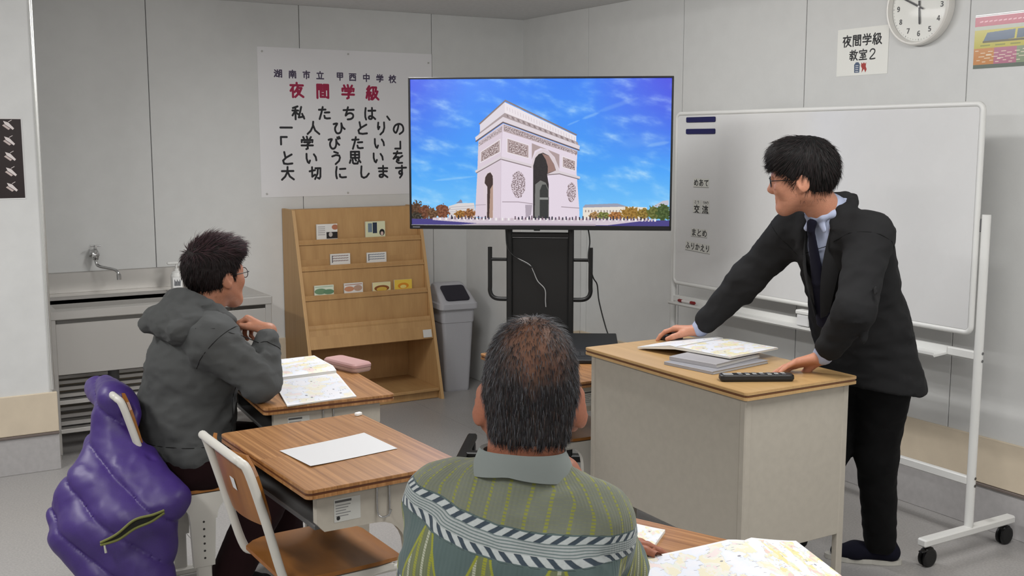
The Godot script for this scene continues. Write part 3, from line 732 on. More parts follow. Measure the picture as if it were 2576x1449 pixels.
# ---------------------------------------------------------------- room
func ceiling_lamps() -> void:
	var glow := mat(Color(0.95, 0.95, 0.93), 0.5)
	glow.emission_enabled = true
	glow.emission = Color(1.0, 0.995, 0.985)
	glow.emission_energy_multiplier = 2.0
	var shell := mat(Color(0.88, 0.88, 0.87), 0.5)
	var spots := [[Vector3(2.1, CEIL, -4.2), "above the lectern and television"], [Vector3(2.3, CEIL, -1.6), "above the right-hand desks"], [Vector3(2.3, CEIL, 1.3), "at the far right end"],
		[Vector3(-0.7, CEIL, -4.1), "above the floor by the left wall"], [Vector3(-0.7, CEIL, -1.6), "over the empty left side of the room"], [Vector3(-0.7, CEIL, 1.3), "at the far left end"]]
	for s in spots:
		var t := thing("ceiling_lamp", "long white ceiling lamp with a frosted diffuser " + s[1], "lamp", s[0], 0.0, "ceiling lamps")
		# ridge-shaped fitting: two sloping diffusers, one to each side
		var sh := Geo.new()
		sh.prism(PackedVector2Array([Vector2(-0.13, -0.002), Vector2(-0.13, -0.016), Vector2(-0.015, -0.105), Vector2(0.015, -0.105), Vector2(0.13, -0.016), Vector2(0.13, -0.002)]), 1.26, Transform3D(Basis(), Vector3(0, 0, -0.63)))
		part("housing", sh, shell, t)
		for k in [-1.0, 1.0]:
			var tilt := Transform3D(Basis(Vector3.BACK, -k * deg_to_rad(-28)), Vector3(k * 0.0745, -0.0625, 0))
			var df := Geo.new()
			df.box(Vector3(0, -0.006, 0), Vector3(0.12, 0.008, 1.22), 0.003, tilt)
			part("lamp_diffuser", df, glow, t)
			var l := AreaLight3D.new()
			l.name = "lamp_light"
			l.area_size = Vector2(0.12, 1.2)
			l.light_energy = LAMP_ENERGY * 0.5
			l.light_color = Color(1.0, 0.995, 0.985)
			l.area_range = 14.0
			l.area_attenuation = 2.0
			l.shadow_enabled = true
			t.add_child(l, true)
			l.transform = Transform3D(tilt.basis * Basis(Vector3.RIGHT, -PI / 2), tilt * Vector3(0, -0.014, 0))

func panel_wall(node: Node3D, marks: Array, along_x: bool, face: float, inward: float, m: Material, y0: float, y1: float) -> void:
	# each wall panel is a board of its own, with a recessed joint between it and the next
	for i in marks.size() - 1:
		var a: float = marks[i] + 0.0022
		var b: float = marks[i + 1] - 0.0022
		var g := Geo.new()
		var d := 0.012
		if along_x: g.box(Vector3((a + b) / 2, (y0 + y1) / 2, face - inward * d / 2), Vector3(b - a, y1 - y0, d), 0.0015)
		else: g.box(Vector3(face - inward * d / 2, (y0 + y1) / 2, (a + b) / 2), Vector3(d, y1 - y0, b - a), 0.0015)
		part("wall_panel", g, m, node)

func setting() -> void:
	var wall_m := mottled(Color(0.84, 0.842, 0.837), 0.02, 11, 0.02, 0.7, 0.62)
	var joint_m := mat(Color(0.66, 0.66, 0.68), 0.8)
	var cream := mottled(Color(0.82, 0.765, 0.68), 0.04, 12, 0.02, 0.8, 0.55)
	var strip_m := mat(Color(0.42, 0.38, 0.36), 0.5)
	var plinth_m := mottled(Color(0.68, 0.67, 0.67), 0.06, 14, 0.03, 1.5, 0.6)
	var ceil_m := mottled(Color(0.86, 0.86, 0.86), 0.05, 15, 0.05, 1.0, 0.9)
	# floor: sheet vinyl with faint flecks, two lengths with a welded seam
	var floor_m := mat(Color(0.66, 0.65, 0.64), 0.42)
	floor_m.albedo_texture = ntex(21, 0.09, Color(0.86, 0.86, 0.87), Color(1, 1, 1), 1024, 5)
	floor_m.uv1_triplanar = true
	floor_m.uv1_scale = Vector3.ONE * 0.9
	floor_m.roughness_texture = ntex(22, 0.02, Color(0.8, 0.8, 0.8), Color(1, 1, 1), 256)
	var fl := struct_node("floor")
	fl.set_meta("label", "grey sheet vinyl floor")
	for k in 4:
		var g := Geo.new()
		g.box(Vector3(-2.6 + k * 1.83 + 0.915, -0.05, -1.8), Vector3(1.828, 0.1, 9.6), 0.0008)
		part("vinyl_sheet", g, floor_m, fl)
	struct_mesh("ceiling", boxm(Vector3(0.3, CEIL + 0.06, -1.8), Vector3(7.6, 0.12, 9.8), 0.0), ceil_m, "plain pale ceiling")
	# back wall and right wall, of panels about 0.92 m wide
	var wb := struct_node("wall_back")
	wb.set_meta("label", "pale grey panelled wall behind the sink and book display")
	part("backing", boxm(Vector3(2.36, CEIL / 2, ZB - 0.07), Vector3(3.5, CEIL, 0.116), 0.0), joint_m, wb)
	panel_wall(wb, [XP - 0.1, 1.452, 2.371, 3.282, XR + 0.01], true, ZB, 1.0, wall_m, 0.0, CEIL)
	var wr := struct_node("wall_right")
	wr.set_meta("label", "pale grey panelled wall behind the whiteboard")
	part("backing", boxm(Vector3(XR + 0.07, CEIL / 2, -1.8), Vector3(0.116, CEIL, 9.8), 0.0), joint_m, wr)
	panel_wall(wr, [ZB - 0.01, -5.797, -4.862, -3.934, -3.014, -2.09, -1.17, -0.25, 0.67, 1.59, 2.51, 3.0], false, XR, -1.0, wall_m, 0.0, CEIL)
	# projecting wall at the left, and the unseen ends of the room
	struct_mesh("wall_left", boxm(Vector3((XP - 3.3) / 2, CEIL / 2, (ZP + ZB - 0.1) / 2), Vector3(XP + 3.3, CEIL, ZP - ZB + 0.1), 0.004), mottled(Color(0.83, 0.833, 0.83), 0.03, 13, 0.02, 0.7, 0.6), "pale wall projecting at the left of the sink")
	struct_mesh("wall_side", boxm(Vector3(-3.26, CEIL / 2, -1.4), Vector3(0.12, CEIL, 9.0), 0.0), wall_m)
	struct_mesh("wall_front", boxm(Vector3(0.3, CEIL / 2, 2.95), Vector3(7.6, CEIL, 0.12), 0.0), wall_m)
	# low boxed-in pipe casing in the corner
	struct_mesh("wall_casing", boxm(Vector3((3.534 + XR) / 2, 0.85, (ZB - 5.86) / 2), Vector3(XR - 3.534, 1.7, -5.86 - ZB), 0.003), wall_m, "boxed pipe casing in the corner")
	# cream bands, the dark strip under them and the vinyl skirting
	for b in [["back", Vector3(2.14, 0, ZB), Vector3(2.82, 0, 0.02)], ["right", Vector3(XR, 0, -1.43), Vector3(0.02, 0, 8.84)], ["left", Vector3(-1.25, 0, ZP), Vector3(4.0, 0, 0.024)], ["casing", Vector3(3.76, 0, -5.86), Vector3(0.44, 0, 0.02)]]:
		var n := struct_node("baseboard_" + b[0])
		var c: Vector3 = b[1]
		var s: Vector3 = b[2]
		var thin := Vector3(0, 0, 1) if s.x > s.z else Vector3(1, 0, 0)
		part("cream_band", boxm(c + Vector3(0, 0.297, 0), s + Vector3(0, 0.2, 0), 0.003), cream, n, "cream wall band")
		part("dark_strip", boxm(c + Vector3(0, 0.190, 0), s + Vector3(0, 0.012, 0) + thin * 0.008, 0.002), strip_m, n)
		part("skirting", boxm(c + Vector3(0, 0.092, 0), s + Vector3(0, 0.184, 0) - thin * 0.01, 0.002), plinth_m, n)
	# metal corner trim of the projecting wall
	struct_mesh("trim_1", tubem([Vector3(XP - 0.002, 0.41, ZP + 0.002), Vector3(XP - 0.002, CEIL - 0.002, ZP + 0.002)], 0.011, 16), mat(Color(0.93, 0.93, 0.92), 0.22, 0.9), "polished metal corner trim")

# ---------------------------------------------------------------- things on the walls
func wall_things() -> void:
	# large school poster on the back wall
	var po := thing("wall_poster", "large white poster with Japanese lettering above the book display", "poster", Vector3(2.69, 1.743, ZB + 0.001))
	part("paper", print_sheet(1.18, 0.915, 0.0009), paper_mat(school_poster(), 0.55), po)
	var pin_m := mat(Color(0.72, 0.72, 0.70), 0.35)
	for q in [[-0.56, 0.43], [0.0, 0.435], [0.565, 0.40], [-0.555, -0.435], [-0.02, -0.44], [0.56, -0.43]]:
		var g := Geo.new()
		g.lathe([Vector2(0.0001, 0.008), Vector2(0.005, 0.007), Vector2(0.006, 0.002), Vector2(0.0062, 0.0)], 12, Transform3D(Basis(Vector3.RIGHT, PI / 2), Vector3(q[0], q[1], 0.0008)))
		part("drawing_pin", g, pin_m, po)
	# dark print at the left: rows of white folded shapes
	var dp := Pic.new(400, 400, Color(0.16, 0.12, 0.12))
	var r := RandomNumberGenerator.new()
	r.seed = 4
	for i in 5:
		for j in 4:
			var c := Vector2(318 - j * 84, 40 + i * 76 + (6 if j % 2 else -4))
			var wht := Color(0.86, 0.83, 0.82)
			dp.poly([c + Vector2(-4, -22), c + Vector2(20, -14), c + Vector2(44, 14), c + Vector2(38, 22), c + Vector2(6, 2)], wht)
			dp.poly([c + Vector2(-10, 0), c + Vector2(0, -6), c + Vector2(30, 14), c + Vector2(18, 22)], Color(0.78, 0.72, 0.70))
			dp.line(c + Vector2(2, -4), c + Vector2(34, 20), 2.5, Color(0.25, 0.20, 0.22))
			dp.line(c + Vector2(20, -18), c + Vector2(34, -26), 3.0, wht)
	dp.rect(0, 0, 400, 5, Color(0.82, 0.81, 0.80))
	dp.rect(0, 394, 400, 6, Color(0.86, 0.86, 0.86))
	dp.rect(394, 0, 6, 400, Color(0.80, 0.80, 0.80))
	single("wall_print", print_sheet(0.385, 0.385), paper_mat(dp, 0.3), "dark photo print with rows of white folded shapes on left wall", "poster", Vector3(0.664 - 0.1925, 1.547, ZP + 0.001))
	# room sign
	var sg := Pic.new(600, 440, Color(0.92, 0.92, 0.90))
	var ink := Color(0.13, 0.13, 0.14)
	for i in 4: glyph(sg, "夜間学級"[i], 62 + i * 118, 60, 108, 13, ink)
	glyph(sg, "教", 150, 200, 100, 12, ink)
	glyph(sg, "室", 262, 200, 100, 12, ink)
	glyph(sg, "2", 372, 200, 100, 12, ink)
	sg.poly([Vector2(212, 340), Vector2(232, 318), Vector2(262, 318), Vector2(280, 340), Vector2(276, 415), Vector2(216, 415)], Color(0.32, 0.38, 0.48))
	for k in 4: sg.rect(228, 346 + k * 18, 36, 7, Color(0.80, 0.81, 0.82))
	sg.poly([Vector2(298, 322), Vector2(312, 336), Vector2(326, 322), Vector2(340, 336), Vector2(354, 322), Vector2(350, 362), Vector2(362, 388), Vector2(348, 418), Vector2(330, 384), Vector2(302, 418), Vector2(308, 380), Vector2(294, 356)], Color(0.66, 0.24, 0.22))
	var s := single("room_sign", print_sheet(0.30, 0.215), paper_mat(sg, 0.6), "small white sign with black Japanese lettering left of the clock", "sign", Vector3(XR - 0.001, 2.04, -3.578), -PI / 2)
	# coloured chart at the right edge
	var ch := Pic.new(600, 220, Color(0.80, 0.80, 0.72))
	ch.rect(0, 0, 600, 44, Color(0.68, 0.20, 0.32))
	ch.rect(0, 44, 600, 22, Color(0.66, 0.68, 0.62))
	ch.rect(0, 60, 600, 76, Color(0.72, 0.68, 0.22))
	ch.poly([Vector2(40, 112), Vector2(60, 72), Vector2(190, 66), Vector2(186, 104)], Color(0.30, 0.38, 0.48))
	ch.poly([Vector2(200, 66), Vector2(420, 62), Vector2(420, 100), Vector2(196, 104)], Color(0.28, 0.36, 0.44))
	ch.rect(40, 106, 300, 8, Color(0.32, 0.28, 0.12))
	for k in 3: ch.rect(30 + k * 70, 122, 46, 6, Color(0.52, 0.52, 0.14))
	ch.rect(0, 136, 96, 70, Color(0.76, 0.50, 0.24))
	ch.rect(96, 136, 104, 70, Color(0.68, 0.40, 0.50))
	ch.rect(200, 136, 400, 70, Color(0.50, 0.56, 0.44))
	ch.rect(0, 204, 600, 16, Color(0.36, 0.40, 0.36))
	for k in 46:
		var x := fmod(k * 53.0, 380.0) + 8
		var y := 146 + fmod(k * 17.0, 52.0)
		ch.line(Vector2(x, y), Vector2(x + 14 + (k % 3) * 6, y), 3.0, Color(0.90, 0.84, 0.76))
	for k in 12: ch.line(Vector2(24 + k * 22, 26), Vector2(36 + k * 22, 24), 5.0, Color(0.88, 0.66, 0.70))
	ch.rect(0, 0, 600, 5, Color(0.95, 0.95, 0.95))
	var cp := thing("wall_chart", "bright laminated chart with red, yellow and pink fields beside the clock", "poster", Vector3(XR - 0.0015, 2.033, -2.69), -PI / 2)
	part("paper", print_sheet(0.59, 0.212), paper_mat(ch, 0.25), cp)
	part("top_edge", boxm(Vector3(0, 0.108, 0.003), Vector3(0.585, 0.006, 0.004), 0.0015), mat(Color(0.95, 0.95, 0.95), 0.2), cp, "shiny white edge")
	wall_clock()

func wall_clock() -> void:
	var t := thing("wall_clock", "round white wall clock with grey hands and numerals", "clock", Vector3(XR, 2.205, -3.25), -PI / 2)
	var f := Transform3D(Basis(Vector3.RIGHT, PI / 2), Vector3.ZERO)
	var g := Geo.new()
	g.lathe([Vector2(0.155, 0.0), Vector2(0.163, 0.004), Vector2(0.165, 0.03), Vector2(0.163, 0.042), Vector2(0.158, 0.047), Vector2(0.152, 0.046), Vector2(0.147, 0.03), Vector2(0.146, 0.024)], 72, f)
	part("case", g, mat(Color(0.88, 0.87, 0.85), 0.35), t)
	g = Geo.new()
	g.lathe([Vector2(0.148, 0.022), Vector2(0.0001, 0.022)], 72, f)
	part("dial", g, mat(Color(0.90, 0.90, 0.88), 0.5), t)
	var ink := mat(Color(0.26, 0.26, 0.27), 0.6)
	var tk := Geo.new()
	for k in 60:
		var a := TAU * k / 60
		var big := k % 5 == 0
		tk.box(Vector3(0, 0.1385, 0.0225), Vector3(0.0022 if big else 0.0012, 0.007 if big else 0.004, 0.0006), 0.0, Transform3D(Basis(Vector3.BACK, a), Vector3.ZERO))
	var tko := part("minute_marks", tk, mat(Color(0.48, 0.48, 0.48), 0.6), t)
	tko.set_meta("kind", "stuff")
	var fnt := SystemFont.new()
	fnt.font_names = PackedStringArray(["Droid Sans"])
	fnt.font_weight = 700
	for k in range(1, 13):
		var tm := TextMesh.new()
		tm.text = str(k)
		tm.font = fnt
		tm.font_size = 32
		tm.pixel_size = 0.00098
		tm.depth = 0.0006
		var a := TAU * k / 12
		var o := part("numeral", tm, ink, t)
		o.position = Vector3(sin(a) * 0.113, cos(a) * 0.113, 0.0226)
	for h in [[176.0, 0.076, 0.0092, 0.026, "hour_hand"], [297.0, 0.128, 0.0072, 0.029, "minute_hand"]]:
		g = Geo.new()
		var b := Basis(Vector3.BACK, -deg_to_rad(h[0]))
		g.prism(PackedVector2Array([Vector2(-h[2] / 2, -0.026), Vector2(h[2] / 2, -0.026), Vector2(h[2] / 2, h[1] * 0.94), Vector2(0, h[1]), Vector2(-h[2] / 2, h[1] * 0.94)]), 0.0012, Transform3D(b, Vector3(0, 0, h[3])))
		part(h[4], g, ink, t)
	g = Geo.new()
	g.lathe([Vector2(0.0045, 0.022), Vector2(0.0045, 0.033), Vector2(0.0001, 0.034)], 16, f)
	part("hub", g, mat(Color(0.9, 0.9, 0.9), 0.3), t)
	g = Geo.new()
	g.lathe([Vector2(0.150, 0.041), Vector2(0.0001, 0.043)], 72, f)
	var gl := mat(Color(1, 1, 1, 0.03), 0.05, 0.0, 0.12)
	gl.transparency = BaseMaterial3D.TRANSPARENCY_ALPHA
	part("glass", g, gl, t)

# ---------------------------------------------------------------- sink
var steel: StandardMaterial3D
var black_m: StandardMaterial3D
func sink_unit() -> void:
	steel = mat(Color(0.78, 0.77, 0.755), 0.42, 0.85)
	black_m = mat(Color(0.025, 0.025, 0.027), 0.45)
	var x0 := 0.748
	var x1 := 1.912
	var zf := -5.862
	var zk := ZB + 0.004
	var t := thing("sink_unit", "stainless steel sink unit with drainboard and open slatted shelf", "sink", Vector3(x0, 0, zf))
	var W := x1 - x0
	var D := zf - zk
	# basin 0.05..0.70 along x, 0.09..0.60 back from the front
	var bx0 := 0.05
	var bx1 := 0.72
	var bz0 := -0.09
	var bz1 := -0.56
	var g := Geo.new()
	var th := 0.045
	var yt := 0.775
	var piece := func(ax: float, bx: float, az: float, bz: float): g.box(Vector3((ax + bx) / 2, yt - th / 2, (az + bz) / 2), Vector3(absf(bx - ax), th, absf(bz - az)), 0.004)
	piece.call(0.0, W, 0.0, bz0)
	piece.call(0.0, W, bz1, -D)
	piece.call(0.0, bx0, bz0, bz1)
	piece.call(bx1, W, bz0, bz1)
	part("worktop", g, steel, t)
	g = Geo.new()
	var yb := 0.54
	for w in [[bx0 - 0.004, bx0, bz0, bz1], [bx1, bx1 + 0.004, bz0, bz1]]:
		g.box(Vector3((w[0] + w[1]) / 2, (yt - 0.02 + yb) / 2, (bz0 + bz1) / 2), Vector3(0.004, yt - 0.02 - yb, bz0 - bz1), 0.0)
	for z in [bz0 + 0.002, bz1 - 0.002]:
		g.box(Vector3((bx0 + bx1) / 2, (yt - 0.02 + yb) / 2, z), Vector3(bx1 - bx0, yt - 0.02 - yb, 0.004), 0.0)
	g.box(Vector3((bx0 + bx1) / 2, yb, (bz0 + bz1) / 2), Vector3(bx1 - bx0, 0.004, bz0 - bz1), 0.0)
	var basin := part("basin", g, steel, t)
	g = Geo.new()
	g.lathe([Vector2(0.0001, 0.012), Vector2(0.05, 0.012), Vector2(0.062, 0.006), Vector2(0.065, 0.002)], 24, Transform3D(Basis(), Vector3(0.36, yb, -0.33)))
	part("strainer", g, mat(Color(0.12, 0.12, 0.12), 0.4, 0.5), basin)
	g = Geo.new()
	g.tube([Vector3(0.27, yb + 0.1, -0.42), Vector3(0.27, yb + 0.15, -0.40), Vector3(0.45, yb + 0.15, -0.40), Vector3(0.45, yb + 0.1, -0.42)], 0.004, 8)
	part("wire_rack", g, black_m, basin)
	part("backsplash", boxm(Vector3(W / 2, 0.832, -D + 0.012), Vector3(W, 0.12, 0.02), 0.004), steel, t)
	part("front_apron", boxm(Vector3(W / 2 + 0.005, 0.575, -0.018), Vector3(W - 0.05, 0.265, 0.006), 0.002), steel, t)
	part("side_panel", boxm(Vector3(W - 0.015, 0.6, -D / 2), Vector3(0.006, 0.26, D - 0.1), 0.002), steel, t)
	for c in [[0.018, -0.025], [W - 0.02, -0.025], [0.018, -D + 0.03], [W - 0.02, -D + 0.03]]:
		var leg := part("leg", boxm(Vector3(c[0], 0.38, c[1]), Vector3(0.034, 0.71, 0.034), 0.003), steel, t)
		part("foot", tubem([Vector3(c[0], 0.0, c[1]), Vector3(c[0], 0.03, c[1])], 0.016, 12), steel, leg)
	for y in [0.15, 0.30]:
		for z in [-0.03, -0.20, -0.37, -0.54, -D + 0.04]:
			part("slat", boxm(Vector3(W / 2, y, z), Vector3(W - 0.06, 0.022, 0.055 if y < 0.2 else 0.045), 0.002), steel, t)
	g = Geo.new()
	g.tube([Vector3(0.36, yb, -0.33), Vector3(0.36, 0.40, -0.33)], 0.045, 16)
	g.tube([Vector3(0.36, 0.40, -0.33), Vector3(0.36, 0.0, -0.33)], 0.03, 16)
	part("drain_pipe", g, mat(Color(0.42, 0.42, 0.43), 0.5), t)
	# wall tap
	var chrome := mat(Color(0.80, 0.80, 0.80), 0.16, 1.0)
	var f := thing("wall_tap", "chrome wall tap with a long swivel spout above the sink", "tap", Vector3(1.10, 0.99, ZB))
	g = Geo.new()
	g.lathe([Vector2(0.026, 0.0), Vector2(0.026, 0.006), Vector2(0.014, 0.012), Vector2(0.013, 0.05), Vector2(0.019, 0.055), Vector2(0.02, 0.085), Vector2(0.0001, 0.09)], 20, Transform3D(Basis(Vector3.RIGHT, PI / 2), Vector3.ZERO))
	part("body", g, chrome, f)
	g = Geo.new()
	g.lathe([Vector2(0.016, -0.03), Vector2(0.019, -0.015), Vector2(0.019, 0.015), Vector2(0.012, 0.03), Vector2(0.008, 0.035), Vector2(0.007, 0.052), Vector2(0.0001, 0.054)], 20, Transform3D(Basis(), Vector3(0, 0, 0.07)))
	g.tube([Vector3(-0.032, 0.05, 0.07), Vector3(0.032, 0.05, 0.07)], [0.005, 0.005], 10)
	g.tube([Vector3(0, 0.05, 0.04), Vector3(0, 0.05, 0.10)], [0.005, 0.005], 10)
	part("handle", g, chrome, f)
	g = Geo.new()
	g.tube(curve([Vector3(0, -0.03, 0.07), Vector3(0.005, -0.055, 0.075), Vector3(0.02, -0.066, 0.10), Vector3(0.07, -0.075, 0.20), Vector3(0.085, -0.085, 0.235), Vector3(0.09, -0.11, 0.243)], 6), 0.0085, 12)
	g.lathe([Vector2(0.0001, -0.02), Vector2(0.012, -0.02), Vector2(0.0125, 0.01), Vector2(0.009, 0.014)], 16, Transform3D(Basis(), Vector3(0.09, -0.11, 0.243)))
	part("spout", g, chrome, f)
	# soap bottles on the drainboard
	var white := mat(Color(0.86, 0.86, 0.85), 0.4)
	var lb := Pic.new(128, 128, Color(0.90, 0.90, 0.90))
	for k in 5: lb.path([Vector2(20 + k * 18, 100), Vector2(26 + k * 18, 30 + (k % 2) * 18), Vector2(34 + k * 18, 60), Vector2(30 + k * 18, 104)], 8, Color(0.35, 0.36, 0.38))
	var sb := thing("soap_bottle", "white pump soap bottle with grey lettering beside the sink basin", "bottle", Vector3(1.512, 0.775, -6.36))
	g = Geo.new()
	g.lathe([Vector2(0.0001, 0), Vector2(0.033, 0.0), Vector2(0.035, 0.01), Vector2(0.035, 0.085), Vector2(0.028, 0.105), Vector2(0.013, 0.115), Vector2(0.013, 0.13)], 24)
	part("bottle_body", g, white, sb)
	var lab := print_sheet(0.05, 0.06)
	var lo := part("label", lab, paper_mat(lb), sb)
	lo.position = Vector3(-0.006, 0.05, 0.0355)
	lo.rotation.y = -0.3
	g = Geo.new()
	g.tube([Vector3(0, 0.13, 0), Vector3(0, 0.155, 0)], 0.006, 10)
	g.box(Vector3(-0.02, 0.16, 0), Vector3(0.065, 0.014, 0.022), 0.004)
	part("pump", g, white, sb)
	var rb := thing("refill_bottle", "plain white bottle behind the pump soap bottle", "bottle", Vector3(1.60, 0.775, -6.42))
	g = Geo.new()
	g.lathe([Vector2(0.0001, 0), Vector2(0.036, 0.0), Vector2(0.038, 0.01), Vector2(0.038, 0.11), Vector2(0.02, 0.135)], 24)
	part("bottle_body", g, mat(Color(0.84, 0.81, 0.79), 0.45), rb)
	g = Geo.new()
	g.lathe([Vector2(0.02, 0.13), Vector2(0.02, 0.16), Vector2(0.0001, 0.162)], 20)
	part("cap", g, mat(Color(0.45, 0.30, 0.20), 0.5), rb)
	# swing-top bin
	swing_bin()

func loft(g: Geo, secs: Array, seg := 5) -> void:   # secs: [width, depth, corner radius, centre]
	var rings := []
	for s in secs:
		var p := round_poly(s[0], s[1], s[2], seg)
		var ring := []
		for q in p: ring.append(s[3] + Vector3(q.x, 0, q.y))
		rings.append(ring)
	var m: int = rings[0].size()
	for i in rings.size() - 1:
		for k in m:
			var a: Vector3 = rings[i][k]
			var b: Vector3 = rings[i][(k + 1) % m]
			var c: Vector3 = rings[i + 1][(k + 1) % m]
			var d: Vector3 = rings[i + 1][k]
			var nn := (b - a).cross(d - a)
			if nn.length() < 1e-12: nn = (c - b).cross(d - c)
			nn = nn.normalized()
			var mid := (a + b + c + d) / 4.0
			var cen: Vector3 = (secs[i][3] + secs[i + 1][3]) / 2.0
			if nn.dot(mid - cen) < 0.0: nn = -nn
			g.flat([a, b, c, d], nn)
	for e in [0, rings.size() - 1]:
		g.flat(rings[e], Vector3.DOWN if e == 0 else Vector3.UP)

func swing_bin() -> void:
	var t := thing("waste_bin", "light grey plastic waste bin with a dark swing flap", "bin", Vector3(3.275, 0, -6.32), deg_to_rad(-6))
	var grey := mottled(Color(0.70, 0.70, 0.72), 0.04, 33, 0.1, 3.0, 0.5)
	var g := Geo.new()
	loft(g, [[0.165, 0.19, 0.02, Vector3(0, 0.0, 0)], [0.17, 0.195, 0.02, Vector3(0, 0.012, 0)], [0.216, 0.24, 0.026, Vector3(0, 0.46, 0)], [0.224, 0.248, 0.026, Vector3(0, 0.462, 0)], [0.232, 0.256, 0.026, Vector3(0, 0.555, 0)]])
	part("bin_body", g, grey, t)
	g = Geo.new()
	loft(g, [[0.262, 0.286, 0.03, Vector3(0, 0.548, 0)], [0.268, 0.292, 0.03, Vector3(0, 0.553, 0)], [0.266, 0.290, 0.03, Vector3(0, 0.585, 0)], [0.25, 0.274, 0.03, Vector3(0, 0.593, 0)], [0.236, 0.20, 0.03, Vector3(0, 0.64, -0.036)], [0.205, 0.09, 0.03, Vector3(0, 0.695, -0.082)], [0.18, 0.05, 0.02, Vector3(0, 0.703, -0.085)]])
	part("lid", g, grey, t)
	g = Geo.new()
	var fr := Transform3D(Basis(Vector3.RIGHT, -deg_to_rad(59)), Vector3(0, 0.6455, 0.0575))
	g.prism(round_poly(0.165, 0.155, 0.02), 0.007, fr)
	part("flap", g, mat(Color(0.075, 0.06, 0.13), 0.35), t, "dark violet flap")
	part("lid_label", boxm(Vector3(0, 0.606, 0.113), Vector3(0.05, 0.008, 0.004), 0.001), mat(Color(0.40, 0.40, 0.52), 0.5), t)

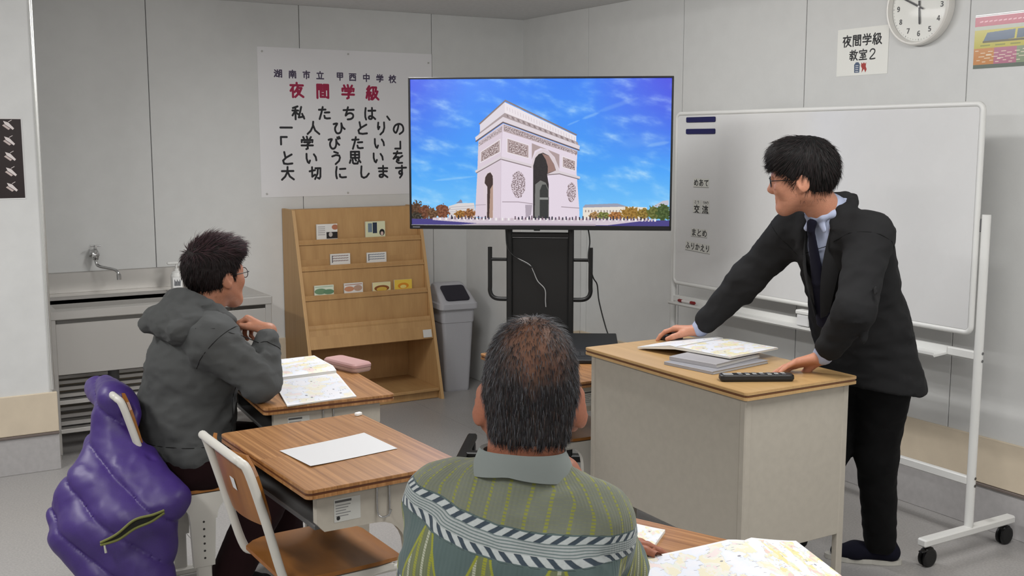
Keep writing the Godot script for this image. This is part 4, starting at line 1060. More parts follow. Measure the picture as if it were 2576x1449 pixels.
# ---------------------------------------------------------------- book display
func book_display() -> void:
	var oak := wood(Color(0.76, 0.60, 0.40), Color(0.70, 0.54, 0.35), 41, "x", 14.0, 0.5)
	var oak2 := wood(Color(0.80, 0.65, 0.45), Color(0.74, 0.58, 0.39), 42, "y", 14.0, 0.5)
	var x0 := 2.226
	var x1 := 3.092
	var t := thing("book_display", "light oak sloping book display shelf with five tiers against the wall", "bookshelf", Vector3(x0, 0, ZB + 0.006))
	var W := x1 - x0
	var DT := 0.185
	var DB := 0.509
	var ht := 1.215
	var front := func(y: float) -> float: return DB + (DT - DB) * y / ht
	for x in [0.0, W - 0.02]:
		var g := Geo.new()
		# local x->depth mapping: outline in (depth, height), drawn out along x
		var tr := Transform3D(Basis(Vector3(0, 0, 1), Vector3(0, 1, 0), Vector3(-1, 0, 0)), Vector3(x + 0.02, 0, 0))
		g.prism(PackedVector2Array([Vector2(0.002, 0), Vector2(DB, 0), Vector2(DT, ht - 0.006), Vector2(DT - 0.008, ht), Vector2(0.002, ht)]), 0.02, tr)
		part("side_panel", g, oak2, t)
	part("top_board", boxm(Vector3(W / 2, ht - 0.014, DT / 2 - 0.012), Vector3(W - 0.042, 0.018, DT - 0.05), 0.002), oak, t)
	part("back_board", boxm(Vector3(W / 2, 0.6, 0.012), Vector3(W - 0.042, 1.18, 0.008), 0.0), oak, t)
	var lips := [1.215, 1.03, 0.873, 0.697, 0.519, 0.377]
	for i in 5:
		# each tier: a sloping board standing behind the lip below it
		var y1: float = lips[i]
		var y0: float = lips[i + 1] - (0.03 if i < 4 else 0.0)
		var zo: float = 0.014 if i < 4 else 0.002
		var a: float = front.call(y1) - 0.012
		var b: float = front.call(y0) - 0.012 - 0.045 * (1.0 if i < 4 else 0.0)
		var g := Geo.new()
		var c := Vector3(W / 2, (y0 + y1) / 2, (a + b) / 2)
		var ln := Vector2(y1 - y0, b - a).length()
		g.box(Vector3.ZERO, Vector3(W - 0.042, ln, 0.014), 0.002, Transform3D(Basis(Vector3.RIGHT, -atan2(b - a, y1 - y0)), c))
		part("tier_board", g, oak, t)
		if i < 4:
			part("tier_ledge", boxm(Vector3(W / 2, y0 + 0.006, (b + front.call(y0)) / 2 - 0.006), Vector3(W - 0.042, 0.012, 0.06), 0.001), oak, t)
	part("bottom_board", boxm(Vector3(W / 2, 0.06, 0.25), Vector3(W - 0.042, 0.018, 0.47), 0.002), oak, t)
	part("kick_board", boxm(Vector3(W / 2, 0.026, 0.455), Vector3(W - 0.042, 0.05, 0.016), 0.002), oak, t)
	var st := part("sticker", boxm(Vector3.ZERO, Vector3(0.06, 0.05, 0.001), 0.0), mat(Color(0.85, 0.84, 0.82), 0.6), t, "white paper sticker")
	st.transform = Transform3D(Basis(Vector3.RIGHT, -atan2(0.03, 0.142) - 0.03), Vector3(3.03 - x0, 0.412, front.call(0.412) + 0.0003))
	# leaflets standing on the ledges: [left x, top y, width, tier, look]
	var specs := [[2.373, 1.122, 0.136, 0, "white leaflet stack with a dark photo corner on top tier", 0], [2.698, 1.127, 0.134, 0, "pale yellow leaflet stack with a blue and black picture on top tier", 1], [2.443, 0.938, 0.13, 1, "white printed leaflet stack, left one on the second tier", 2], [2.686, 0.934, 0.133, 1, "white printed leaflet stack, right one on the second tier", 3], [2.317, 0.754, 0.125, 2, "pale green leaflet stack on the third tier", 4], [2.511, 0.756, 0.124, 2, "pale pink leaflet stack on the third tier", 5], [2.702, 0.748, 0.122, 2, "cream leaflet stack with a brown hill on the third tier", 6], [2.851, 0.756, 0.122, 2, "yellow leaflet stack at right end of the third tier", 7]]
	for s in specs:
		var y0: float = lips[s[3] + 1] - 0.016
		var hgt: float = s[1] - y0
		var p := Pic.new(192, 160, Color(0.90, 0.89, 0.87))
		match s[5]:
			0:
				p.rect(90, 74, 102, 60, Color(0.12, 0.10, 0.10))
				p.blob(128, 96, 18, 22, Color(0.75, 0.72, 0.70))
				p.blob(170, 30, 30, 24, Color(0.72, 0.46, 0.34))
				for k in 5: p.line(Vector2(14, 24 + k * 18), Vector2(76, 24 + k * 18), 5, Color(0.55, 0.52, 0.52))
			1:
				p.im.fill(Color(0.86, 0.86, 0.72))
				p.rect(24, 16, 40, 80, Color(0.45, 0.52, 0.58))
				p.rect(70, 10, 42, 96, Color(0.16, 0.20, 0.28))
				p.blob(160, 100, 26, 30, Color(0.10, 0.09, 0.09))
				p.blob(160, 110, 14, 18, Color(0.82, 0.72, 0.68))
			2, 3:
				for k in 18: p.line(Vector2(24 + (k % 6) * 26, 26 + (k / 6) * 30), Vector2(40 + (k % 6) * 26, 24 + (k / 6) * 30), 12, Color(0.62, 0.55, 0.54) if s[5] == 2 else Color(0.55, 0.57, 0.60))
				p.rect(14, 18, 8, 90, Color(0.32, 0.32, 0.34))
			4:
				p.im.fill(Color(0.88, 0.90, 0.82))
				p.blob(60, 80, 60, 40, Color(0.45, 0.58, 0.44))
				p.blob(140, 90, 54, 34, Color(0.40, 0.55, 0.42))
				p.line(Vector2(10, 22), Vector2(180, 18), 10, Color(0.62, 0.72, 0.62))
			5:
				p.blob(50, 76, 50, 34, Color(0.80, 0.56, 0.42))
				p.blob(140, 70, 44, 40, Color(0.74, 0.60, 0.52))
				p.line(Vector2(10, 22), Vector2(180, 18), 10, Color(0.70, 0.50, 0.42))
			6:
				p.im.fill(Color(0.90, 0.86, 0.66))
				p.blob(96, 90, 80, 46, Color(0.55, 0.32, 0.14))
				p.blob(96, 104, 56, 34, Color(0.84, 0.70, 0.30))
			7:
				p.im.fill(Color(0.92, 0.78, 0.30))
				p.blob(96, 84, 60, 40, Color(0.86, 0.56, 0.14))
				p.blob(96, 96, 34, 24, Color(0.92, 0.84, 0.50))
		var lean := -0.02
		var o := thing("leaflet_stack", s[4], "leaflets", Vector3(s[0] + s[2] / 2, y0 + 0.0005, ZB + 0.006 + front.call(lips[s[3] + 1] - 0.03) - 0.057 + 0.0245), 0.0, "leaflets on the book display")
		var bl := part("pages", boxm(Vector3(0, hgt / 2, -0.007), Vector3(s[2], hgt, 0.012), 0.001), mat(Color(0.84, 0.83, 0.80), 0.7), o)
		bl.rotation.x = lean
		var cv := part("cover", print_sheet(s[2], hgt), paper_mat(p, 0.5), o)
		cv.transform = Transform3D(Basis(Vector3.RIGHT, lean), Basis(Vector3.RIGHT, lean) * Vector3(0, hgt / 2, -0.0006))

# ---------------------------------------------------------------- television and its stand
func television() -> void:
	var turn := deg_to_rad(-36.2)
	var at := Vector3(2.728, 0, -4.36)
	var tv := thing("television", "large flat television showing a stone arch under a blue sky", "television", at, turn)
	var dark := mat(Color(0.03, 0.028, 0.04), 0.35)
	part("back_cover", boxm(Vector3(0, 1.57, -0.022), Vector3(1.225, 0.70, 0.042), 0.008), black_m, tv)
	var fr := Geo.new()
	fr.box(Vector3(0, 1.922, 0.008), Vector3(1.234, 0.009, 0.02), 0.002)
	fr.box(Vector3(0, 1.227, 0.008), Vector3(1.234, 0.021, 0.02), 0.002)
	fr.box(Vector3(-0.6125, 1.573, 0.008), Vector3(0.009, 0.70, 0.02), 0.002)
	fr.box(Vector3(0.6125, 1.573, 0.008), Vector3(0.009, 0.70, 0.02), 0.002)
	part("bezel", fr, dark, tv)
	part("brand_plate", boxm(Vector3(-0.585, 1.226, 0.0185), Vector3(0.035, 0.004, 0.001), 0.0), mat(Color(0.45, 0.45, 0.47), 0.4), tv)
	part("sensor", boxm(Vector3(-0.01, 1.215, 0.010), Vector3(0.03, 0.008, 0.012), 0.002), dark, tv)
	var scr := StandardMaterial3D.new()
	var tex := screen_picture().tex()
	scr.albedo_color = Color(0.02, 0.02, 0.02)
	scr.roughness = 0.25
	scr.emission_enabled = true
	scr.emission = Color(1, 1, 1)
	scr.emission_texture = tex
	scr.emission_operator = BaseMaterial3D.EMISSION_OP_MULTIPLY
	scr.emission_energy_multiplier = 0.95
	scr.texture_repeat = false
	var so := part("screen", print_sheet(1.217, 0.681, 0.004), scr, tv, "lit screen")
	so.position = Vector3(0, 1.5775, 0.006)
	var l := AreaLight3D.new()
	l.name = "screen_light"
	l.area_size = Vector2(1.2, 0.67)
	l.light_energy = 0.10
	l.light_color = Color(0.62, 0.78, 1.0)
	l.area_range = 12.0
	l.area_attenuation = 2.0
	l.shadow_enabled = true
	tv.add_child(l)
	l.position = Vector3(0, 1.5775, 0.03)
	l.rotation.y = PI
	# stand
	var st := thing("television_stand", "black metal television stand with curved side handles", "stand", at + Vector3(0.014, 0, -0.02), turn)
	for x in [-0.148, 0.148]:
		part("post", boxm(Vector3(x, 0.86, -0.05), Vector3(0.028, 1.62, 0.03), 0.006), black_m, st)
	part("cover_panel", boxm(Vector3(0, 0.72, -0.058), Vector3(0.27, 0.90, 0.012), 0.002), mat(Color(0.018, 0.018, 0.02), 0.5), st)
	part("cross_bar", boxm(Vector3(0, 1.185, -0.05), Vector3(0.28, 0.024, 0.024), 0.004), black_m, st)
	part("mount_plate", boxm(Vector3(0, 1.55, -0.055), Vector3(0.42, 0.42, 0.02), 0.004), black_m, st)
	for s in [-1.0, 1.0]:
		var pts := [Vector3(s * 0.243, 1.125, -0.05), Vector3(s * 0.243, 0.95, -0.05), Vector3(s * 0.243, 0.91, -0.05), Vector3(s * 0.232, 0.885, -0.05), Vector3(s * 0.205, 0.873, -0.05), Vector3(s * 0.15, 0.872, -0.05)]
		var g := Geo.new()
		g.tube(curve(pts, 6), 0.0105, 12)
		var h := part("handle", g, black_m, st)
		part("handle_bar", tubem([Vector3(s * 0.243, 1.065, -0.05), Vector3(s * 0.15, 1.065, -0.05)], 0.008, 10), black_m, h)
	for s in [-1.0, 1.0]:
		var ft := part("foot_beam", boxm(Vector3(s * 0.38, 0.085, -0.10), Vector3(0.05, 0.035, 0.6), 0.008), black_m, st)
		for z in [-0.37, 0.17]:
			part("caster", caster_geo(Vector3(s * 0.38, 0, z), 0.033), black_m, ft)
	part("foot_bar", boxm(Vector3(0, 0.085, -0.06), Vector3(0.74, 0.035, 0.05), 0.006), black_m, st)
	# cables
	var b := Basis(Vector3.UP, turn)
	var w := func(x: float, y: float, z: float) -> Vector3: return at + b * Vector3(x, y, z)
	var cab := mat(Color(0.03, 0.03, 0.03), 0.5)
	single("power_cable", tubem(curve([w.call(-0.163, 1.24, -0.052), w.call(-0.163, 1.205, -0.045), w.call(-0.152, 1.12, -0.03), w.call(-0.10, 1.07, -0.028), w.call(-0.03, 1.03, -0.028)], 6), 0.0028, 8), cab, "thin black cable hanging behind the left stand post", "cable")
	single("signal_cable", tubem(curve([w.call(0.225, 1.24, -0.05), w.call(0.238, 1.16, -0.05), w.call(0.232, 1.08, -0.028), w.call(0.255, 0.99, -0.03), w.call(0.275, 0.95, -0.05), w.call(0.285, 0.87, -0.05), w.call(0.32, 0.74, -0.04), w.call(0.37, 0.60, 0.0), w.call(0.40, 0.3, 0.05), w.call(0.42, 0.006, 0.08)], 6), 0.0032, 8), cab, "black cable running down beside the right handle", "cable")
	single("white_cable", tubem(curve([w.call(-0.11, 1.075, -0.046), w.call(-0.05, 1.045, -0.04), w.call(-0.03, 1.01, -0.046), w.call(-0.01, 0.965, -0.046), w.call(0.025, 0.925, -0.046), w.call(0.028, 0.87, -0.046), w.call(0.03, 0.84, -0.046)], 6), 0.0022, 8), mat(Color(0.62, 0.62, 0.62), 0.5), "thin white cable on the black stand panel", "cable")

func caster_geo(at: Vector3, r: float) -> Geo:
	var g := Geo.new()
	var ax := Basis(Vector3.BACK, PI / 2)
	for s in [-1.0, 1.0]:
		g.lathe([Vector2(0.0001, -0.007), Vector2(r * 0.8, -0.007), Vector2(r, -0.004), Vector2(r, 0.004), Vector2(r * 0.8, 0.007), Vector2(0.0001, 0.007)], 22, Transform3D(ax, at + Vector3(s * 0.011, r, 0)))
	g.box(at + Vector3(0, r * 1.45, 0), Vector3(0.03, r * 1.2, r * 1.2), 0.005)
	g.tube([at + Vector3(0, r * 1.9, 0), at + Vector3(0, r * 2.3, 0)], 0.008, 8)
	return g

# ---------------------------------------------------------------- whiteboard
func whiteboard() -> void:
	var at := Vector3(3.674, 0, -3.592)
	var white := mat(Color(0.85, 0.85, 0.84), 0.4)
	var t := thing("whiteboard", "white mobile whiteboard on a metal frame with casters", "whiteboard", at, -PI / 2)
	var yc := 1.331
	var W := 1.822
	var H := 0.892
	var g := Geo.new()
	g.prism(round_poly(W - 0.004, H - 0.004, 0.026), 0.016, Transform3D(Basis(), Vector3(0, yc, 0.0)))
	var brd := part("board", g, mat(Color(0.80, 0.80, 0.79), 0.5), t)
	g = Geo.new()
	g.prism(round_poly(W - 0.034, H - 0.034, 0.012), 0.0015, Transform3D(Basis(), Vector3(0, yc, 0.016)))
	part("writing_surface", g, mottled(Color(0.83, 0.83, 0.83), 0.015, 51, 0.01, 0.6, 0.22), brd, "glossy white writing surface")
	g = Geo.new()
	var loop := []
	var rp := round_poly(W - 0.012, H - 0.012, 0.026)
	for q in rp: loop.append(Vector3(q.x, q.y + yc, 0.011))
	loop.append(loop[0])
	loop.append(loop[1])
	g.tube(loop, 0.0115, 10, false)
	part("frame", g, white, brd)
	for s in [-1.0, 1.0]:
		g = Geo.new()
		g.tube([Vector3(s * 0.934, 0.115, -0.004), Vector3(s * 0.934, 1.352, -0.004)], 0.0185, 16, true, 0.8, Vector3(1, 0, 0))
		var post := part("post", g, white, t)
		for y in [0.785, 0.815, 0.285, 0.315]:
			part("screw", tubem([Vector3(s * 0.9525, y, -0.004), Vector3(s * 0.9535, y, -0.004)], 0.006, 10), mat(Color(0.5, 0.5, 0.5), 0.3, 1.0), post)
		part("pivot", boxm(Vector3(s * 0.913, 1.31, -0.002), Vector3(0.02, 0.05, 0.02), 0.004), mat(Color(0.35, 0.35, 0.36), 0.5), post)
		var ft := part("foot", boxm(Vector3(s * 0.934, 0.10, 0.0), Vector3(0.042, 0.032, 0.55), 0.006), white, t)
		for z in [-0.235, 0.235]:
			part("caster", caster_geo(Vector3(s * 0.934, 0, z), 0.0365), black_m, ft)
		part("caster_lever", boxm(Vector3(s * 0.934 + 0.01, 0.07, 0.275), Vector3(0.02, 0.006, 0.03), 0.002), black_m, ft)
	part("lower_rail", boxm(Vector3(0, 0.30, -0.004), Vector3(1.84, 0.034, 0.024), 0.004), white, t)
	part("upper_rail", boxm(Vector3(0, 0.803, -0.004), Vector3(1.84, 0.034, 0.024), 0.004), white, t)
	g = Geo.new()
	g.prism(PackedVector2Array([Vector2(0.008, 0.79), Vector2(0.085, 0.784), Vector2(0.092, 0.792), Vector2(0.092, 0.802), Vector2(0.088, 0.802), Vector2(0.086, 0.793), Vector2(0.012, 0.797), Vector2(0.010, 0.822), Vector2(0.006, 0.822)]), 1.66, Transform3D(Basis(Vector3(0, 0, 1), Vector3(0, 1, 0), Vector3(-1, 0, 0)), Vector3(0.80, 0, 0)))
	part("pen_tray", g, white, t)
	# magnets and word cards; local x = z + 3.592, local y = y
	var zf := 3.674 - 0.0176
	var blue := mat(Color(0.055, 0.06, 0.30), 0.4)
	for m in [[1.739, "upper blue magnet bar at the top left of the whiteboard"], [1.680, "lower blue magnet bar at the top left of the whiteboard"]]:
		g = Geo.new()
		g.prism(round_poly(0.222, 0.026, 0.006, 3), 0.005, Transform3D())
		single("magnet_bar", g, blue, m[1], "magnet", Vector3(zf, m[0], -4.306), -PI / 2, "blue magnet bars")
	var cards := [["めあて", -4.352, -4.234, 1.443, 1.397, "first word card from the top of the whiteboard"], ["交", -4.352, -4.292, 1.333, 1.266, "square word card, left of the pair on the whiteboard"], ["流", -4.286, -4.226, 1.333, 1.266, "square word card, right of the pair on the whiteboard"], ["まとめ", -4.362, -4.238, 1.186, 1.143, "word card below the square pair on the whiteboard"], ["ふりかえり", -4.406, -4.213, 1.114, 1.066, "long tilted word card, lowest on the whiteboard"]]
	for c in cards:
		var wd: float = c[2] - c[1]
		var hg: float = c[3] - c[4]
		var k := 2400.0
		var p := Pic.new(int(wd * k), int(hg * k), Color(0.80, 0.80, 0.78))
		var n: int = c[0].length()
		if n == 1:
			glyph(p, c[0], 18, 60, 104, 14, Color(0.13, 0.13, 0.14))
			var fg := "こう" if c[0] == "交" else "りゅう"
			for i in fg.length(): glyph(p, fg[i], 34 + i * 100.0 / fg.length() - 8, 8, 36, 6, Color(0.25, 0.25, 0.26))
		else:
			var sz := p.w / float(n) * 0.88
			for i in n: glyph(p, c[0][i], p.w / float(n) * (i + 0.06), (p.h - sz) / 2 - 4, sz, 11, Color(0.13, 0.13, 0.14))
		p.rect(0, p.h - 5, p.w, 5, Color(0.45, 0.45, 0.45))
		var o := single("word_card", print_sheet(wd, hg, 0.0012), paper_mat(p, 0.6), c[5], "word card", Vector3(zf, (c[3] + c[4]) / 2, (c[1] + c[2]) / 2), -PI / 2, "word cards on the whiteboard")
		if n == 5: o.rotation.z = -0.04
	# marker and erasers in the tray
	var mk := thing("marker_pen", "red and white marker pen lying in the whiteboard tray", "marker", Vector3(3.62, 0.804, -4.345), -PI / 2)
	part("barrel", tubem([Vector3(-0.035, 0.002, 0), Vector3(0.035, 0.002, 0)], 0.0075, 14), mat(Color(0.85, 0.83, 0.82), 0.4), mk)
	var red := mat(Color(0.50, 0.06, 0.07), 0.4)
	part("cap", tubem([Vector3(-0.066, 0.002, 0), Vector3(-0.06, 0.002, 0), Vector3(-0.034, 0.002, 0)], [0.006, 0.0085, 0.0085], 14), red, mk)
	part("end_plug", tubem([Vector3(0.034, 0.002, 0), Vector3(0.062, 0.002, 0), Vector3(0.066, 0.002, 0)], [0.0085, 0.0085, 0.006], 14), red, mk)
	var er := thing("board_eraser", "white board eraser standing in the whiteboard tray", "eraser", Vector3(3.635, 0.798, -3.53), -PI / 2)
	part("handle", boxm(Vector3(0, 0.062, 0), Vector3(0.085, 0.02, 0.045), 0.005), white, er)
	part("sponge", boxm(Vector3(0, 0.026, 0), Vector3(0.072, 0.052, 0.036), 0.004), mat(Color(0.80, 0.80, 0.80), 0.9), er)
	var e2 := thing("black_eraser", "small black eraser lying in the whiteboard tray", "eraser", Vector3(3.635, 0.797, -3.43), -PI / 2)
	part("handle", boxm(Vector3(0, 0.026, 0), Vector3(0.075, 0.016, 0.042), 0.005), black_m, e2)
	part("felt", boxm(Vector3(0, 0.009, 0), Vector3(0.073, 0.018, 0.04), 0.002), mat(Color(0.06, 0.06, 0.07), 0.9), e2)

# ---------------------------------------------------------------- lectern and desks
const FLAT := Basis(Vector3(1, 0, 0), Vector3(0, 0, -1), Vector3(0, 1, 0))   # outline lies level, drawn upwards
var shell_m: StandardMaterial3D
func slab(parent: Node, w: float, d: float, top: float, thick: float, r: float, face: Material, edge: Material) -> void:
	var g := Geo.new()
	g.prism(round_poly(w - 0.001, d - 0.001, r), thick * 0.3, Transform3D(FLAT, Vector3(0, top - thick * 0.3 - 0.001, 0)))
	g.prism(round_poly(w - 0.004, d - 0.004, r), 0.0012, Transform3D(FLAT, Vector3(0, top - 0.0012, 0)))
	part("tabletop", g, face, parent)
	g = Geo.new()
	g.prism(round_poly(w - 0.005, d - 0.005, r), thick * 0.3, Transform3D(FLAT, Vector3(0, top - thick * 0.62, 0)))
	part("edge_band", g, edge, parent)
	g = Geo.new()
	g.prism(round_poly(w - 0.001, d - 0.001, r), thick * 0.36, Transform3D(FLAT, Vector3(0, top - thick, 0)))
	part("underlayer", g, face, parent)

func lectern() -> void:
	shell_m = mottled(Color(0.67, 0.645, 0.60), 0.04, 61, 0.04, 1.2, 0.42)
	var wood_m := wood(Color(0.72, 0.585, 0.40), Color(0.66, 0.53, 0.35), 62, "z", 12.0, 0.38)
	var edge := mat(Color(0.40, 0.25, 0.13), 0.45)
	var t := thing("lectern", "beige steel teacher's desk with wooden top between teacher and pupils", "desk", Vector3(2.572, 0, -2.937), 0.0)
	slab(t, 0.50, 0.895, 0.85, 0.026, 0.014, wood_m, edge)
	part("front_panel", boxm(Vector3(-0.226, 0.561, 0), Vector3(0.006, 0.522, 0.80), 0.002), shell_m, t)
	part("side_panel", boxm(Vector3(0.0, 0.561, 0.421), Vector3(0.43, 0.522, 0.006), 0.002), shell_m, t)
	part("side_panel", boxm(Vector3(0.0, 0.561, -0.421), Vector3(0.43, 0.522, 0.006), 0.002), shell_m, t)
	part("shelf", boxm(Vector3(0.0, 0.56, 0), Vector3(0.42, 0.012, 0.82), 0.002), shell_m, t)
	for c in [[-0.218, 0.413], [0.218, 0.413], [-0.218, -0.413], [0.218, -0.413]]:
		var lg := part("leg", boxm(Vector3(c[0], 0.4215, c[1]), Vector3(0.028, 0.803, 0.028), 0.004), shell_m, t)
		part("rubber_foot", boxm(Vector3(c[0], 0.01, c[1]), Vector3(0.032, 0.02, 0.032), 0.004), black_m, lg)

var desk_wood: StandardMaterial3D
var desk_edge: StandardMaterial3D
func make_desk(label: String) -> Node3D:
	var t := thing("school_desk", label, "desk", Vector3.ZERO, 0.0, "pupils' desks")
	slab(t, 0.46, 0.66, 0.76, 0.024, 0.018, desk_wood, desk_edge)
	# shallow steel book tray, open towards the pupil
	var g := Geo.new()
	g.box(Vector3(0.0, 0.632, 0), Vector3(0.36, 0.003, 0.53), 0.0)
	g.box(Vector3(0.178, 0.682, 0), Vector3(0.003, 0.10, 0.53), 0.0)
	for s in [-1.0, 1.0]: g.box(Vector3(0, 0.682, s * 0.265), Vector3(0.36, 0.10, 0.003), 0.0)
	g.box(Vector3(-0.18, 0.636, 0), Vector3(0.012, 0.014, 0.53), 0.003)
	part("book_tray", g, mat(Color(0.33, 0.33, 0.33), 0.5), t)
	for s in [-1.0, 1.0]:
		# pressed side frame: wide plate above, column below, curved between
		var o := PackedVector2Array([Vector2(-0.19, 0.735), Vector2(-0.19, 0.655), Vector2(-0.17, 0.632), Vector2(-0.02, 0.628)])
		for k in 7:
			var a := PI / 2 * k / 6.0
			o.append(Vector2(-0.02 + 0.085 * sin(a), 0.543 + 0.085 * cos(a)))
		o.append_array(PackedVector2Array([Vector2(0.072, 0.35), Vector2(0.076, 0.06), Vector2(0.132, 0.06), Vector2(0.140, 0.35), Vector2(0.150, 0.62), Vector2(0.185, 0.66), Vector2(0.185, 0.735)]))
		g = Geo.new()
		g.prism(o, 0.024, Transform3D(Basis(), Vector3(0, 0, s * 0.283 - 0.012)))
		var fr := part("side_frame", g, shell_m, t)
		g = Geo.new()
		g.box(Vector3(0.0, 0.045, s * 0.283), Vector3(0.40, 0.036, 0.034), 0.008)
		part("foot_runner", g, mat(Color(0.80, 0.79, 0.76), 0.45), fr)
		for e in [-0.205, 0.205]:
			part("rubber_cap", boxm(Vector3(e, 0.026, s * 0.283), Vector3(0.05, 0.05, 0.042), 0.01), black_m, fr)
		g = Geo.new()
		g.tube(curve([Vector3(-0.02, 0.725, s * 0.299), Vector3(-0.02, 0.66, s * 0.299), Vector3(-0.012, 0.645, s * 0.306), Vector3(0.0, 0.652, s * 0.322), Vector3(0.006, 0.668, s * 0.328)], 5), 0.0026, 8)
		g.tube(curve([Vector3(0.016, 0.725, s * 0.299), Vector3(0.016, 0.66, s * 0.299), Vector3(0.010, 0.645, s * 0.306), Vector3(0.002, 0.652, s * 0.322)], 5), 0.0026, 8)
		part("bag_hook", g, mat(Color(0.72, 0.72, 0.72), 0.25, 1.0), fr)
	g = Geo.new()
	g.box(Vector3(0.108, 0.20, 0), Vector3(0.028, 0.028, 0.55), 0.006)
	part("cross_bar", g, shell_m, t)
	var p := Pic.new(160, 120, Color(0.72, 0.72, 0.70))
	p.rect(6, 8, 100, 12, Color(0.30, 0.30, 0.30))
	for k in 5: p.rect(10, 32 + k * 14, 90 - (k % 3) * 14, 5, Color(0.48, 0.48, 0.48))
	p.blob(24, 100, 11, 11, Color(0.14, 0.14, 0.14))
	var lb := part("maker_label", print_sheet(0.075, 0.062), paper_mat(p, 0.4), t)
	lb.position = Vector3(-0.105, 0.682, 0.2952)
	return t

func make_chair(label: String) -> Node3D:
	# faces +x; origin on the floor under the middle of the seat
	var t := thing("school_chair", label, "chair", Vector3.ZERO, 0.0, "pupils' chairs")
	var ply := desk_ply
	var frame := mat(Color(0.80, 0.79, 0.76), 0.38)
	# seat: one moulded plate, dished, with a turned-down front edge
	var rows := []
	for i in 13:
		var u := i / 12.0
		var row := []
		for j in 13:
			var w := j / 12.0 * 2.0 - 1.0
			var half := 0.19 - 0.055 * pow(absf(u - 0.5) * 2.0, 5.0)
			var y := 0.44 - 0.012 * (1.0 - w * w) * sin(u * PI) - 0.02 * pow(maxf(0.0, (u - 0.8) / 0.2), 2.0)
			row.append(Vector3(-0.185 + 0.375 * u, y, w * half))
		rows.append(row)
	var g := Geo.new()
	g.sheet(rows, 0.011)
	part("seat", g, ply, t)
	# backrest plate, curved round the back
	rows = []
	for i in 9:
		var u := i / 8.0
		var row := []
		for j in 17:
			var w := j / 16.0 * 2.0 - 1.0
			var hz := 0.178 - 0.03 * pow(absf(u - 0.45) * 2.0, 4.0)
			var x := -0.213 - 0.05 * u - 0.030 * (1.0 - w * w)
			row.append(Vector3(x, 0.60 + 0.20 * u, w * hz))
		rows.append(row)
	g = Geo.new()
	g.sheet(rows, 0.010)
	part("backrest", g, ply, t)
	# bent tube: seat rails, up the back, across
	var pts := []
	for s in [1.0, -1.0]:
		var side := [Vector3(0.16, 0.41, s * 0.165), Vector3(-0.10, 0.41, s * 0.165), Vector3(-0.155, 0.415, s * 0.168), Vector3(-0.185, 0.45, s * 0.172), Vector3(-0.232, 0.62, s * 0.178), Vector3(-0.275, 0.765, s * 0.178), Vector3(-0.290, 0.79, s * 0.160), Vector3(-0.298, 0.797, s * 0.12)]
		if s < 0: side.reverse()
		pts.append_array(side)
	g = Geo.new()
	g.tube(curve(pts, 5), 0.0125, 12)
	part("tube_frame", g, frame, t)
	for s in [-1.0, 1.0]:
		var o := PackedVector2Array([Vector2(-0.15, 0.43), Vector2(-0.15, 0.412)])
		for k in 6:
			var a := PI / 2 * k / 5.0
			o.append(Vector2(-0.15 + 0.075 * sin(a), 0.337 + 0.075 * cos(a)))
		o.append_array(PackedVector2Array([Vector2(-0.068, 0.17), Vector2(0.004, 0.17), Vector2(0.012, 0.337)]))
		for k in 6:
			var a := PI / 2 * k / 5.0
			o.append(Vector2(0.017 + 0.075 * (1.0 - cos(a)), 0.337 + 0.075 * sin(a)))
		o.append_array(PackedVector2Array([Vector2(0.14, 0.414), Vector2(0.14, 0.43)]))
		g = Geo.new()
		g.prism(o, 0.022, Transform3D(Basis(), Vector3(0, 0, s * 0.178 - 0.011)))
		var lg := part("leg", g, frame, t)
		part("leg_post", boxm(Vector3(-0.032, 0.12, s * 0.178), Vector3(0.052, 0.20, 0.016), 0.004), frame, lg)
		part("foot_runner", boxm(Vector3(-0.02, 0.024, s * 0.178), Vector3(0.39, 0.03, 0.03), 0.008), frame, lg)
		for e in [-0.2, 0.165]:
			part("rubber_cap", boxm(Vector3(e, 0.018, s * 0.178), Vector3(0.045, 0.036, 0.036), 0.008), black_m, lg)
		for k in 6:
			part("adjusting_hole", tubem([Vector3(-0.03, 0.20 + k * 0.026, s * 0.1885), Vector3(-0.03, 0.20 + k * 0.026, s * 0.1895)], 0.004, 10), mat(Color(0.2, 0.19, 0.18), 0.7), lg)
	var st := part("sticker", print_sheet(0.075, 0.035), mat(Color(0.84, 0.84, 0.84), 0.4), t, "white paper sticker")
	st.transform = Transform3D(Basis(Vector3.UP, -PI / 2) * Basis(Vector3.RIGHT, 0.25), Vector3(-0.272, 0.70, 0.02))
	return t

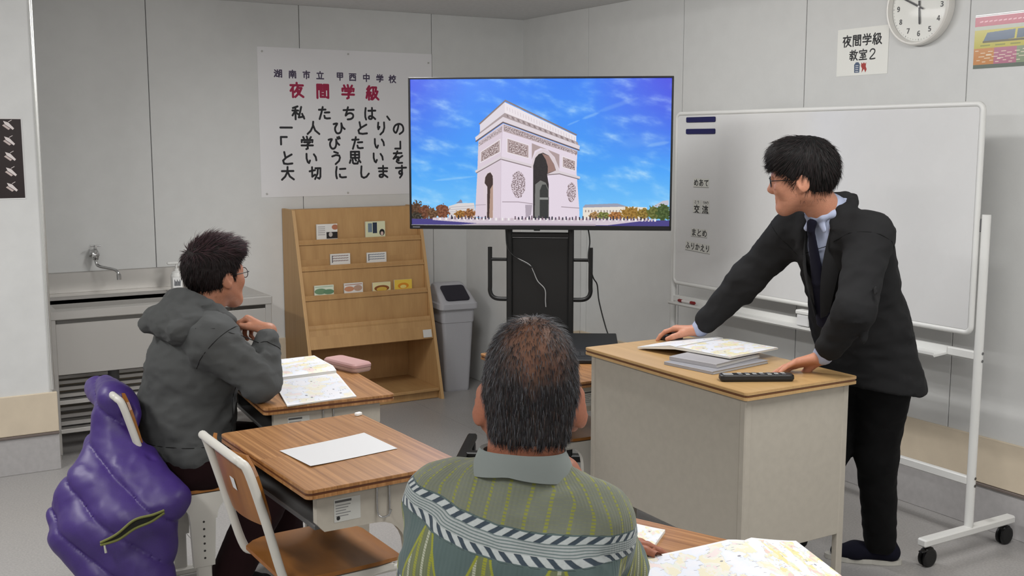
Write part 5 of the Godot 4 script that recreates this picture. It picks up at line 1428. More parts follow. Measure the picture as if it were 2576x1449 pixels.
var desk_ply: StandardMaterial3D
func pupils_desks() -> void:
	desk_wood = wood(Color(0.71, 0.525, 0.34), Color(0.47, 0.31, 0.165), 63, "z", 28.0, 0.34)
	desk_edge = mat(Color(0.34, 0.18, 0.08), 0.45)
	desk_ply = wood(Color(0.60, 0.39, 0.17), Color(0.51, 0.32, 0.13), 64, "x", 8.0, 0.34)
	var a := make_desk("wooden school desk with an open atlas and pencil case in front of the hooded man")
	a.position = Vector3(1.325, 0, -3.733)
	a.rotation.y = deg_to_rad(-3.5)
	var b := dup(a, "school_desk", "empty-seated wooden school desk with a single white sheet on it")
	b.position = Vector3(1.112, 0, -2.872)
	b.rotation.y = deg_to_rad(3.0)
	var c := dup(a, "school_desk", "wooden school desk with a large open atlas in front of the grey-haired man")
	c.position = Vector3(1.31, 0, -1.80)
	c.rotation.y = deg_to_rad(23.0)
	# side table with the laptop, lower and plainer
	var d := dup(a, "school_desk", "lower school desk carrying the laptop between television and lectern")
	d.rotation.y = 0.0
	d.position = Vector3(2.505, -0.055, -3.775)
	d.scale = Vector3(1, 1, 1.08)
	var k := make_chair("wooden school chair with a purple jacket over its back, under the hooded man")
	k.position = Vector3(0.955, 0, -3.84)
	var k2 := dup(k, "school_chair", "empty wooden school chair pushed under the desk with the white sheet")
	k2.position = Vector3(1.085, 0, -2.93)
	k2.rotation.y = deg_to_rad(2.0)
	var k3 := dup(k, "school_chair", "school chair under the grey-haired man")
	k3.position = Vector3(0.93, 0, -1.60)
	k3.rotation.y = deg_to_rad(40.0)
	var k4 := dup(k, "school_chair", "wooden school chair pushed under the laptop desk")
	k4.position = Vector3(2.50, 0, -3.72)

# ---------------------------------------------------------------- soft bodies: rounded bones joined by a smooth minimum, meshed as surface nets
class Field:
	var kind := PackedInt32Array()
	var A := PackedVector3Array()
	var B := PackedVector3Array()
	var S := PackedVector3Array()    # side direction / ellipsoid x axis
	var U := PackedVector3Array()    # ellipsoid y axis
	var R := PackedVector3Array()    # radii
	var ra := PackedFloat32Array()
	var rb := PackedFloat32Array()
	var K := PackedFloat32Array()
	var op := PackedInt32Array()
	var bound := PackedFloat32Array()
	var amp := 0.0
	var freq := 10.0
	var nz: FastNoiseLite
	var amp2 := 0.0
	var dirs := Vector3.ONE
	func _add(kd: int, a: Vector3, b: Vector3, s: Vector3, u: Vector3, r: Vector3, r1: float, r2: float, k: float, o: int, bd: float) -> void:
		kind.append(kd); A.append(a); B.append(b); S.append(s); U.append(u); R.append(r); ra.append(r1); rb.append(r2); K.append(k); op.append(o); bound.append(bd)
	func cap(a: Vector3, b: Vector3, r1: float, r2: float, k := 0.02, o := 1) -> void:
		_add(0, a, b, Vector3.ZERO, Vector3.ZERO, Vector3.ZERO, r1, r2, k, o, maxf(r1, r2))
	func ball(a: Vector3, r: float, k := 0.02, o := 1) -> void:
		cap(a, a + Vector3(0, 0.0001, 0), r, r, k, o)
	func ell(c: Vector3, r: Vector3, b := Basis(), k := 0.02, o := 1) -> void:
		_add(1, c, c, b.x, b.y, r, 0, 0, k, o, maxf(r.x, maxf(r.y, r.z)))
	# capsule with an oval section: wide along `side` (half widths r1, r2), thick = width * fl
	func oval(a: Vector3, b: Vector3, r1: float, r2: float, fl: float, side: Vector3, k := 0.03, o := 1) -> void:
		var ax := (b - a).normalized()
		var s := (side - ax * side.dot(ax)).normalized()
		_add(2, a, b, s, ax.cross(s), Vector3(fl, 0, 0), r1, r2, k, o, maxf(r1, r2))
	func chain(pts: Array, rr: Array, k := 0.02, o := 1) -> void:
		for i in pts.size() - 1: cap(pts[i], pts[i + 1], rr[i], rr[i + 1], k, o)
	func one(i: int, p: Vector3) -> float:
		if kind[i] == 1:
			var q := p - A[i]
			var x := S[i]
			var y := U[i]
			var z := x.cross(y)
			var r := R[i]
			var lq := Vector3(q.dot(x) / r.x, q.dot(y) / r.y, q.dot(z) / r.z)
			var l := lq.length()
			var g := Vector3(lq.x / r.x, lq.y / r.y, lq.z / r.z).length()
			return l * (l - 1.0) / maxf(g, 0.0001) if l > 0.05 else -minf(r.x, minf(r.y, r.z))
		var a := A[i]
		var ab := B[i] - a
		var t := clampf((p - a).dot(ab) / maxf(ab.length_squared(), 1e-9), 0.0, 1.0)
		var rad := ra[i] + (rb[i] - ra[i]) * t
		var d := p - (a + ab * t)
		if kind[i] == 0:
			return d.length() - rad
		var fl := R[i].x
		var sx := d.dot(S[i]) / rad
		var sy := d.dot(U[i]) / (rad * fl)
		var along := d - S[i] * (sx * rad) - U[i] * (sy * rad * fl)
		var l2 := sqrt(sx * sx + sy * sy + along.length_squared() / (rad * rad * fl * fl))
		if l2 < 0.02: return -rad * fl
		var gg := sqrt(sx * sx / (rad * rad) + sy * sy / (rad * rad * fl * fl) + along.length_squared() / pow(rad * fl, 4.0))
		return l2 * (l2 - 1.0) / maxf(gg, 0.0001)
	func value(p: Vector3, lst: PackedInt32Array) -> float:
		var d := 1e3
		for i in lst:
			var e := one(i, p)
			var k := K[i]
			if op[i] > 0:
				var h := maxf(k - absf(d - e), 0.0) / k
				d = minf(d, e) - h * h * k * 0.25
			else:
				var h := maxf(k - absf(d + e), 0.0) / k
				d = maxf(d, -e) + h * h * k * 0.25
		if amp > 0.0 and absf(d) < 0.05:
			d += amp * nz.get_noise_3dv(p * freq)
			if qamp > 0.0: d -= qamp * (pow(absf(sin(PI * p.dot(qdir))), 0.42) - 0.75)
			if amp2 > 0.0: d += amp2 * (absf(nz.get_noise_3dv(p * dirs)) - 0.3)
		return d
	var qamp := 0.0
	var qdir := Vector3.ZERO
	func noise(a: float, f: float, sd := 1, a2 := 0.0, dd := Vector3.ONE) -> void:
		amp = a
		freq = f
		amp2 = a2
		dirs = dd
		nz = FastNoiseLite.new()
		nz.seed = sd
		nz.frequency = 1.0
		nz.fractal_octaves = 2
	func near(c: Vector3, rad: float) -> PackedInt32Array:
		var l := PackedInt32Array()
		for i in kind.size():
			var a := A[i]
			var ab := B[i] - a
			var t := clampf((c - a).dot(ab) / maxf(ab.length_squared(), 1e-9), 0.0, 1.0)
			if c.distance_to(a + ab * t) < rad + bound[i] + K[i]: l.append(i)
		return l
	func limits() -> AABB:
		var bb := AABB()
		var first := true
		for i in kind.size():
			if op[i] < 0: continue
			var e := Vector3.ONE * (bound[i] + 0.01)
			for q in [A[i], B[i]]:
				var x := AABB(q - e, e * 2.0)
				bb = x if first else bb.merge(x)
				first = false
		return bb

# adds the surface of f inside box to g; skip = boxes left to finer grids
func net(g: Geo, f: Field, box: AABB, cell: float, skip := [], uvf = null, colf = null) -> void:
	var n := Vector3i((box.size / cell).ceil()) + Vector3i(2, 2, 2)
	var o := box.position - Vector3.ONE * cell * 0.5
	var sx := 1
	var sy := n.x
	var sz := n.x * n.y
	var vals := PackedFloat32Array()
	vals.resize(n.x * n.y * n.z)
	vals.fill(1000.0)
	var vid := PackedInt32Array()
	vid.resize(n.x * n.y * n.z)
	vid.fill(-1)
	var BL := 6
	var half := BL * cell * 0.5
	var diag := half * 1.7321
	var live := []
	for bz in range(0, n.z - 1, BL):
		for by in range(0, n.y - 1, BL):
			for bx in range(0, n.x - 1, BL):
				var c := o + Vector3(bx, by, bz) * cell + Vector3.ONE * half
				var lst := f.near(c, diag + cell)
				if lst.is_empty(): continue
				var dc := f.value(c, lst)
				if absf(dc) > diag * 1.35 + f.amp + f.amp2 + f.qamp + 0.004: continue
				live.append(Vector3i(bx, by, bz))
				for z in range(bz, mini(bz + BL + 1, n.z)):
					for y in range(by, mini(by + BL + 1, n.y)):
						var row := y * sy + z * sz
						for x in range(bx, mini(bx + BL + 1, n.x)):
							if vals[row + x] > 999.0:
								vals[row + x] = f.value(o + Vector3(x, y, z) * cell, lst)
	var base := g.v.size()
	var corner := PackedInt32Array([0, sx, sy, sx + sy, sz, sx + sz, sy + sz, sx + sy + sz])
	var cpos := [Vector3(0, 0, 0), Vector3(1, 0, 0), Vector3(0, 1, 0), Vector3(1, 1, 0), Vector3(0, 0, 1), Vector3(1, 0, 1), Vector3(0, 1, 1), Vector3(1, 1, 1)]
	var ea := PackedInt32Array([0, 2, 4, 6, 0, 1, 4, 5, 0, 1, 2, 3])
	var eb := PackedInt32Array([1, 3, 5, 7, 2, 3, 6, 7, 4, 5, 6, 7])
	var at := PackedInt32Array()
	var cv := PackedFloat32Array()
	cv.resize(8)
	for b in live:
		for z in range(b.z, mini(b.z + BL, n.z - 1)):
			for y in range(b.y, mini(b.y + BL, n.y - 1)):
				for x in range(b.x, mini(b.x + BL, n.x - 1)):
					var i0 := x + y * sy + z * sz
					var m := 0
					var bad := false
					for k in 8:
						var w := vals[i0 + corner[k]]
						if w > 999.0:
							bad = true
							break
						cv[k] = w
						if w < 0.0: m += 1
					if bad or m == 0 or m == 8: continue
					var s := Vector3.ZERO
					var cnt := 0
					for e in 12:
						var p := cv[ea[e]]
						var q := cv[eb[e]]
						if (p < 0.0) != (q < 0.0):
							s += (cpos[ea[e]] as Vector3).lerp(cpos[eb[e]], p / (p - q))
							cnt += 1
					var pos := o + (Vector3(x, y, z) + s / cnt) * cell
					var out := false
					for kx in skip:
						if kx.has_point(pos):
							out = true
							break
					if out: continue
					vid[i0] = g.v.size()
					g.vert(pos, Vector3.ZERO)
					at.append(i0)
	# quads round crossed edges
	for i0 in at:
		var v0 := vals[i0]
		for ax in 3:
			var st := sx if ax == 0 else (sy if ax == 1 else sz)
			var s1 := sy if ax == 0 else (sz if ax == 1 else sx)
			var s2 := sz if ax == 0 else (sx if ax == 1 else sy)
			var v1 := vals[i0 + st]
			if (v0 < 0.0) == (v1 < 0.0): continue
			if i0 - s1 - s2 < 0: continue
			var p0 := vid[i0]
			var p1 := vid[i0 - s1]
			var p2 := vid[i0 - s1 - s2]
			var p3 := vid[i0 - s2]
			if p1 < 0 or p2 < 0 or p3 < 0: continue
			# normal points from inside to outside along the axis; front faces run clockwise
			if v0 < 0.0:
				g.ix.append(p0); g.ix.append(p2); g.ix.append(p1)
				g.ix.append(p0); g.ix.append(p3); g.ix.append(p2)
			else:
				g.ix.append(p0); g.ix.append(p1); g.ix.append(p2)
				g.ix.append(p0); g.ix.append(p2); g.ix.append(p3)
	# smooth normals from the faces
	var i := 0
	while i < g.ix.size():
		var a := g.ix[i]
		if a >= base:
			var b2 := g.ix[i + 1]
			var c2 := g.ix[i + 2]
			var cr := (g.v[c2] - g.v[a]).cross(g.v[b2] - g.v[a])
			g.n[a] += cr
			g.n[b2] += cr
			g.n[c2] += cr
		i += 3
	for k in range(base, g.v.size()):
		g.n[k] = g.n[k].normalized()
		if uvf != null: g.uv[k] = uvf.call(g.v[k])
		if colf != null: g.col[k] = colf.call(g.v[k], g.n[k])
	if uvf != null: g.has_uv = true
	if colf != null: g.has_col = true

func soft(called: String, f: Field, cell: float, m: Material, parent: Node, uvf = null, colf = null, label := "") -> MeshInstance3D:
	var g := Geo.new()
	net(g, f, f.limits(), cell, [], uvf, colf)
	return part(called, g, m, parent, label)

# ---------------------------------------------------------------- heads and hands
class Frame:    # x = the person's right, y = up, z = forward
	var o: Vector3
	var b: Basis
	func _init(at: Vector3, fwd: Vector3, up := Vector3.UP) -> void:
		o = at
		var z := fwd.normalized()
		var x := z.cross(up).normalized()     # right-hand side of someone looking along z
		b = Basis(x, x.cross(z).normalized(), z)
	func p(x: float, y: float, z: float) -> Vector3:
		return o + b.x * x + b.y * y + b.z * z
	func loc(q: Vector3) -> Vector3:
		var d := q - o
		return Vector3(d.dot(b.x), d.dot(b.y), d.dot(b.z))
	func rot(rx := 0.0, ry := 0.0, rz := 0.0) -> Basis:
		# Basis for ellipsoids turned inside the frame
		var r := Basis.from_euler(Vector3(rx, ry, rz))
		return Basis(b.x * r.x.x + b.y * r.x.y + b.z * r.x.z, b.x * r.y.x + b.y * r.y.y + b.z * r.y.z, Vector3.ZERO)

func add_head(f: Field, h: Frame, s := 1.0, ear_out := 0.35, es := 1.0, ey := 0.0) -> void:
	var e := func(x: float, y: float, z: float, rx: float, ry: float, rz: float, bb: Basis, k: float, o: int): f.ell(h.p(x * s, y * s, z * s), Vector3(rx, ry, rz) * s, bb, k * s, o)
	var c := func(x0: float, y0: float, z0: float, x1: float, y1: float, z1: float, r0: float, r1: float, k: float, o: int): f.cap(h.p(x0 * s, y0 * s, z0 * s), h.p(x1 * s, y1 * s, z1 * s), r0 * s, r1 * s, k * s, o)
	var st := h.rot()
	e.call(0, 0.020, -0.014, 0.076, 0.096, 0.097, st, 0.02, 1)
	e.call(0, -0.012, 0.026, 0.066, 0.080, 0.066, st, 0.04, 1)
	e.call(0, -0.060, 0.036, 0.052, 0.060, 0.052, st, 0.03, 1)
	for m in [-1.0, 1.0]:
		c.call(m * 0.056, -0.050, -0.002, m * 0.022, -0.103, 0.062, 0.018, 0.020, 0.03, 1)
		e.call(m * 0.038, -0.032, 0.062, 0.020, 0.018, 0.018, st, 0.03, 1)       # cheek
		c.call(m * 0.014, 0.014, 0.086, m * 0.044, 0.012, 0.070, 0.009, 0.008, 0.02, 1)   # brow
		e.call(m * 0.031, -0.006, 0.096, 0.016, 0.011, 0.012, st, 0.018, -1)     # eye socket
		e.call(m * 0.031, -0.006, 0.079, 0.013, 0.010, 0.011, st, 0.004, 1)      # eyelid
		c.call(m * 0.009, -0.044, 0.098, m * 0.010, -0.045, 0.094, 0.008, 0.006, 0.008, 1)   # nostril wing
	c.call(0, -0.102, 0.066, 0, -0.106, 0.070, 0.020, 0.019, 0.03, 1)            # chin
	c.call(0, 0.004, 0.088, 0, -0.036, 0.108, 0.008, 0.0115, 0.016, 1)           # nose
	c.call(-0.019, -0.068, 0.083, 0.019, -0.068, 0.083, 0.0065, 0.0065, 0.010, 1)   # lips
	c.call(-0.016, -0.078, 0.082, 0.016, -0.078, 0.082, 0.0075, 0.0075, 0.010, 1)
	c.call(-0.018, -0.0733, 0.0915, 0.018, -0.0733, 0.0915, 0.0022, 0.0022, 0.004, -1)
	for m in [-1.0, 1.0]:
		var eb := h.rot(-0.15, m * ear_out, m * 0.10)
		e.call(m * (0.082 + 0.03 * (es - 1.0)), -0.012 + ey, -0.018, 0.0085 * es, 0.033 * es, 0.021 * es, eb, 0.006, 1)     # ear
		e.call(m * 0.079, -0.038 * es + ey, -0.006, 0.0080, 0.012, 0.010, eb, 0.006, 1)     # lobe
		e.call(m * 0.094, -0.010 + ey, -0.006, 0.0085, 0.020, 0.011, eb, 0.004, -1)    # hollow
		c.call(m * 0.084, -0.008 + ey, 0.004, m * 0.084, -0.022 + ey, 0.004, 0.004, 0.004, 0.005, 1)

# curls: five arrays of bends (thumb first); w wrist, fwd to the knuckles, dorsal = back of the hand, ts = +1 if the thumb lies towards fwd x dorsal
func add_hand(f: Field, w: Vector3, fwd: Vector3, dorsal: Vector3, ts: float, curls: Array, s := 1.0, spread := 0.10) -> void:
	fwd = fwd.normalized()
	dorsal = (dorsal - fwd * dorsal.dot(fwd)).normalized()
	var lat := fwd.cross(dorsal) * ts
	var kx := [0.030, 0.0105, -0.0095, -0.028]
	var kf := [0.088, 0.092, 0.087, 0.078]
	var ln := [[0.042, 0.026, 0.021], [0.047, 0.030, 0.022], [0.043, 0.028, 0.021], [0.034, 0.021, 0.019]]
	for i in 4:
		var kn: Vector3 = w + (fwd * kf[i] + lat * kx[i] + dorsal * (0.004 - absf(kx[i] - 0.005) * 0.12)) * s
		f.cap(w + (lat * kx[i] * 0.62 + fwd * 0.008) * s, kn, 0.0155 * s, 0.0118 * s, 0.014 * s)
		var d = (fwd + lat * (kx[i] / 0.03) * spread).normalized()
		var p := kn
		var bend := 0.0
		var rr := 0.0098 if i < 3 else 0.0086
		for j in 3:
			bend += curls[i + 1][j]
			var dd = (d * cos(bend) - dorsal * sin(bend)).normalized()
			var q: Vector3 = p + dd * (ln[i][j] * s)
			f.cap(p, q, (rr - j * 0.0008) * s, (rr - (j + 1) * 0.0008) * s, 0.004 * s if j else 0.007 * s)
			p = q
	var tb := w + (fwd * 0.020 + lat * 0.020 - dorsal * 0.008) * s
	var td := (fwd * 0.72 + lat * 0.72 - dorsal * 0.25).normalized()
	var bend := 0.0
	var tl := [0.042, 0.032, 0.027]
	for j in 3:
		bend += curls[0][j]
		var dd := (td * cos(bend) + (fwd * 0.5 - lat * 0.75 - dorsal * 0.25).normalized() * sin(bend)).normalized()
		var q: Vector3 = tb + dd * (tl[j] * s)
		f.cap(tb, q, (0.0150 - j * 0.002) * s, (0.0130 - j * 0.0018) * s, 0.012 * s if j == 0 else 0.005 * s)
		tb = q

# short strands lying on a hair surface; comb(p, n) gives direction, length and colour
func strands(g: Geo, src: Geo, count: int, sd: int, how: Callable) -> void:
	var r := RandomNumberGenerator.new()
	r.seed = sd
	g.has_col = true
	for k in count:
		var vi := r.randi_range(0, src.v.size() - 1)
		var p := src.v[vi]
		var nn := src.n[vi]
		var q: Array = how.call(p, nn, r)      # [direction, length, lift, width, colour]
		if q.is_empty(): continue
		var d: Vector3 = q[0]
		d = (d - nn * d.dot(nn) * 0.9).normalized()
		var ln: float = q[1]
		var lift: float = q[2]
		var wd: float = q[3]
		g.tint = q[4]
		var side := d.cross(nn).normalized()
		var b := p - nn * 0.002 + side * r.randf_range(-0.002, 0.002)
		var prev := -1
		for j in 4:
			var t := j / 3.0
			var c := b + d * (ln * t) + nn * (lift * ln * (t - 0.55 * t * t) * 1.6)
			var hw := wd * (1.0 - t * 0.92)
			var i0 := g.vert(c - side * hw, (nn * 0.8 - side * 0.6).normalized())
			g.vert(c + nn * hw * 0.9, nn)
			g.vert(c + side * hw, (nn * 0.8 + side * 0.6).normalized())
			if prev >= 0:
				g.quad(prev, prev + 1, i0 + 1, i0)
				g.quad(prev + 1, prev + 2, i0 + 2, i0 + 1)
			prev = i0

# ---------------------------------------------------------------- people
func cloth(c: Color, sd: int, amount := 0.16, rep := 22.0, sheen := 0.25) -> StandardMaterial3D:
	var m := mottled(c, amount, sd, 0.12, rep, 0.9)
	m.metallic_specular = 0.3
	m.rim_enabled = true
	m.rim = sheen
	m.rim_tint = 0.6
	return m
func skin_mat(c: Color) -> StandardMaterial3D:
	var m := mottled(c, 0.10, 71, 0.03, 9.0, 0.5)
	m.metallic_specular = 0.4
	m.subsurf_scatter_enabled = true
	m.subsurf_scatter_strength = 0.10
	return m
var hair_m: StandardMaterial3D
func people() -> void:
	hair_m = mat(Color(1, 1, 1), 0.55, 0.0, 0.25)
	hair_m.vertex_color_use_as_albedo = true
	teacher()
	hooded_man()
	grey_haired_man()
	puffer_jacket()

# body mesh: coarse where clothes cover it, fine for head and hands
func body_mesh(f: Field, fine: Array, m: Material, parent: Node) -> void:
	var g := Geo.new()
	var inner := []
	for b in fine: inner.append(b.grow(-0.022))
	net(g, f, f.limits(), 0.018, inner)
	for b in fine: net(g, f, b, 0.003)
	part("body", g, m, parent)
func around(c: Vector3, r: Vector3) -> AABB:
	return AABB(c - r, r * 2.0)

func spectacles(parent: Node, h: Frame, s: float, col: Color) -> void:
	var o := Node3D.new()
	o.name = "glasses"
	parent.add_child(o)
	var g := Geo.new()
	for m in [-1.0, 1.0]:
		var ring := []
		for k in 25:
			var a := TAU * k / 24
			ring.append(h.p((m * 0.033 + cos(a) * 0.026) * s, (-0.006 + sin(a) * 0.0185) * s, (0.107 - absf(m * 0.033 + cos(a) * 0.026) * 0.22) * s))
		g.tube(ring, 0.0013, 8, false)
		g.tube(curve([h.p(m * 0.060 * s, 0.0, 0.094 * s), h.p(m * 0.073 * s, 0.001 * s, 0.085 * s), h.p(m * 0.080 * s, 0.0, 0.03 * s), h.p(m * 0.083 * s, 0.002 * s, -0.015 * s), h.p(m * 0.081 * s, -0.02 * s, -0.035 * s)], 5), 0.0016, 8)
	g.tube(curve([h.p(-0.008 * s, 0, 0.106 * s), h.p(0, 0.003 * s, 0.109 * s), h.p(0.008 * s, 0, 0.106 * s)], 4), 0.0013, 8)
	part("frame", g, mat(col, 0.35, 0.3), o)
	var gl := mat(Color(1, 1, 1, 0.08), 0.02)
	gl.transparency = BaseMaterial3D.TRANSPARENCY_ALPHA
	for m in [-1.0, 1.0]:
		g = Geo.new()
		var pts := []
		for k in 24:
			var a := TAU * k / 24
			pts.append(h.p((m * 0.033 + cos(a) * 0.025) * s, (-0.006 + sin(a) * 0.0178) * s, (0.107 - absf(m * 0.033 + cos(a) * 0.025) * 0.22) * s))
		g.flat(pts, h.b.z)
		part("lens", g, gl, o)

# a sewn seam: a fine cord lying on the surface of f, round an axis from angle a0 to a1
func seam(g: Geo, f: Field, c: Vector3, axis: Vector3, from: Vector3, a0: float, a1: float, drift := Vector3.ZERO, r := 0.0016) -> void:
	axis = axis.normalized()
	var x := (from - axis * from.dot(axis)).normalized()
	var y := axis.cross(x)
	var pts := []
	for k in 25:
		var u := k / 24.0
		var a := lerpf(a0, a1, u)
		var d := x * cos(a) + y * sin(a)
		var o := c + drift * u
		var hit := 0.0
		var t := 0.26
		while t > 0.0:
			var p := o + d * t
			if f.value(p, f.near(p, 0.03)) < 0.0:
				hit = t
				break
			t -= 0.002
		if hit > 0.0: pts.append(o + d * (hit + 0.0006))
	if pts.size() > 3: g.tube(pts, r, 6)

# hair cap from a field, plus strands; returns the hair part
func hair(parent: Node, f: Field, cell: float, base_col: Callable, count: int, sd: int, how: Callable, label: String) -> void:
	var g := Geo.new()
	net(g, f, f.limits(), cell, [], null, base_col)
	var all := Geo.new()
	all.has_col = true
	all.v = g.v.duplicate()
	all.n = g.n.duplicate()
	all.uv = g.uv.duplicate()
	all.col = g.col.duplicate()
	all.ix = g.ix.duplicate()
	strands(all, g, count, sd, how)
	part("hair", all, hair_m, parent, label)

func shoe(parent: Node, heel: Vector3, toe: Vector3, upper: Material, sole: Material, ankle: Vector3) -> void:
	var d := toe - heel
	d.y = 0
	var ln := d.length()
	d = d.normalized()
	var sd := d.cross(Vector3.UP)
	var o := Node3D.new()
	o.name = "shoe"
	parent.add_child(o, true)
	var f := Field.new()
	f.oval(heel + d * 0.04 + Vector3(0, 0.045, 0), heel + d * (ln * 0.6) + Vector3(0, 0.04, 0), 0.036, 0.044, 0.85, sd, 0.02)
	f.oval(heel + d * (ln * 0.6) + Vector3(0, 0.036, 0), heel + d * (ln - 0.045) + Vector3(0, 0.032, 0), 0.044, 0.038, 0.62, sd, 0.03)
	f.cap(heel + d * 0.05 + Vector3(0, 0.05, 0), heel + d * 0.06 + Vector3(0, 0.085, 0), 0.037, 0.036, 0.02)
	f.ell(heel + d * ln * 0.5 + Vector3(0, -0.085, 0), Vector3(0.5, 0.1, 0.5), Basis(), 0.004, -1)
	soft("upper", f, 0.005, upper, o)
	var outline := PackedVector2Array()
	for k in 28:
		var a := TAU * k / 28
		var x := cos(a)
		var wdt: float = 0.045 if x > 0.0 else 0.038
		outline.append(Vector2(ln * 0.5 + x * ln * 0.5, sin(a) * wdt * (1.0 - 0.15 * (1.0 if absf(x) < 0.3 else 0.0))))
	var g := Geo.new()
	g.prism(outline, 0.019, Transform3D(Basis(d, -sd, Vector3.UP), Vector3(heel.x, 0.001, heel.z)))
	part("sole", g, sole, o)

# ---------------------------------------------------------------- the teacher
func teacher() -> void:
	var t := thing("person", "man in dark grey suit leaning on the lectern, looking at the television", "person", Vector3.ZERO)
	var skin := skin_mat(Color(0.74, 0.52, 0.42))
	var pel := Vector3(3.08, 0.87, -2.70)
	var nb := Vector3(2.862, 1.385, -2.69)
	var shL := Vector3(2.875, 1.315, -2.515)
	var shR := Vector3(2.875, 1.305, -2.865)
	var elL := Vector3(2.735, 1.085, -2.44)
	var wL := Vector3(2.735, 0.908, -2.575)
	var elR := Vector3(2.80, 1.125, -3.015)
	var wR := Vector3(2.742, 0.905, -3.215)
	var hpL := Vector3(3.085, 0.86, -2.61)
	var hpR := Vector3(3.085, 0.86, -2.79)
	var knL := Vector3(3.175, 0.47, -2.70)
	var knR := Vector3(3.065, 0.47, -2.835)
	var anL := Vector3(3.305, 0.09, -2.775)
	var anR := Vector3(2.945, 0.09, -2.91)
	var h := Frame.new(Vector3(2.752, 1.512, -2.712), Vector3(-0.60, -0.10, -0.80), Vector3(-0.10, 1, 0.04))
	var Z := Vector3.BACK
	var f := Field.new()
	add_head(f, h, 1.0, 0.30)
	f.cap(h.p(0, -0.055, -0.03), nb + Vector3(0.01, -0.02, 0), 0.056, 0.062, 0.03)
	f.oval(pel, Vector3(2.95, 1.22, -2.69), 0.14, 0.15, 0.62, Z, 0.05)
	f.cap(shL, shR, 0.05, 0.05, 0.04)
	f.chain([shL, elL, wL], [0.048, 0.040, 0.027], 0.02)
	f.chain([shR, elR, wR], [0.048, 0.040, 0.027], 0.02)
	f.chain([hpL, knL, anL], [0.085, 0.058, 0.042], 0.03)
	f.chain([hpR, knR, anR], [0.085, 0.058, 0.042], 0.03)
	for a in [[anL, Vector3(3.19, 0.05, -2.905)], [anR, Vector3(2.80, 0.05, -3.03)]]: f.cap(a[0] - Vector3(0, 0.045, 0), a[0].lerp(a[1], 0.5) - Vector3(0, 0.035, 0), 0.028, 0.020, 0.01)
	# left hand flat on the lectern, right hand over the mouse
	add_hand(f, wL, Vector3(-0.72, -0.28, -0.62), Vector3(0.25, 0.95, -0.35), 1.0, [[0.1, 0.2, 0.1], [0.18, 0.16, 0.1], [0.15, 0.15, 0.1], [0.18, 0.16, 0.1], [0.22, 0.2, 0.1]], 1.0, 0.22)
	add_hand(f, wR, Vector3(-0.35, -0.06, -0.93), Vector3(0.1, 1.0, -0.2), -1.0, [[0.2, 0.3, 0.2], [0.35, 0.35, 0.25], [0.35, 0.35, 0.25], [0.45, 0.45, 0.3], [0.5, 0.5, 0.35]], 1.0, 0.12)
	body_mesh(f, [around(h.p(0, -0.02, 0), Vector3(0.14, 0.17, 0.14)), around(wL + Vector3(-0.07, -0.02, -0.06), Vector3(0.13, 0.07, 0.12)), around(wR + Vector3(-0.04, -0.02, -0.09), Vector3(0.09, 0.07, 0.14))], skin, t)
	# hair: full dark cap, short over the ears
	var hf := Field.new()
	hf.ell(h.p(0, 0.026, -0.018), Vector3(0.089, 0.110, 0.110), h.rot(), 0.02)
	hf.ell(h.p(0, 0.075, 0.045), Vector3(0.075, 0.055, 0.062), h.rot(), 0.04)
	hf.ell(h.p(0, -0.065, 0.075), Vector3(0.12, 0.105, 0.080), h.rot(), 0.012, -1)
	hf.ell(h.p(0, -0.135, -0.02), Vector3(0.12, 0.075, 0.10), h.rot(), 0.015, -1)
	for m in [-1.0, 1.0]: hf.ell(h.p(m * 0.088, -0.030, -0.008), Vector3(0.018, 0.045, 0.032), h.rot(), 0.008, -1)
	hf.noise(0.003, 60.0, 3)
	var black := Color(0.010, 0.009, 0.009)
	hair(t, hf, 0.004, func(p: Vector3, n: Vector3) -> Color: return black, 6500, 11, func(p: Vector3, n: Vector3, r: RandomNumberGenerator) -> Array:
		var l := h.loc(p)
		var d := h.b * Vector3(l.x * 0.6, -0.05 - maxf(0.0, 0.08 - l.y) * 0.6, (l.z + 0.05) * 0.9 + 0.0)
		var c := Color(0.012, 0.010, 0.010) * r.randf_range(0.5, 2.4)
		return [d, r.randf_range(0.018, 0.036), r.randf_range(0.1, 0.4), 0.0011, c], "short black hair")
	spectacles(t, h, 1.0, Color(0.03, 0.03, 0.03))
	# shirt, tie, collar
	var shirt_m := cloth(Color(0.62, 0.65, 0.74), 72, 0.05, 30.0, 0.1)
	f = Field.new()
	f.oval(Vector3(3.02, 1.0, -2.69), Vector3(2.938, 1.25, -2.69), 0.155, 0.165, 0.70, Z, 0.05)
	f.cap(Vector3(2.90, 1.31, -2.60), Vector3(2.90, 1.31, -2.78), 0.062, 0.062, 0.05)
	f.cap(Vector3(2.905, 1.32, -2.69), Vector3(2.862, 1.385, -2.69), 0.085, 0.070, 0.03)
	for w in [[wL, elL], [wR, elR]]:
		var d: Vector3 = (w[1] - w[0]).normalized()
		f.cap(w[0] + d * 0.012, w[0] + d * 0.09, 0.0345, 0.037, 0.01)
	soft("shirt", f, 0.007, shirt_m, t, null, null, "pale blue shirt")
	f = Field.new()
	var ring := []
	for k in 13:
		var a := TAU * k / 12
		ring.append(nb + Vector3(-cos(a) * 0.060 - 0.004, 0.012 - cos(a) * 0.026, sin(a) * 0.064))
	for k in 12: f.cap(ring[k], ring[k + 1], 0.0145, 0.0145, 0.008)
	for s in [-1.0, 1.0]: f.oval(ring[0] + Vector3(0.01, 0, s * 0.012), ring[0] + Vector3(0.004, -0.045, s * 0.045), 0.02, 0.010, 0.4, Vector3(0, 0.4, s), 0.01)
	soft("shirt_collar", f, 0.004, shirt_m, t)
	f = Field.new()
	var navy := cloth(Color(0.05, 0.05, 0.12), 73, 0.3, 60.0, 0.3)
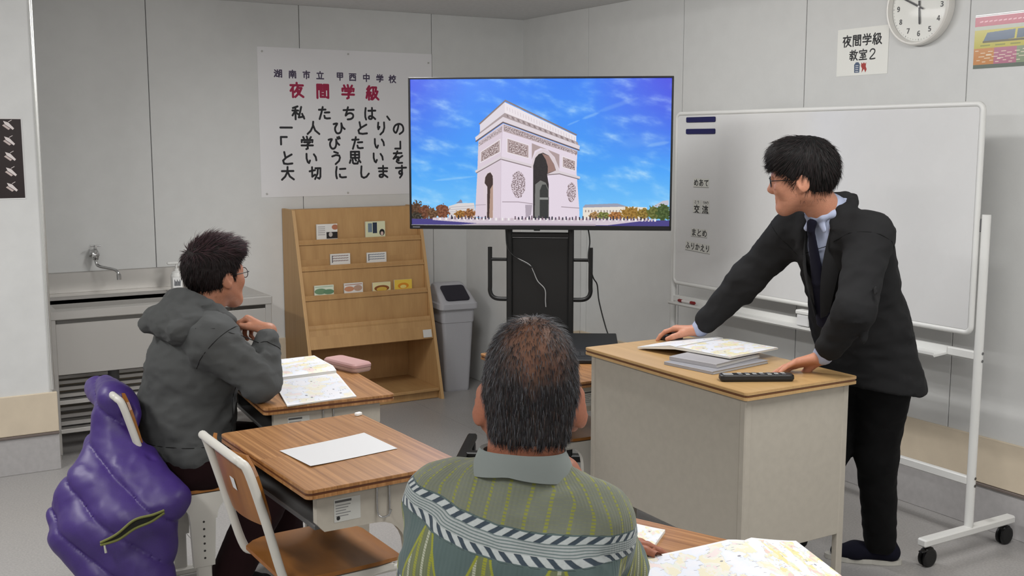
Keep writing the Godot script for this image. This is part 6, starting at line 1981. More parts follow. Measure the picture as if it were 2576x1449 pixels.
	f.oval(Vector3(2.786, 1.352, -2.69), Vector3(2.783, 1.325, -2.69), 0.019, 0.015, 0.8, Z, 0.006)
	f.oval(Vector3(2.783, 1.325, -2.69), Vector3(2.830, 1.14, -2.69), 0.017, 0.031, 0.34, Z, 0.004)
	f.oval(Vector3(2.830, 1.14, -2.69), Vector3(2.868, 0.99, -2.69), 0.031, 0.037, 0.32, Z, 0.008)
	soft("necktie", f, 0.005, navy, t, null, null, "dark navy necktie")
	# jacket
	var suit := cloth(Color(0.155, 0.155, 0.16), 74, 0.35, 40.0, 0.04)
	f = Field.new()
	f.oval(Vector3(3.13, 0.74, -2.70), Vector3(3.055, 0.98, -2.70), 0.215, 0.185, 0.74, Z, 0.05)
	f.oval(Vector3(3.055, 0.98, -2.70), Vector3(2.945, 1.255, -2.69), 0.182, 0.192, 0.70, Z, 0.05)
	f.cap(shL + Vector3(0.01, 0, -0.01), shR + Vector3(0.01, 0, 0.01), 0.072, 0.072, 0.05)
	f.cap(nb + Vector3(0.03, -0.035, 0), shL, 0.062, 0.066, 0.04)
	f.cap(nb + Vector3(0.03, -0.035, 0), shR, 0.062, 0.066, 0.04)
	f.chain([shL, elL, wL + (elL - wL).normalized() * 0.055], [0.076, 0.062, 0.047], 0.03)
	f.chain([shR, elR, wR + (elR - wR).normalized() * 0.055], [0.076, 0.062, 0.047], 0.03)
	f.cap(Vector3(2.745, 1.40, -2.69), Vector3(2.800, 1.27, -2.69), 0.085, 0.060, 0.012, -1)
	f.cap(Vector3(2.800, 1.27, -2.69), Vector3(2.862, 1.00, -2.69), 0.060, 0.012, 0.012, -1)
	f.cap(Vector3(2.862, 1.00, -2.69), Vector3(2.90, 0.72, -2.69), 0.010, 0.022, 0.008, -1)
	f.cap(nb + Vector3(-0.012, 0.075, 0), nb + Vector3(0.0, 0.02, 0), 0.085, 0.060, 0.01, -1)
	f.ell(Vector3(3.10, 0.36, -2.70), Vector3(0.7, 0.40, 0.7), Basis(Vector3.BACK, -0.10), 0.006, -1)
	var jc := []
	for k in 9:
		var a := PI * 0.62 * (k / 8.0 * 2.0 - 1.0)
		jc.append(nb + Vector3(cos(a) * 0.070 + 0.012, 0.020 + 0.030 * cos(a), sin(a) * 0.078))
	for k in 8: f.cap(jc[k], jc[k + 1], 0.019, 0.019, 0.012)
	for s in [[shL, elL, wL], [shR, elR, wR]]:
		# creases across the sleeve at the elbow
		var ax: Vector3 = (s[2] - s[0]).normalized()
		for k in 6:
			var c: Vector3 = s[1] + ax * (k - 2.5) * 0.028
			var sd := Vector3(sin(k * 1.7), 0.5 * cos(k * 2.1), cos(k * 1.3)).normalized()
			f.cap(c + sd * 0.055, c + (sd + ax * 0.5).normalized() * 0.066, 0.008, 0.006, 0.022)
	f.noise(0.003, 14.0, 5, 0.010, Vector3(6, 12, 6))
	soft("jacket", f, 0.008, suit, t, null, null, "dark grey suit jacket")
	var sg := Geo.new()
	seam(sg, f, shL.lerp(elL, 0.10), elL - shL, Vector3.UP, -2.6, 2.6, Vector3.ZERO, 0.0013)
	seam(sg, f, shR.lerp(elR, 0.10), elR - shR, Vector3.UP, -2.6, 2.6, Vector3.ZERO, 0.0013)
	part("seam", sg, cloth(Color(0.07, 0.07, 0.07), 77, 0.1, 30.0, 0.02), t)
	# lapels: two thin turned-back flaps
	var g := Geo.new()
	for s in [-1.0, 1.0]:
		var rows := []
		for i in 9:
			var u := i / 8.0
			var c := Vector3(2.835, 1.385, -2.69).lerp(Vector3(2.868, 1.02, -2.69), u)
			var inner := 0.062 * (1.0 - u) + 0.014 * u
			var wide := (0.055 if u > 0.25 else 0.042) * (1.0 - 0.75 * pow(u, 3.0))
			var row := []
			for j in 5:
				var w := j / 4.0
				var zz := inner + wide * w
				row.append(Vector3(c.x - 0.035 * sin(u * 2.6) + 0.022 * w + 0.55 * zz * zz * 4.0 - 0.018, c.y + 0.012 * w, -2.69 + s * zz))
			rows.append(row)
		g.sheet(rows, 0.004)
	part("lapel", g, suit, t)
	# trousers and shoes
	var tro := cloth(Color(0.055, 0.055, 0.06), 75, 0.25, 40.0, 0.05)
	f = Field.new()
	f.oval(Vector3(3.10, 0.90, -2.70), Vector3(3.10, 0.82, -2.70), 0.14, 0.15, 0.70, Z, 0.04)
	f.chain([hpL + Vector3(0.02, -0.04, 0), knL, anL + Vector3(-0.005, 0.0, 0.005)], [0.098, 0.074, 0.060], 0.03)
	f.chain([hpR + Vector3(0.02, -0.04, 0), knR, anR], [0.098, 0.074, 0.060], 0.03)
	f.ell(Vector3(3.15, -0.04, -2.8), Vector3(0.8, 0.09, 0.8), Basis(), 0.004, -1)
	f.noise(0.003, 12.0, 8, 0.006, Vector3(7, 14, 7))
	soft("trousers", f, 0.010, tro, t, null, null, "black trousers")
	var up := cloth(Color(0.07, 0.07, 0.13), 76, 0.25, 60.0, 0.1)
	var sole := mat(Color(0.72, 0.71, 0.68), 0.6)
	shoe(t, Vector3(3.365, 0, -2.715), Vector3(3.165, 0, -2.925), up, sole, anL)
	shoe(t, Vector3(2.995, 0, -2.875), Vector3(2.76, 0, -3.03), up, sole, anR)

# ---------------------------------------------------------------- the man in the hooded sweatshirt
func hooded_man() -> void:
	var t := thing("person", "man with black hair in a grey hooded sweatshirt, seated with hand at chin", "person", Vector3.ZERO)
	var skin := skin_mat(Color(0.68, 0.47, 0.37))
	var fw := Vector3(0.955, 0, -0.297)
	var rt := Vector3(0.297, 0, 0.955)
	var pel := Vector3(0.925, 0.54, -3.83)
	var ch := Vector3(0.945, 0.84, -3.805)
	var nb := Vector3(0.985, 1.025, -3.80)
	var shR := Vector3(0.975, 0.960, -3.625)
	var shL := Vector3(0.955, 0.960, -3.985)
	var elR := Vector3(1.092, 0.822, -3.515)
	var wR := Vector3(1.158, 0.985, -3.60)
	var elL := Vector3(1.16, 0.822, -4.02)
	var wL := Vector3(1.17, 0.805, -3.87)
	var h := Frame.new(Vector3(1.046, 1.165, -3.822), Vector3(0.93, 0.05, -0.36), Vector3(-0.08, 1, 0.02))
	var f := Field.new()
	add_head(f, h, 0.98, 0.35)
	f.cap(h.p(0, -0.055, -0.03), nb + Vector3(0, -0.02, 0), 0.057, 0.062, 0.03)
	f.oval(pel, ch, 0.15, 0.15, 0.7, rt, 0.05)
	f.cap(shL, shR, 0.05, 0.05, 0.05)
	f.chain([shR, elR, wR], [0.05, 0.042, 0.028], 0.02)
	f.chain([shL, elL, wL], [0.05, 0.042, 0.028], 0.02)
	var hips := [[0.09, Vector3(1.235, 0.49, -3.705), Vector3(1.03, 0.085, -3.72), Vector3(1.14, 0.03, -3.75)], [-0.09, Vector3(1.27, 0.49, -3.90), Vector3(1.30, 0.085, -3.92), Vector3(1.42, 0.03, -3.94)]]
	for q in hips:
		f.chain([pel + rt * q[0], q[1], q[2]], [0.085, 0.06, 0.042], 0.03)
		f.cap(q[2] - Vector3(0, 0.045, 0), q[2].lerp(q[3], 0.5) - Vector3(0, 0.015, 0), 0.028, 0.020, 0.01)
	# right hand loosely closed under the chin; left resting on the desk
	add_hand(f, wR, Vector3(-0.38, 0.28, -0.88), Vector3(0.55, 0.80, 0.05), -1.0, [[0.3, 0.4, 0.3], [0.9, 1.1, 0.7], [1.0, 1.1, 0.7], [1.0, 1.2, 0.7], [1.0, 1.2, 0.7]], 0.98, 0.03)
	add_hand(f, wL, Vector3(0.15, -0.08, 0.98), Vector3(0, 1, 0), -1.0, [[0.1, 0.2, 0.1], [0.2, 0.2, 0.1], [0.2, 0.2, 0.1], [0.2, 0.2, 0.1], [0.2, 0.2, 0.1]], 0.98, 0.08)
	body_mesh(f, [around(h.p(0, -0.02, 0), Vector3(0.14, 0.17, 0.14)), around(wR + Vector3(-0.04, 0.02, -0.06), Vector3(0.10, 0.09, 0.11)), around(wL + Vector3(0.0, -0.01, 0.08), Vector3(0.10, 0.06, 0.13))], skin, t)
	var hf := Field.new()
	hf.ell(h.p(0, 0.026, -0.020), Vector3(0.088, 0.104, 0.108), h.rot(), 0.02)
	hf.ell(h.p(0, 0.086, 0.035), Vector3(0.076, 0.042, 0.076), h.rot(0.2), 0.04)
	hf.ell(h.p(0, -0.050, 0.088), Vector3(0.12, 0.105, 0.082), h.rot(), 0.012, -1)
	hf.ell(h.p(0, -0.140, -0.02), Vector3(0.12, 0.065, 0.11), h.rot(), 0.015, -1)
	for m in [-1.0, 1.0]: hf.ell(h.p(m * 0.088, -0.030, -0.004), Vector3(0.018, 0.045, 0.034), h.rot(), 0.008, -1)
	hf.noise(0.004, 50.0, 4)
	hair(t, hf, 0.004, func(p: Vector3, n: Vector3) -> Color: return Color(0.012, 0.010, 0.010), 6000, 21, func(p: Vector3, n: Vector3, r: RandomNumberGenerator) -> Array:
		var l := h.loc(p)
		var top := clampf((l.y - 0.055) * 22.0, 0.0, 1.0)
		var d := h.b * Vector3(l.x * 0.4 + r.randf_range(-0.02, 0.02), -0.06 * (1.0 - top) + 0.012 * top, (l.z + 0.02) * 0.5 + 0.06 * top)
		var c := Color(0.014, 0.011, 0.011).lerp(Color(0.045, 0.022, 0.026), top * r.randf()) * r.randf_range(0.5, 2.0)
		return [d, lerpf(r.randf_range(0.014, 0.026), r.randf_range(0.024, 0.050), top), lerpf(0.2, r.randf_range(0.15, 0.6), top), 0.0013, c], "tousled black hair")
	spectacles(t, h, 0.98, Color(0.05, 0.04, 0.035))
	# sweatshirt with hood
	var grey := cloth(Color(0.335, 0.34, 0.34), 81, 0.22, 30.0, 0.15)
	f = Field.new()
	f.oval(pel + Vector3(-0.01, 0.04, 0), pel + Vector3(-0.005, 0.13, 0), 0.185, 0.190, 0.80, rt, 0.05)
	f.oval(pel + Vector3(-0.005, 0.13, 0), ch, 0.190, 0.180, 0.76, rt, 0.05)
	f.oval(ch, nb + Vector3(-0.03, -0.08, 0), 0.185, 0.15, 0.72, rt, 0.05)
	f.cap(shL, shR, 0.080, 0.080, 0.06)
	f.cap(nb + Vector3(-0.02, -0.03, 0), shR, 0.07, 0.075, 0.05)
	f.cap(nb + Vector3(-0.02, -0.03, 0), shL, 0.07, 0.075, 0.05)
	f.chain([shR, elR], [0.082, 0.060], 0.03)
	f.chain([elR, wR + (elR - wR).normalized() * 0.035], [0.060, 0.041], 0.012)
	f.chain([shL, elL, wL + (elL - wL).normalized() * 0.03], [0.082, 0.062, 0.042], 0.03)
	f.cap(pel + Vector3(-0.02, 0.02, 0) + rt * 0.10, pel + Vector3(-0.02, 0.02, 0) - rt * 0.10, 0.115, 0.115, 0.03)
	# waistband and cuff gathers
	for k in 10:
		var a := -0.9 + k * 0.28
		var c := pel + Vector3(0, 0.035 + 0.01 * sin(k * 2.0), 0) + (rt * cos(a) * 0.192 - fw * sin(a) * 0.15)
		f.cap(c, c + Vector3(0, -0.02, 0) + rt * 0.03 * sin(a), 0.012, 0.008, 0.02)
	# folds on sleeve near the elbow and inside the arm
	for k in 7:
		var u := k / 6.0
		var c := elR.lerp(wR, u * 0.75 + 0.02)
		var ax := (wR - elR).normalized()
		var sd := (rt * 0.9 + fw * 0.3).normalized()
		var w := ax.cross(sd).normalized()
		var rr := 0.066 - 0.022 * u
		f.cap(c + (sd * 0.8 + w * 0.6) * rr, c + (sd * 0.6 - w * 0.8) * rr + ax * 0.018, 0.009, 0.007, 0.018)
	for k in 4:
		var c := shR.lerp(elR, 0.25 + k * 0.17)
		f.cap(c + Vector3(-0.03, 0.066, 0.035), c + Vector3(0.045, 0.052, 0.055) + Vector3(0, -0.012 * k, 0), 0.010, 0.007, 0.024)
	f.noise(0.004, 13.0, 6, 0.013, Vector3(7, 13, 7))
	soft("sweatshirt", f, 0.008, grey, t, null, null, "dark grey hooded sweatshirt")
	var sg := Geo.new()
	seam(sg, f, shR.lerp(elR, 0.12), elR - shR, Vector3.UP, -2.2, 2.6)
	seam(sg, f, elR.lerp(wR, 0.68), wR - elR, rt, -2.6, 2.6)
	seam(sg, f, pel + Vector3(0, 0.06, 0), Vector3.UP, -fw, -1.9, 1.9, Vector3(0, 0.0, 0))
	seam(sg, f, ch + Vector3(0, -0.02, 0), fw + rt * -0.35, Vector3.DOWN, -1.7, -0.1, Vector3.ZERO)
	part("seam", sg, cloth(Color(0.13, 0.13, 0.13), 84, 0.1, 30.0, 0.05), t)
	f = Field.new()
	# hood: a thick roll round the neck and the sack hanging behind
	var hr := []
	for k in 11:
		var a := PI * (k / 10.0) * 1.3 - PI * 0.65
		hr.append(nb + (-fw * cos(a) * 0.088 + rt * sin(a) * 0.088) + Vector3(0, 0.022 + 0.050 * cos(a), 0))
	for k in 10: f.cap(hr[k], hr[k + 1], 0.020 + 0.010 * sin(PI * k / 10.0), 0.020 + 0.010 * sin(PI * (k + 1) / 10.0), 0.02)
	f.ell(nb - fw * 0.120 + Vector3(0, -0.018, 0), Vector3(0.150, 0.062, 0.070), Basis(rt, Vector3(0.45, 0.89, 0).normalized(), Vector3.ZERO), 0.035)
	f.ell(nb - fw * 0.085 + Vector3(0, 0.012, 0) + rt * 0.03, Vector3(0.125, 0.050, 0.070), Basis(rt, Vector3(0.3, 0.95, 0).normalized(), Vector3.ZERO), 0.03)
	f.cap(nb - fw * 0.17 + rt * 0.11 + Vector3(0, -0.02, 0), nb + rt * 0.125 + fw * 0.03 + Vector3(0, -0.012, 0), 0.026, 0.024, 0.03)
	f.cap(nb - fw * 0.17 - rt * 0.08 + Vector3(0, -0.02, 0), nb - rt * 0.12 + fw * 0.03 + Vector3(0, -0.012, 0), 0.026, 0.024, 0.03)
	f.cap(nb + Vector3(0, -0.05, 0) + fw * 0.02, nb + Vector3(0.02, 0.12, 0) + fw * 0.02, 0.062, 0.075, 0.012, -1)
	f.noise(0.004, 16.0, 9, 0.008, Vector3(10, 22, 10))
	soft("hood", f, 0.006, grey, t)
	# dark red trousers, dark shoes
	var maroon := cloth(Color(0.125, 0.045, 0.055), 82, 0.2, 40.0, 0.1)
	f = Field.new()
	f.cap(pel + rt * 0.09 + Vector3(-0.02, -0.02, 0), pel - rt * 0.09 + Vector3(-0.02, -0.02, 0), 0.122, 0.122, 0.03)
	for q in hips:
		f.chain([pel + rt * q[0] + Vector3(0, -0.02, 0), q[1], q[2] + Vector3(0, 0.01, 0)], [0.112, 0.085, 0.07], 0.03)
	f.ell(Vector3(1.1, -0.045, -3.8), Vector3(0.8, 0.09, 0.8), Basis(), 0.004, -1)
	f.noise(0.003, 12.0, 8, 0.005, Vector3(8, 12, 8))
	soft("trousers", f, 0.010, maroon, t, null, null, "dark maroon trousers")
	part("drawstring_tip", tubem([Vector3(1.055, 0.585, -3.612), Vector3(1.075, 0.567, -3.595)], 0.0035, 8), mat(Color(0.85, 0.84, 0.84), 0.4), t, "small white mark on the trousers")
	var dark := cloth(Color(0.05, 0.05, 0.055), 83, 0.2, 40.0, 0.05)
	shoe(t, Vector3(0.965, 0, -3.70), Vector3(1.21, 0, -3.765), dark, mat(Color(0.10, 0.10, 0.10), 0.6), hips[0][2])
	shoe(t, Vector3(1.235, 0, -3.91), Vector3(1.49, 0, -3.95), dark, mat(Color(0.10, 0.10, 0.10), 0.6), hips[1][2])

# ---------------------------------------------------------------- the grey-haired man in the foreground
func sweater_print() -> Array:
	var W := 1024
	var H := 768
	var p := Pic.new(W, H, Color(0.42, 0.45, 0.40))
	var hgt := Image.create(W, H, false, Image.FORMAT_L8)
	var nz := FastNoiseLite.new()
	nz.seed = 8
	nz.frequency = 0.02
	var olive := Color(0.415, 0.43, 0.385)
	var lime := Color(0.52, 0.53, 0.20)
	var slate := Color(0.31, 0.365, 0.365)
	var pale := Color(0.66, 0.68, 0.68)
	var ink := Color(0.22, 0.26, 0.30)
	for y in H:
		var v := y / float(H)
		for x in W:
			var u := x / float(W)
			var c: Color
			var e := 0.5
			if v < 0.40:      # yoke: dashed upright lines of lime wool
				c = olive
				var cell := fposmod(u * 34.0, 1.0)
				var fork := cell - 0.5 - 0.25 * maxf(0.0, 0.30 - v) * (1.0 if fposmod(u * 17.0, 1.0) < 0.5 else -1.0)
				if absf(fork) < 0.085 and fposmod(v * 62.0, 1.0) < 0.66: c = lime.lerp(olive, 0.25)
				elif fposmod(v * 48.0 + floor(u * 34.0) * 0.5, 1.0) < 0.12: c = olive.lerp(lime, 0.18)
			elif v < 0.555:     # rope band: two twisted cords with fine rows between
				var b := (v - 0.40) / 0.155
				var tw := fposmod(u * 46.0 + (b if b < 0.5 else 1.0 - b) * 2.6, 1.0)
				if b < 0.30 or b > 0.70:
					c = pale if tw < 0.58 else ink
					e = 0.95 if tw < 0.58 else 0.15
				else:
					c = pale.darkened(0.10) if fposmod(b * 12.0, 1.0) < 0.55 else slate.lightened(0.12)
					e = 0.7
				if b < 0.05 or b > 0.95: c = slate
			elif v < 0.88:      # slate field with widening olive panels of upright dashes
				c = slate
				var cell := fposmod(u * 10.0 + 0.5, 1.0) - 0.5
				var half := 0.10 + 0.30 * clampf((v - 0.56) / 0.28, 0.0, 1.0)
				if absf(cell) < half:
					c = slate.lerp(Color(0.42, 0.43, 0.29), 0.7)
					var st := fposmod(u * 70.0, 1.0)
					if st < 0.36 and fposmod(v * 80.0, 1.0) < 0.8: c = Color(0.62, 0.63, 0.56) if fposmod(u * 35.0, 1.0) < 0.5 else lime
				if absf(absf(cell) - half) < 0.02: c = lime
			elif v < 0.91:
				c = pale if fposmod(u * 40.0, 1.0) < 0.62 else ink
				e = 0.8
			else:
				c = slate.lerp(olive, 0.5)
				if fposmod(u * 30.0, 1.0) < 0.12: c = lime
			# knit: the ribs are relief only; the wool itself is unevenly dyed
			var rib := 0.5 + 0.5 * sin(u * W * 0.9)
			c = c.lerp(Color(0.36, 0.37, 0.34), 0.14 * absf(nz.get_noise_2d(x * 4.0, y * 4.0)))
			p.im.set_pixel(x, y, c)
			hgt.set_pixel(x, y, Color(1, 1, 1) * clampf(e * 0.8 + rib * 0.2, 0, 1))
	return [p, ImageTexture.create_from_image(hgt)]

func grey_haired_man() -> void:
	var t := thing("person", "man with thinning grey hair in a patterned olive knit sweater, seen from behind", "person", Vector3.ZERO)
	var skin := skin_mat(Color(0.60, 0.38, 0.29))
	var fw := Vector3(0.766, 0, -0.643)
	var rt := Vector3(0.643, 0, 0.766)
	var pel := Vector3(0.885, 0.52, -1.555)
	var nb := Vector3(0.968, 1.075, -1.598)
	var ch := Vector3(0.925, 0.86, -1.578)
	var shR := nb + rt * 0.118 + Vector3(0, -0.112, 0) + fw * 0.01
	var shL := nb - rt * 0.150 + Vector3(0, -0.105, 0) + fw * 0.01
	var elR := Vector3(1.165, 0.832, -1.60)
	var wR := Vector3(1.135, 0.992, -1.715)
	var elL := Vector3(1.00, 0.835, -1.95)
	var wL := Vector3(1.255, 0.797, -1.825)
	var h := Frame.new(Vector3(1.003, 1.196, -1.63), Vector3(0.52, -0.16, -0.85), Vector3(0.06, 1, -0.05))
	var f := Field.new()
	add_head(f, h, 1.0, 0.55, 1.18, -0.022)
	f.oval(h.p(0, -0.050, -0.028), nb + Vector3(0, -0.02, 0), 0.070, 0.068, 0.86, rt, 0.03)
	f.oval(pel, ch, 0.15, 0.15, 0.7, rt, 0.05)
	f.cap(shL, shR, 0.05, 0.05, 0.05)
	f.chain([shR, elR, wR], [0.05, 0.042, 0.029], 0.02)
	f.chain([shL, elL, wL], [0.05, 0.042, 0.029], 0.02)
	var hips := [[0.09, Vector3(1.22, 0.47, -1.72), Vector3(1.25, 0.085, -1.73)], [-0.09, Vector3(1.10, 0.47, -1.90), Vector3(1.14, 0.085, -1.93)]]
	for q in hips:
		f.chain([pel + rt * q[0], q[1], q[2]], [0.085, 0.06, 0.042], 0.03)
		f.cap(q[2] - Vector3(0, 0.045, 0), q[2] + fw * 0.06 - Vector3(0, 0.05, 0), 0.028, 0.020, 0.01)
	add_hand(f, wR, Vector3(-0.30, 0.72, -0.55), Vector3(0.62, 0.35, 0.60), 1.0, [[0.2, 0.3, 0.2], [0.8, 1.0, 0.6], [0.9, 1.0, 0.6], [0.9, 1.0, 0.6], [0.9, 1.0, 0.6]], 0.98, 0.03)
	add_hand(f, wL, Vector3(0.86, -0.06, 0.40), Vector3(0, 1, 0), 1.0, [[0.1, 0.2, 0.1], [0.2, 0.2, 0.15], [0.2, 0.2, 0.15], [0.25, 0.2, 0.15], [0.3, 0.2, 0.15]], 0.98, 0.12)
	body_mesh(f, [around(h.p(0, -0.02, 0), Vector3(0.145, 0.175, 0.145)), around(wR + Vector3(-0.02, 0.04, -0.03), Vector3(0.10, 0.10, 0.10)), around(wL + Vector3(0.08, -0.01, 0.01), Vector3(0.13, 0.06, 0.09))], skin, t)
	# hair: short, dark at the sides, grey ends, scalp showing at the crown
	var hf := Field.new()
	hf.ell(h.p(0, 0.022, -0.016), Vector3(0.0815, 0.1015, 0.1035), h.rot(), 0.02)
	hf.ell(h.p(0, -0.060, 0.080), Vector3(0.12, 0.110, 0.085), h.rot(), 0.012, -1)
	hf.oval(h.p(0, -0.02, -0.045), h.p(0, -0.075, -0.042), 0.078, 0.072, 0.78, h.b.x, 0.03)
	hf.ell(h.p(0, -0.158, -0.03), Vector3(0.13, 0.062, 0.12), h.rot(), 0.02, -1)
	hf.ell(h.p(0, -0.060, 0.080), Vector3(0.12, 0.110, 0.085), h.rot(), 0.012, -1)
	for m in [-1.0, 1.0]: hf.ell(h.p(m * 0.088, -0.040, 0.0), Vector3(0.018, 0.052, 0.030), h.rot(), 0.008, -1)
	hf.noise(0.002, 70.0, 6)
	var spot := FastNoiseLite.new()
	spot.seed = 2
	spot.frequency = 18.0
	var bare := func(l: Vector3) -> float: return clampf(1.3 - Vector2((l.x - 0.004) / 0.058, (l.y - 0.066) / 0.062).length() + spot.get_noise_3dv(l) * 0.5, 0.0, 1.0) * clampf(0.4 - l.z * 16.0, 0.0, 1.0)
	hair(t, hf, 0.0035, func(p: Vector3, n: Vector3) -> Color:
		var l := h.loc(p)
		return Color(0.030, 0.026, 0.026).lerp(Color(0.17, 0.085, 0.055), bare.call(l) * 0.9), 15000, 31, func(p: Vector3, n: Vector3, r: RandomNumberGenerator) -> Array:
		var l := h.loc(p)
		var bb: float = bare.call(l)
		if r.randf() < bb * 0.70: return []
		var w := Vector3(l.x - 0.012, 0, l.z + 0.03)
		var d := h.b * Vector3(w.x * 0.7 + 0.010 + r.randf_range(-0.012, 0.012), -0.04 - maxf(0.0, 0.06 - l.y) * 0.8, w.z * 0.8 + r.randf_range(-0.012, 0.012))
		var c := Color(0.020, 0.019, 0.021)
		var q := r.randf()
		var up := clampf((l.y - 0.04) * 14.0, 0.0, 1.0)
		if q < 0.20 + 0.22 * up * (1.0 - bb): c = Color(0.105, 0.108, 0.118)
		elif q < 0.45: c = Color(0.050, 0.048, 0.052)
		elif q < 0.55: c = Color(0.06, 0.035, 0.028)
		var edge := clampf((l.y - 0.085) * 30.0, 0.0, 1.0)
		return [d, r.randf_range(0.011, 0.021) * (1.0 + 0.3 * edge), r.randf_range(0.12, 0.45) + 0.5 * edge * r.randf(), 0.00062, c * r.randf_range(0.6, 1.4)], "short thinning dark and grey hair")
	# sweater
	var sp := sweater_print()
	var knit := mat(Color(1, 1, 1), 0.95)
	knit.albedo_texture = sp[0].tex()
	knit.heightmap_enabled = true
	knit.heightmap_texture = sp[1]
	knit.heightmap_scale = 0.25
	knit.metallic_specular = 0.2
	knit.rim_enabled = true
	knit.rim = 0.3
	knit.rim_tint = 0.7
	f = Field.new()
	f.oval(pel + Vector3(0, -0.02, 0), pel + Vector3(0.01, 0.16, 0), 0.19, 0.195, 0.78, rt, 0.05)
	f.oval(pel + Vector3(0.01, 0.16, 0), ch + Vector3(0, 0.02, 0), 0.195, 0.188, 0.74, rt, 0.05)
	f.oval(ch + Vector3(0, 0.02, 0), nb + Vector3(-0.02, -0.095, 0.01), 0.190, 0.130, 0.66, rt, 0.05)
	f.cap(shL, shR, 0.066, 0.066, 0.06)
	f.cap(nb + Vector3(0, -0.052, 0), shR, 0.060, 0.060, 0.05)
	f.cap(nb + Vector3(0, -0.052, 0), shL, 0.060, 0.060, 0.05)
	f.chain([shR, elR, wR + (elR - wR).normalized() * 0.05], [0.074, 0.062, 0.045], 0.03)
	f.chain([shL, elL, wL + (elL - wL).normalized() * 0.03], [0.074, 0.060, 0.045], 0.03)
	f.cap(nb + Vector3(0, 0.0, 0), nb + Vector3(0.03, 0.10, 0), 0.060, 0.080, 0.008, -1)
	f.noise(0.003, 12.0, 7, 0.007, Vector3(8, 10, 8))
	var axis := Vector3(0.93, 0, -1.58)
	soft("sweater", f, 0.006, knit, t, func(p: Vector3) -> Vector2:
		var d := p - axis
		var a := d.dot(rt)     # 0 at the spine; runs on round the sides
		var deep := maxf(0.0, d.dot(fw) + 0.02)
		return Vector2(0.5 + (a + signf(a) * deep) / 1.19, clampf((1.12 - p.y - a * 0.14) / 0.30, 0.0, 1.0)), null, "olive and slate knit sweater with rope pattern")
	# turned-down collar
	var g := Geo.new()
	var rows := []
	for i in 7:
		var u := i / 6.0
		var row := []
		for j in 41:
			var a := TAU * (j / 40.0) * 0.97 + 0.05
			var bk := 0.5 - 0.5 * cos(a)          # 1 at the back
			var rad := lerpf(0.0665, 0.083, pow(u, 0.8))
			var y := lerpf(0.012 + 0.016 * bk, -0.026 + 0.020 * bk - 0.012 * absf(sin(a)) , u)
			var dir := fw * cos(a) + rt * sin(a)
			row.append(nb + Vector3(0, y - 0.004, 0) + dir * rad * (1.0 + 0.10 * absf(sin(a))) - fw * 0.002)
		rows.append(row)
	g.sheet(rows, 0.007)
	part("collar", g, cloth(Color(0.50, 0.525, 0.515), 91, 0.15, 60.0, 0.2), t, "pale grey collar")
	var tro := cloth(Color(0.16, 0.16, 0.17), 92, 0.2, 40.0, 0.1)
	f = Field.new()
	f.cap(pel + rt * 0.09, pel - rt * 0.09, 0.12, 0.12, 0.03)
	for q in hips: f.chain([pel + rt * q[0], q[1], q[2]], [0.11, 0.085, 0.07], 0.03)
	f.ell(Vector3(1.1, -0.045, -1.7), Vector3(0.8, 0.09, 0.8), Basis(), 0.004, -1)
	soft("trousers", f, 0.012, tro, t)
	for q in hips: shoe(t, Vector3(q[2].x, 0, q[2].z) - fw * 0.07, Vector3(q[2].x, 0, q[2].z) + fw * 0.19, tro, mat(Color(0.10, 0.10, 0.10), 0.6), q[2])

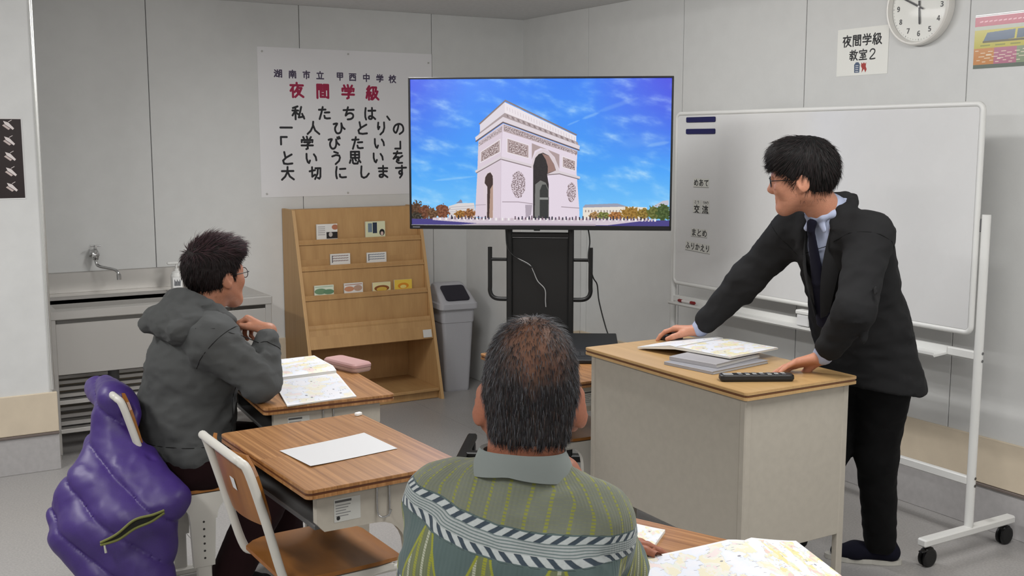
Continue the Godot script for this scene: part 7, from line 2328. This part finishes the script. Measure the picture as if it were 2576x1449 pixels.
# ---------------------------------------------------------------- quilted jacket over the chair back
func puffer_jacket() -> void:
	var t := thing("puffer_jacket", "shiny purple quilted jacket hung over the hooded man's chair", "jacket", Vector3.ZERO)
	var pm := mottled(Color(0.245, 0.15, 0.46), 0.12, 95, 0.06, 5.0, 0.46)
	pm.metallic_specular = 0.55
	var f := Field.new()
	var across := Vector3(0.86, 0, 0.51)
	f.cap(Vector3(0.664, 0.768, -3.97), Vector3(0.668, 0.772, -3.76), 0.050, 0.054, 0.03)
	f.ell(Vector3(0.680, 0.725, -3.765), Vector3(0.068, 0.090, 0.062), Basis(), 0.03)
	f.oval(Vector3(0.672, 0.70, -3.76), Vector3(0.630, 0.50, -3.655), 0.070, 0.150, 0.46, across, 0.04)
	f.oval(Vector3(0.630, 0.50, -3.655), Vector3(0.630, 0.40, -3.60), 0.150, 0.205, 0.44, across, 0.05)
	f.oval(Vector3(0.630, 0.40, -3.60), Vector3(0.660, 0.20, -3.53), 0.205, 0.140, 0.46, across, 0.05)
	f.oval(Vector3(0.560, 0.50, -3.70), Vector3(0.478, 0.405, -3.73), 0.075, 0.052, 0.7, across, 0.04)      # left corner
	f.oval(Vector3(0.530, 0.36, -3.66), Vector3(0.585, 0.26, -3.56), 0.080, 0.070, 0.7, across, 0.04)
	f.oval(Vector3(0.740, 0.56, -3.62), Vector3(0.795, 0.475, -3.52), 0.045, 0.060, 0.8, across, 0.04)      # right corner
	f.cap(Vector3(0.757, 0.59, -3.68), Vector3(0.760, 0.548, -3.625), 0.028, 0.034, 0.03)
	f.cap(Vector3(0.64, 0.60, -3.83), Vector3(0.60, 0.40, -3.80), 0.06, 0.07, 0.04)
	f.cap(Vector3(0.60, 0.40, -3.80), Vector3(0.60, 0.22, -3.66), 0.07, 0.06, 0.04)
	# the armhole through which the chair's tube shows
	f.cap(Vector3(0.712, 0.735, -3.69), Vector3(0.752, 0.600, -3.60), 0.030, 0.012, 0.010, -1)
	f.noise(0.002, 14.0, 12, 0.004, Vector3(9, 7, 9))
	f.qamp = 0.019
	f.qdir = Vector3(0.516, 0.80, 0.306) / 0.112
	soft("shell", f, 0.006, pm, t, null, null, "glossy purple quilted shell")
	var g := Geo.new()
	var zp := curve([Vector3(0.552, 0.392, -3.448), Vector3(0.60, 0.412, -3.428), Vector3(0.65, 0.446, -3.418), Vector3(0.70, 0.462, -3.402), Vector3(0.738, 0.478, -3.398)], 6)
	for s in [-1.0, 1.0]:
		var e := []
		for i in zp.size():
			var u: float = float(i) / (zp.size() - 1)
			e.append(zp[i] + Vector3(0, s * (0.004 + 0.010 * pow(sin(u * PI), 1.5)), 0.006))
		g.tube(e, 0.0042, 8, true)
	part("zip_tape", g, mat(Color(0.42, 0.43, 0.20), 0.6), t, "olive zip tape")
	g = Geo.new()
	var rows := [[], []]
	for i in zp.size():
		var u: float = float(i) / (zp.size() - 1)
		for s in [0, 1]: rows[s].append(zp[i] + Vector3(0, (s * 2 - 1) * (0.003 + 0.010 * pow(sin(u * PI), 1.5)), 0.004))
	g.sheet(rows, 0.002)
	part("pocket_opening", g, mat(Color(0.045, 0.05, 0.02), 0.8), t)
	part("zip_pull", tubem([zp[1] + Vector3(0.005, -0.006, 0.012), zp[1] + Vector3(0.008, -0.03, 0.014)], [0.003, 0.004], 8), mat(Color(0.75, 0.75, 0.70), 0.3), t)

# ---------------------------------------------------------------- books, papers and small things
# a page as a curved sheet: o corner, a along the spine, b away from it, rise(u) the height over its width
func page_geo(o: Vector3, a: Vector3, b: Vector3, rise: Callable, n := 14, thick := 0.0006) -> Geo:
	var g := Geo.new()
	g.has_uv = true
	var rows := []
	for i in 9:
		var row := []
		for j in n + 1:
			var u := j / float(n)
			var w := i / 8.0
			row.append(o + a * w + b * u + Vector3(0, rise.call(u, w), 0))
		rows.append(row)
	g.sheet(rows, thick)
	return g
# solid block of pages under a curved page
func block_geo(o: Vector3, a: Vector3, b: Vector3, rise: Callable, n := 14) -> Geo:
	var g := Geo.new()
	for w in [0.0, 1.0]:
		for j in n:
			var u0 := j / float(n)
			var u1 := (j + 1) / float(n)
			var p = o + a * w
			g.flat([p + b * u0, p + b * u1, p + b * u1 + Vector3(0, rise.call(u1, w), 0), p + b * u0 + Vector3(0, rise.call(u0, w), 0)], a.normalized() * (1.0 if w > 0.5 else -1.0))
	g.flat([o + b, o + b + a, o + b + a + Vector3(0, rise.call(1.0, 1.0), 0), o + b + Vector3(0, rise.call(1.0, 0.0), 0)], b.normalized())
	g.flat([o, o + a, o + a + Vector3(0, rise.call(0.0, 1.0), 0), o + Vector3(0, rise.call(0.0, 0.0), 0)], -b.normalized())
	g.flat([o, o + a, o + a + b, o + b], Vector3.DOWN)
	for j in n:
		var u0 := j / float(n)
		var u1 := (j + 1) / float(n)
		var q := [o + b * u0 + Vector3(0, rise.call(u0, 0.0), 0), o + b * u1 + Vector3(0, rise.call(u1, 0.0), 0), o + b * u1 + a + Vector3(0, rise.call(u1, 1.0), 0), o + b * u0 + a + Vector3(0, rise.call(u0, 1.0), 0)]
		g.flat(q, ((q[1] - q[0]).cross(q[3] - q[0])).normalized() * signf(((q[1] - q[0]).cross(q[3] - q[0])).y))
	return g

func open_book(called: String, label: String, at: Vector3, spine: Vector3, left: Vector3, right: Vector3, hl: float, hr: float, pl: Pic, pr: Pic, tail_l := 0.3, tail_r := 0.3) -> Node3D:
	# at = one end of the spine; left and right lead away from it; hl, hr = height of the page blocks near the spine
	var t := thing(called, label, "book", at)
	var paper := mottled(Color(0.86, 0.85, 0.82), 0.12, 98, 0.3, 20.0, 0.8)
	for q in [[left, hl, pl, "left_page", tail_l], [right, hr, pr, "right_page", tail_r]]:
		var hh: float = q[1]
		var tl: float = q[4]
		var rise := func(u: float, w: float) -> float: return 0.0008 + hh * (tl + (1.0 - tl) * pow(1.0 - u, 1.4)) * (0.55 + 0.45 * minf(1.0, u * 7.0 + 0.02))
		part("page_block", block_geo(Vector3(0, 0, 0), spine, q[0], rise), paper, t)
		var top := func(u: float, w: float) -> float: return rise.call(u, w) + 0.0012
		part(q[3], page_geo(Vector3(0, 0, 0), spine, q[0], top), paper_mat(q[2], 0.45), t)
	return t

func small_things() -> void:
	var paper := mat(Color(0.90, 0.90, 0.89), 0.7)
	# --- desk with the single sheet
	var sh := Pic.new(300, 210, Color(0.77, 0.77, 0.775))
	for k in 9: sh.line(Vector2(24, 24 + k * 19), Vector2(270 - (k % 3) * 40, 24 + k * 19), 1.4, Color(0.76, 0.76, 0.77))
	var g := page_geo(Vector3(0.958, 0.7610, -2.912), Vector3(0.021, 0, 0.192), Vector3(0.276, 0, -0.044), func(u: float, w: float) -> float: return 0.0010 + 0.004 * pow(u, 3.0) * (1.0 - w) + 0.0025 * pow(1.0 - u, 4.0) * w)
	single("paper_sheet", g, paper_mat(sh, 0.6), "single white printed sheet on the empty desk", "paper")
	single("eraser", boxm(Vector3(0, 0.005, 0), Vector3(0.022, 0.010, 0.015), 0.002), paper, "tiny white eraser at the corner of the empty desk", "eraser", Vector3(1.308, 0.7603, -3.178), 0.3)
	# --- desk of the hooded man
	open_book("atlas", "open atlas with pale maps beside the hooded man's elbow", Vector3(1.225, 0.7605, -3.778), Vector3(0.25, 0, -0.012), Vector3(0.015, 0, -0.275), Vector3(-0.075, 0, 0.375), 0.026, 0.008, map_page(7, 0.7), map_page(15, 0.35), 0.9, 0.2)
	var pc := thing("pencil_case", "dusty pink pencil case at the far end of the hooded man's desk", "pencil case", Vector3(1.556, 0.7605, -3.88), deg_to_rad(14))
	var pk := Geo.new()
	loft(pk, [[0.080, 0.195, 0.016, Vector3(0, 0.0, 0)], [0.088, 0.203, 0.018, Vector3(0, 0.006, 0)], [0.088, 0.203, 0.018, Vector3(0, 0.017, 0)]])
	part("case_base", pk, mat(Color(0.66, 0.54, 0.50), 0.5), pc)
	pk = Geo.new()
	loft(pk, [[0.090, 0.205, 0.018, Vector3(0, 0.0185, 0)], [0.090, 0.205, 0.018, Vector3(0, 0.028, 0)], [0.080, 0.195, 0.016, Vector3(0, 0.034, 0)]])
	part("case_lid", pk, mat(Color(0.70, 0.55, 0.54), 0.4), pc)
	part("clasp", boxm(Vector3(0.0455, 0.018, 0.0), Vector3(0.003, 0.014, 0.03), 0.001), mat(Color(0.85, 0.80, 0.76), 0.35), pc)
	# --- desk of the grey-haired man
	open_book("atlas", "large open atlas with pale maps in front of the grey-haired man", Vector3(1.583, 0.7605, -1.692), Vector3(-0.095, 0, 0.285), Vector3(-0.265, 0, -0.055), Vector3(0.105, 0, 0.050), 0.022, 0.020, map_page(25, 0.45), map_page(31, 0.9), 0.12, 0.35)
	open_book("booklet", "smaller open booklet under the grey-haired man's hand", Vector3(1.415, 0.7605, -1.945), Vector3(-0.115, 0, 0.09), Vector3(-0.07, 0, -0.09), Vector3(0.075, 0, 0.10), 0.010, 0.016, map_page(44, 0.6), map_page(47, 0.6), 0.3, 0.3)
	# --- on the lectern
	var lp := map_page(52, 0.7)
	open_book("textbook", "open textbook lying across two closed books on the lectern", Vector3(2.500, 0.8780, -3.06), Vector3(0.27, 0.0, -0.045), Vector3(-0.03, -0.024, -0.185), Vector3(0.045, 0.003, 0.245), 0.014, 0.010, map_page(55, 0.25), lp, 0.3, 0.4)
	var bm := mat(Color(0.70, 0.69, 0.67), 0.6)
	for b in [[Vector3(2.545, 0.8505, -2.885), 9.0, 0.30, 0.22, 0.011, "thin pale book, lower of the two under the textbook", Color(0.56, 0.56, 0.58)], [Vector3(2.565, 0.8620, -2.915), 14.0, 0.27, 0.20, 0.014, "pale book, upper of the two under the textbook", Color(0.62, 0.61, 0.62)]]:
		var o := thing("closed_book", b[5], "book", b[0], deg_to_rad(b[1]), "closed books on the lectern")
		part("pages", boxm(Vector3(0.002, b[4] / 2, 0), Vector3(b[2] - 0.006, b[4] - 0.004, b[3] - 0.006), 0.0), bm, o)
		part("back_cover", boxm(Vector3(0, 0.001, 0), Vector3(b[2], 0.002, b[3]), 0.0006), mat(b[6], 0.4), o)
		part("front_cover", boxm(Vector3(0, b[4] - 0.001, 0), Vector3(b[2], 0.002, b[3]), 0.0006), mat(b[6], 0.4), o)
		part("spine", boxm(Vector3(-b[2] / 2, b[4] / 2, 0), Vector3(0.002, b[4], b[3]), 0.0006), mat(b[6], 0.4), o)
	var rm := thing("remote_control", "black remote control at the front edge of the lectern", "remote", Vector3(2.478, 0.8505, -2.612), deg_to_rad(-29))
	g = Geo.new()
	loft(g, [[0.235, 0.040, 0.012, Vector3(0, 0.0, 0)], [0.245, 0.047, 0.014, Vector3(0, 0.008, 0)], [0.243, 0.046, 0.014, Vector3(0, 0.019, 0)], [0.236, 0.040, 0.012, Vector3(0, 0.022, 0)]])
	part("case", g, mat(Color(0.03, 0.03, 0.032), 0.5), rm)
	part("battery_label", boxm(Vector3(-0.095, 0.0225, 0), Vector3(0.032, 0.001, 0.028), 0.0), mat(Color(0.55, 0.55, 0.55), 0.5), rm)
	for i in 7:
		for j in 3:
			part("button", boxm(Vector3(-0.055 + i * 0.024, 0.023, (j - 1) * 0.0115), Vector3(0.014, 0.0025, 0.007), 0.001), mat(Color(0.34, 0.34, 0.35), 0.6) if (i + j) % 3 else mat(Color(0.62, 0.62, 0.60), 0.6), rm)
	var ms := thing("computer_mouse", "white and black computer mouse under the teacher's hand", "mouse", Vector3(2.700, 0.8503, -3.330), deg_to_rad(20))
	var f := Field.new()
	f.ell(Vector3(0, 0.010, 0), Vector3(0.030, 0.026, 0.052), Basis(), 0.01)
	f.ell(Vector3(0, -0.05, 0), Vector3(0.2, 0.0503, 0.2), Basis(), 0.002, -1)
	soft("shell", f, 0.003, mat(Color(0.05, 0.05, 0.055), 0.4), ms)
	f = Field.new()
	f.ell(Vector3(0, 0.012, -0.002), Vector3(0.024, 0.0258, 0.049), Basis(), 0.01)
	f.ell(Vector3(0, -0.05, 0), Vector3(0.2, 0.072, 0.2), Basis(), 0.002, -1)
	soft("top_cover", f, 0.003, mat(Color(0.85, 0.85, 0.85), 0.35), ms, null, null, "white top")
	# --- laptop on the low desk
	var lt := thing("laptop", "black laptop computer on the low desk beside the lectern", "laptop", Vector3(2.60, 0.7055, -3.80), deg_to_rad(-32))
	part("base", boxm(Vector3(0, 0.009, 0), Vector3(0.33, 0.018, 0.23), 0.004), black_m, lt)
	for r in 5:
		for c in 13:
			part("key", boxm(Vector3(-0.132 + c * 0.022, 0.0188, -0.06 + r * 0.021), Vector3(0.0185, 0.0018, 0.0175), 0.0006), mat(Color(0.06, 0.06, 0.065), 0.6) if c + r == 0 else key_m(), lt)
	var lid := part("lid", boxm(Vector3(0, 0.105, -0.004), Vector3(0.33, 0.21, 0.007), 0.003), black_m, lt)
	lid.transform = Transform3D(Basis(Vector3.RIGHT, -deg_to_rad(78)), Vector3(0, 0.012, -0.112))
	single("memo_tag", boxm(Vector3(0, 0.004, 0), Vector3(0.022, 0.008, 0.07), 0.002), paper, "small white tag beside the laptop", "tag", Vector3(2.592, 0.7055, -3.62), deg_to_rad(-25))
var key_mat: StandardMaterial3D
func key_m() -> StandardMaterial3D:
	if key_mat == null: key_mat = mat(Color(0.06, 0.06, 0.065), 0.6)
	return key_mat
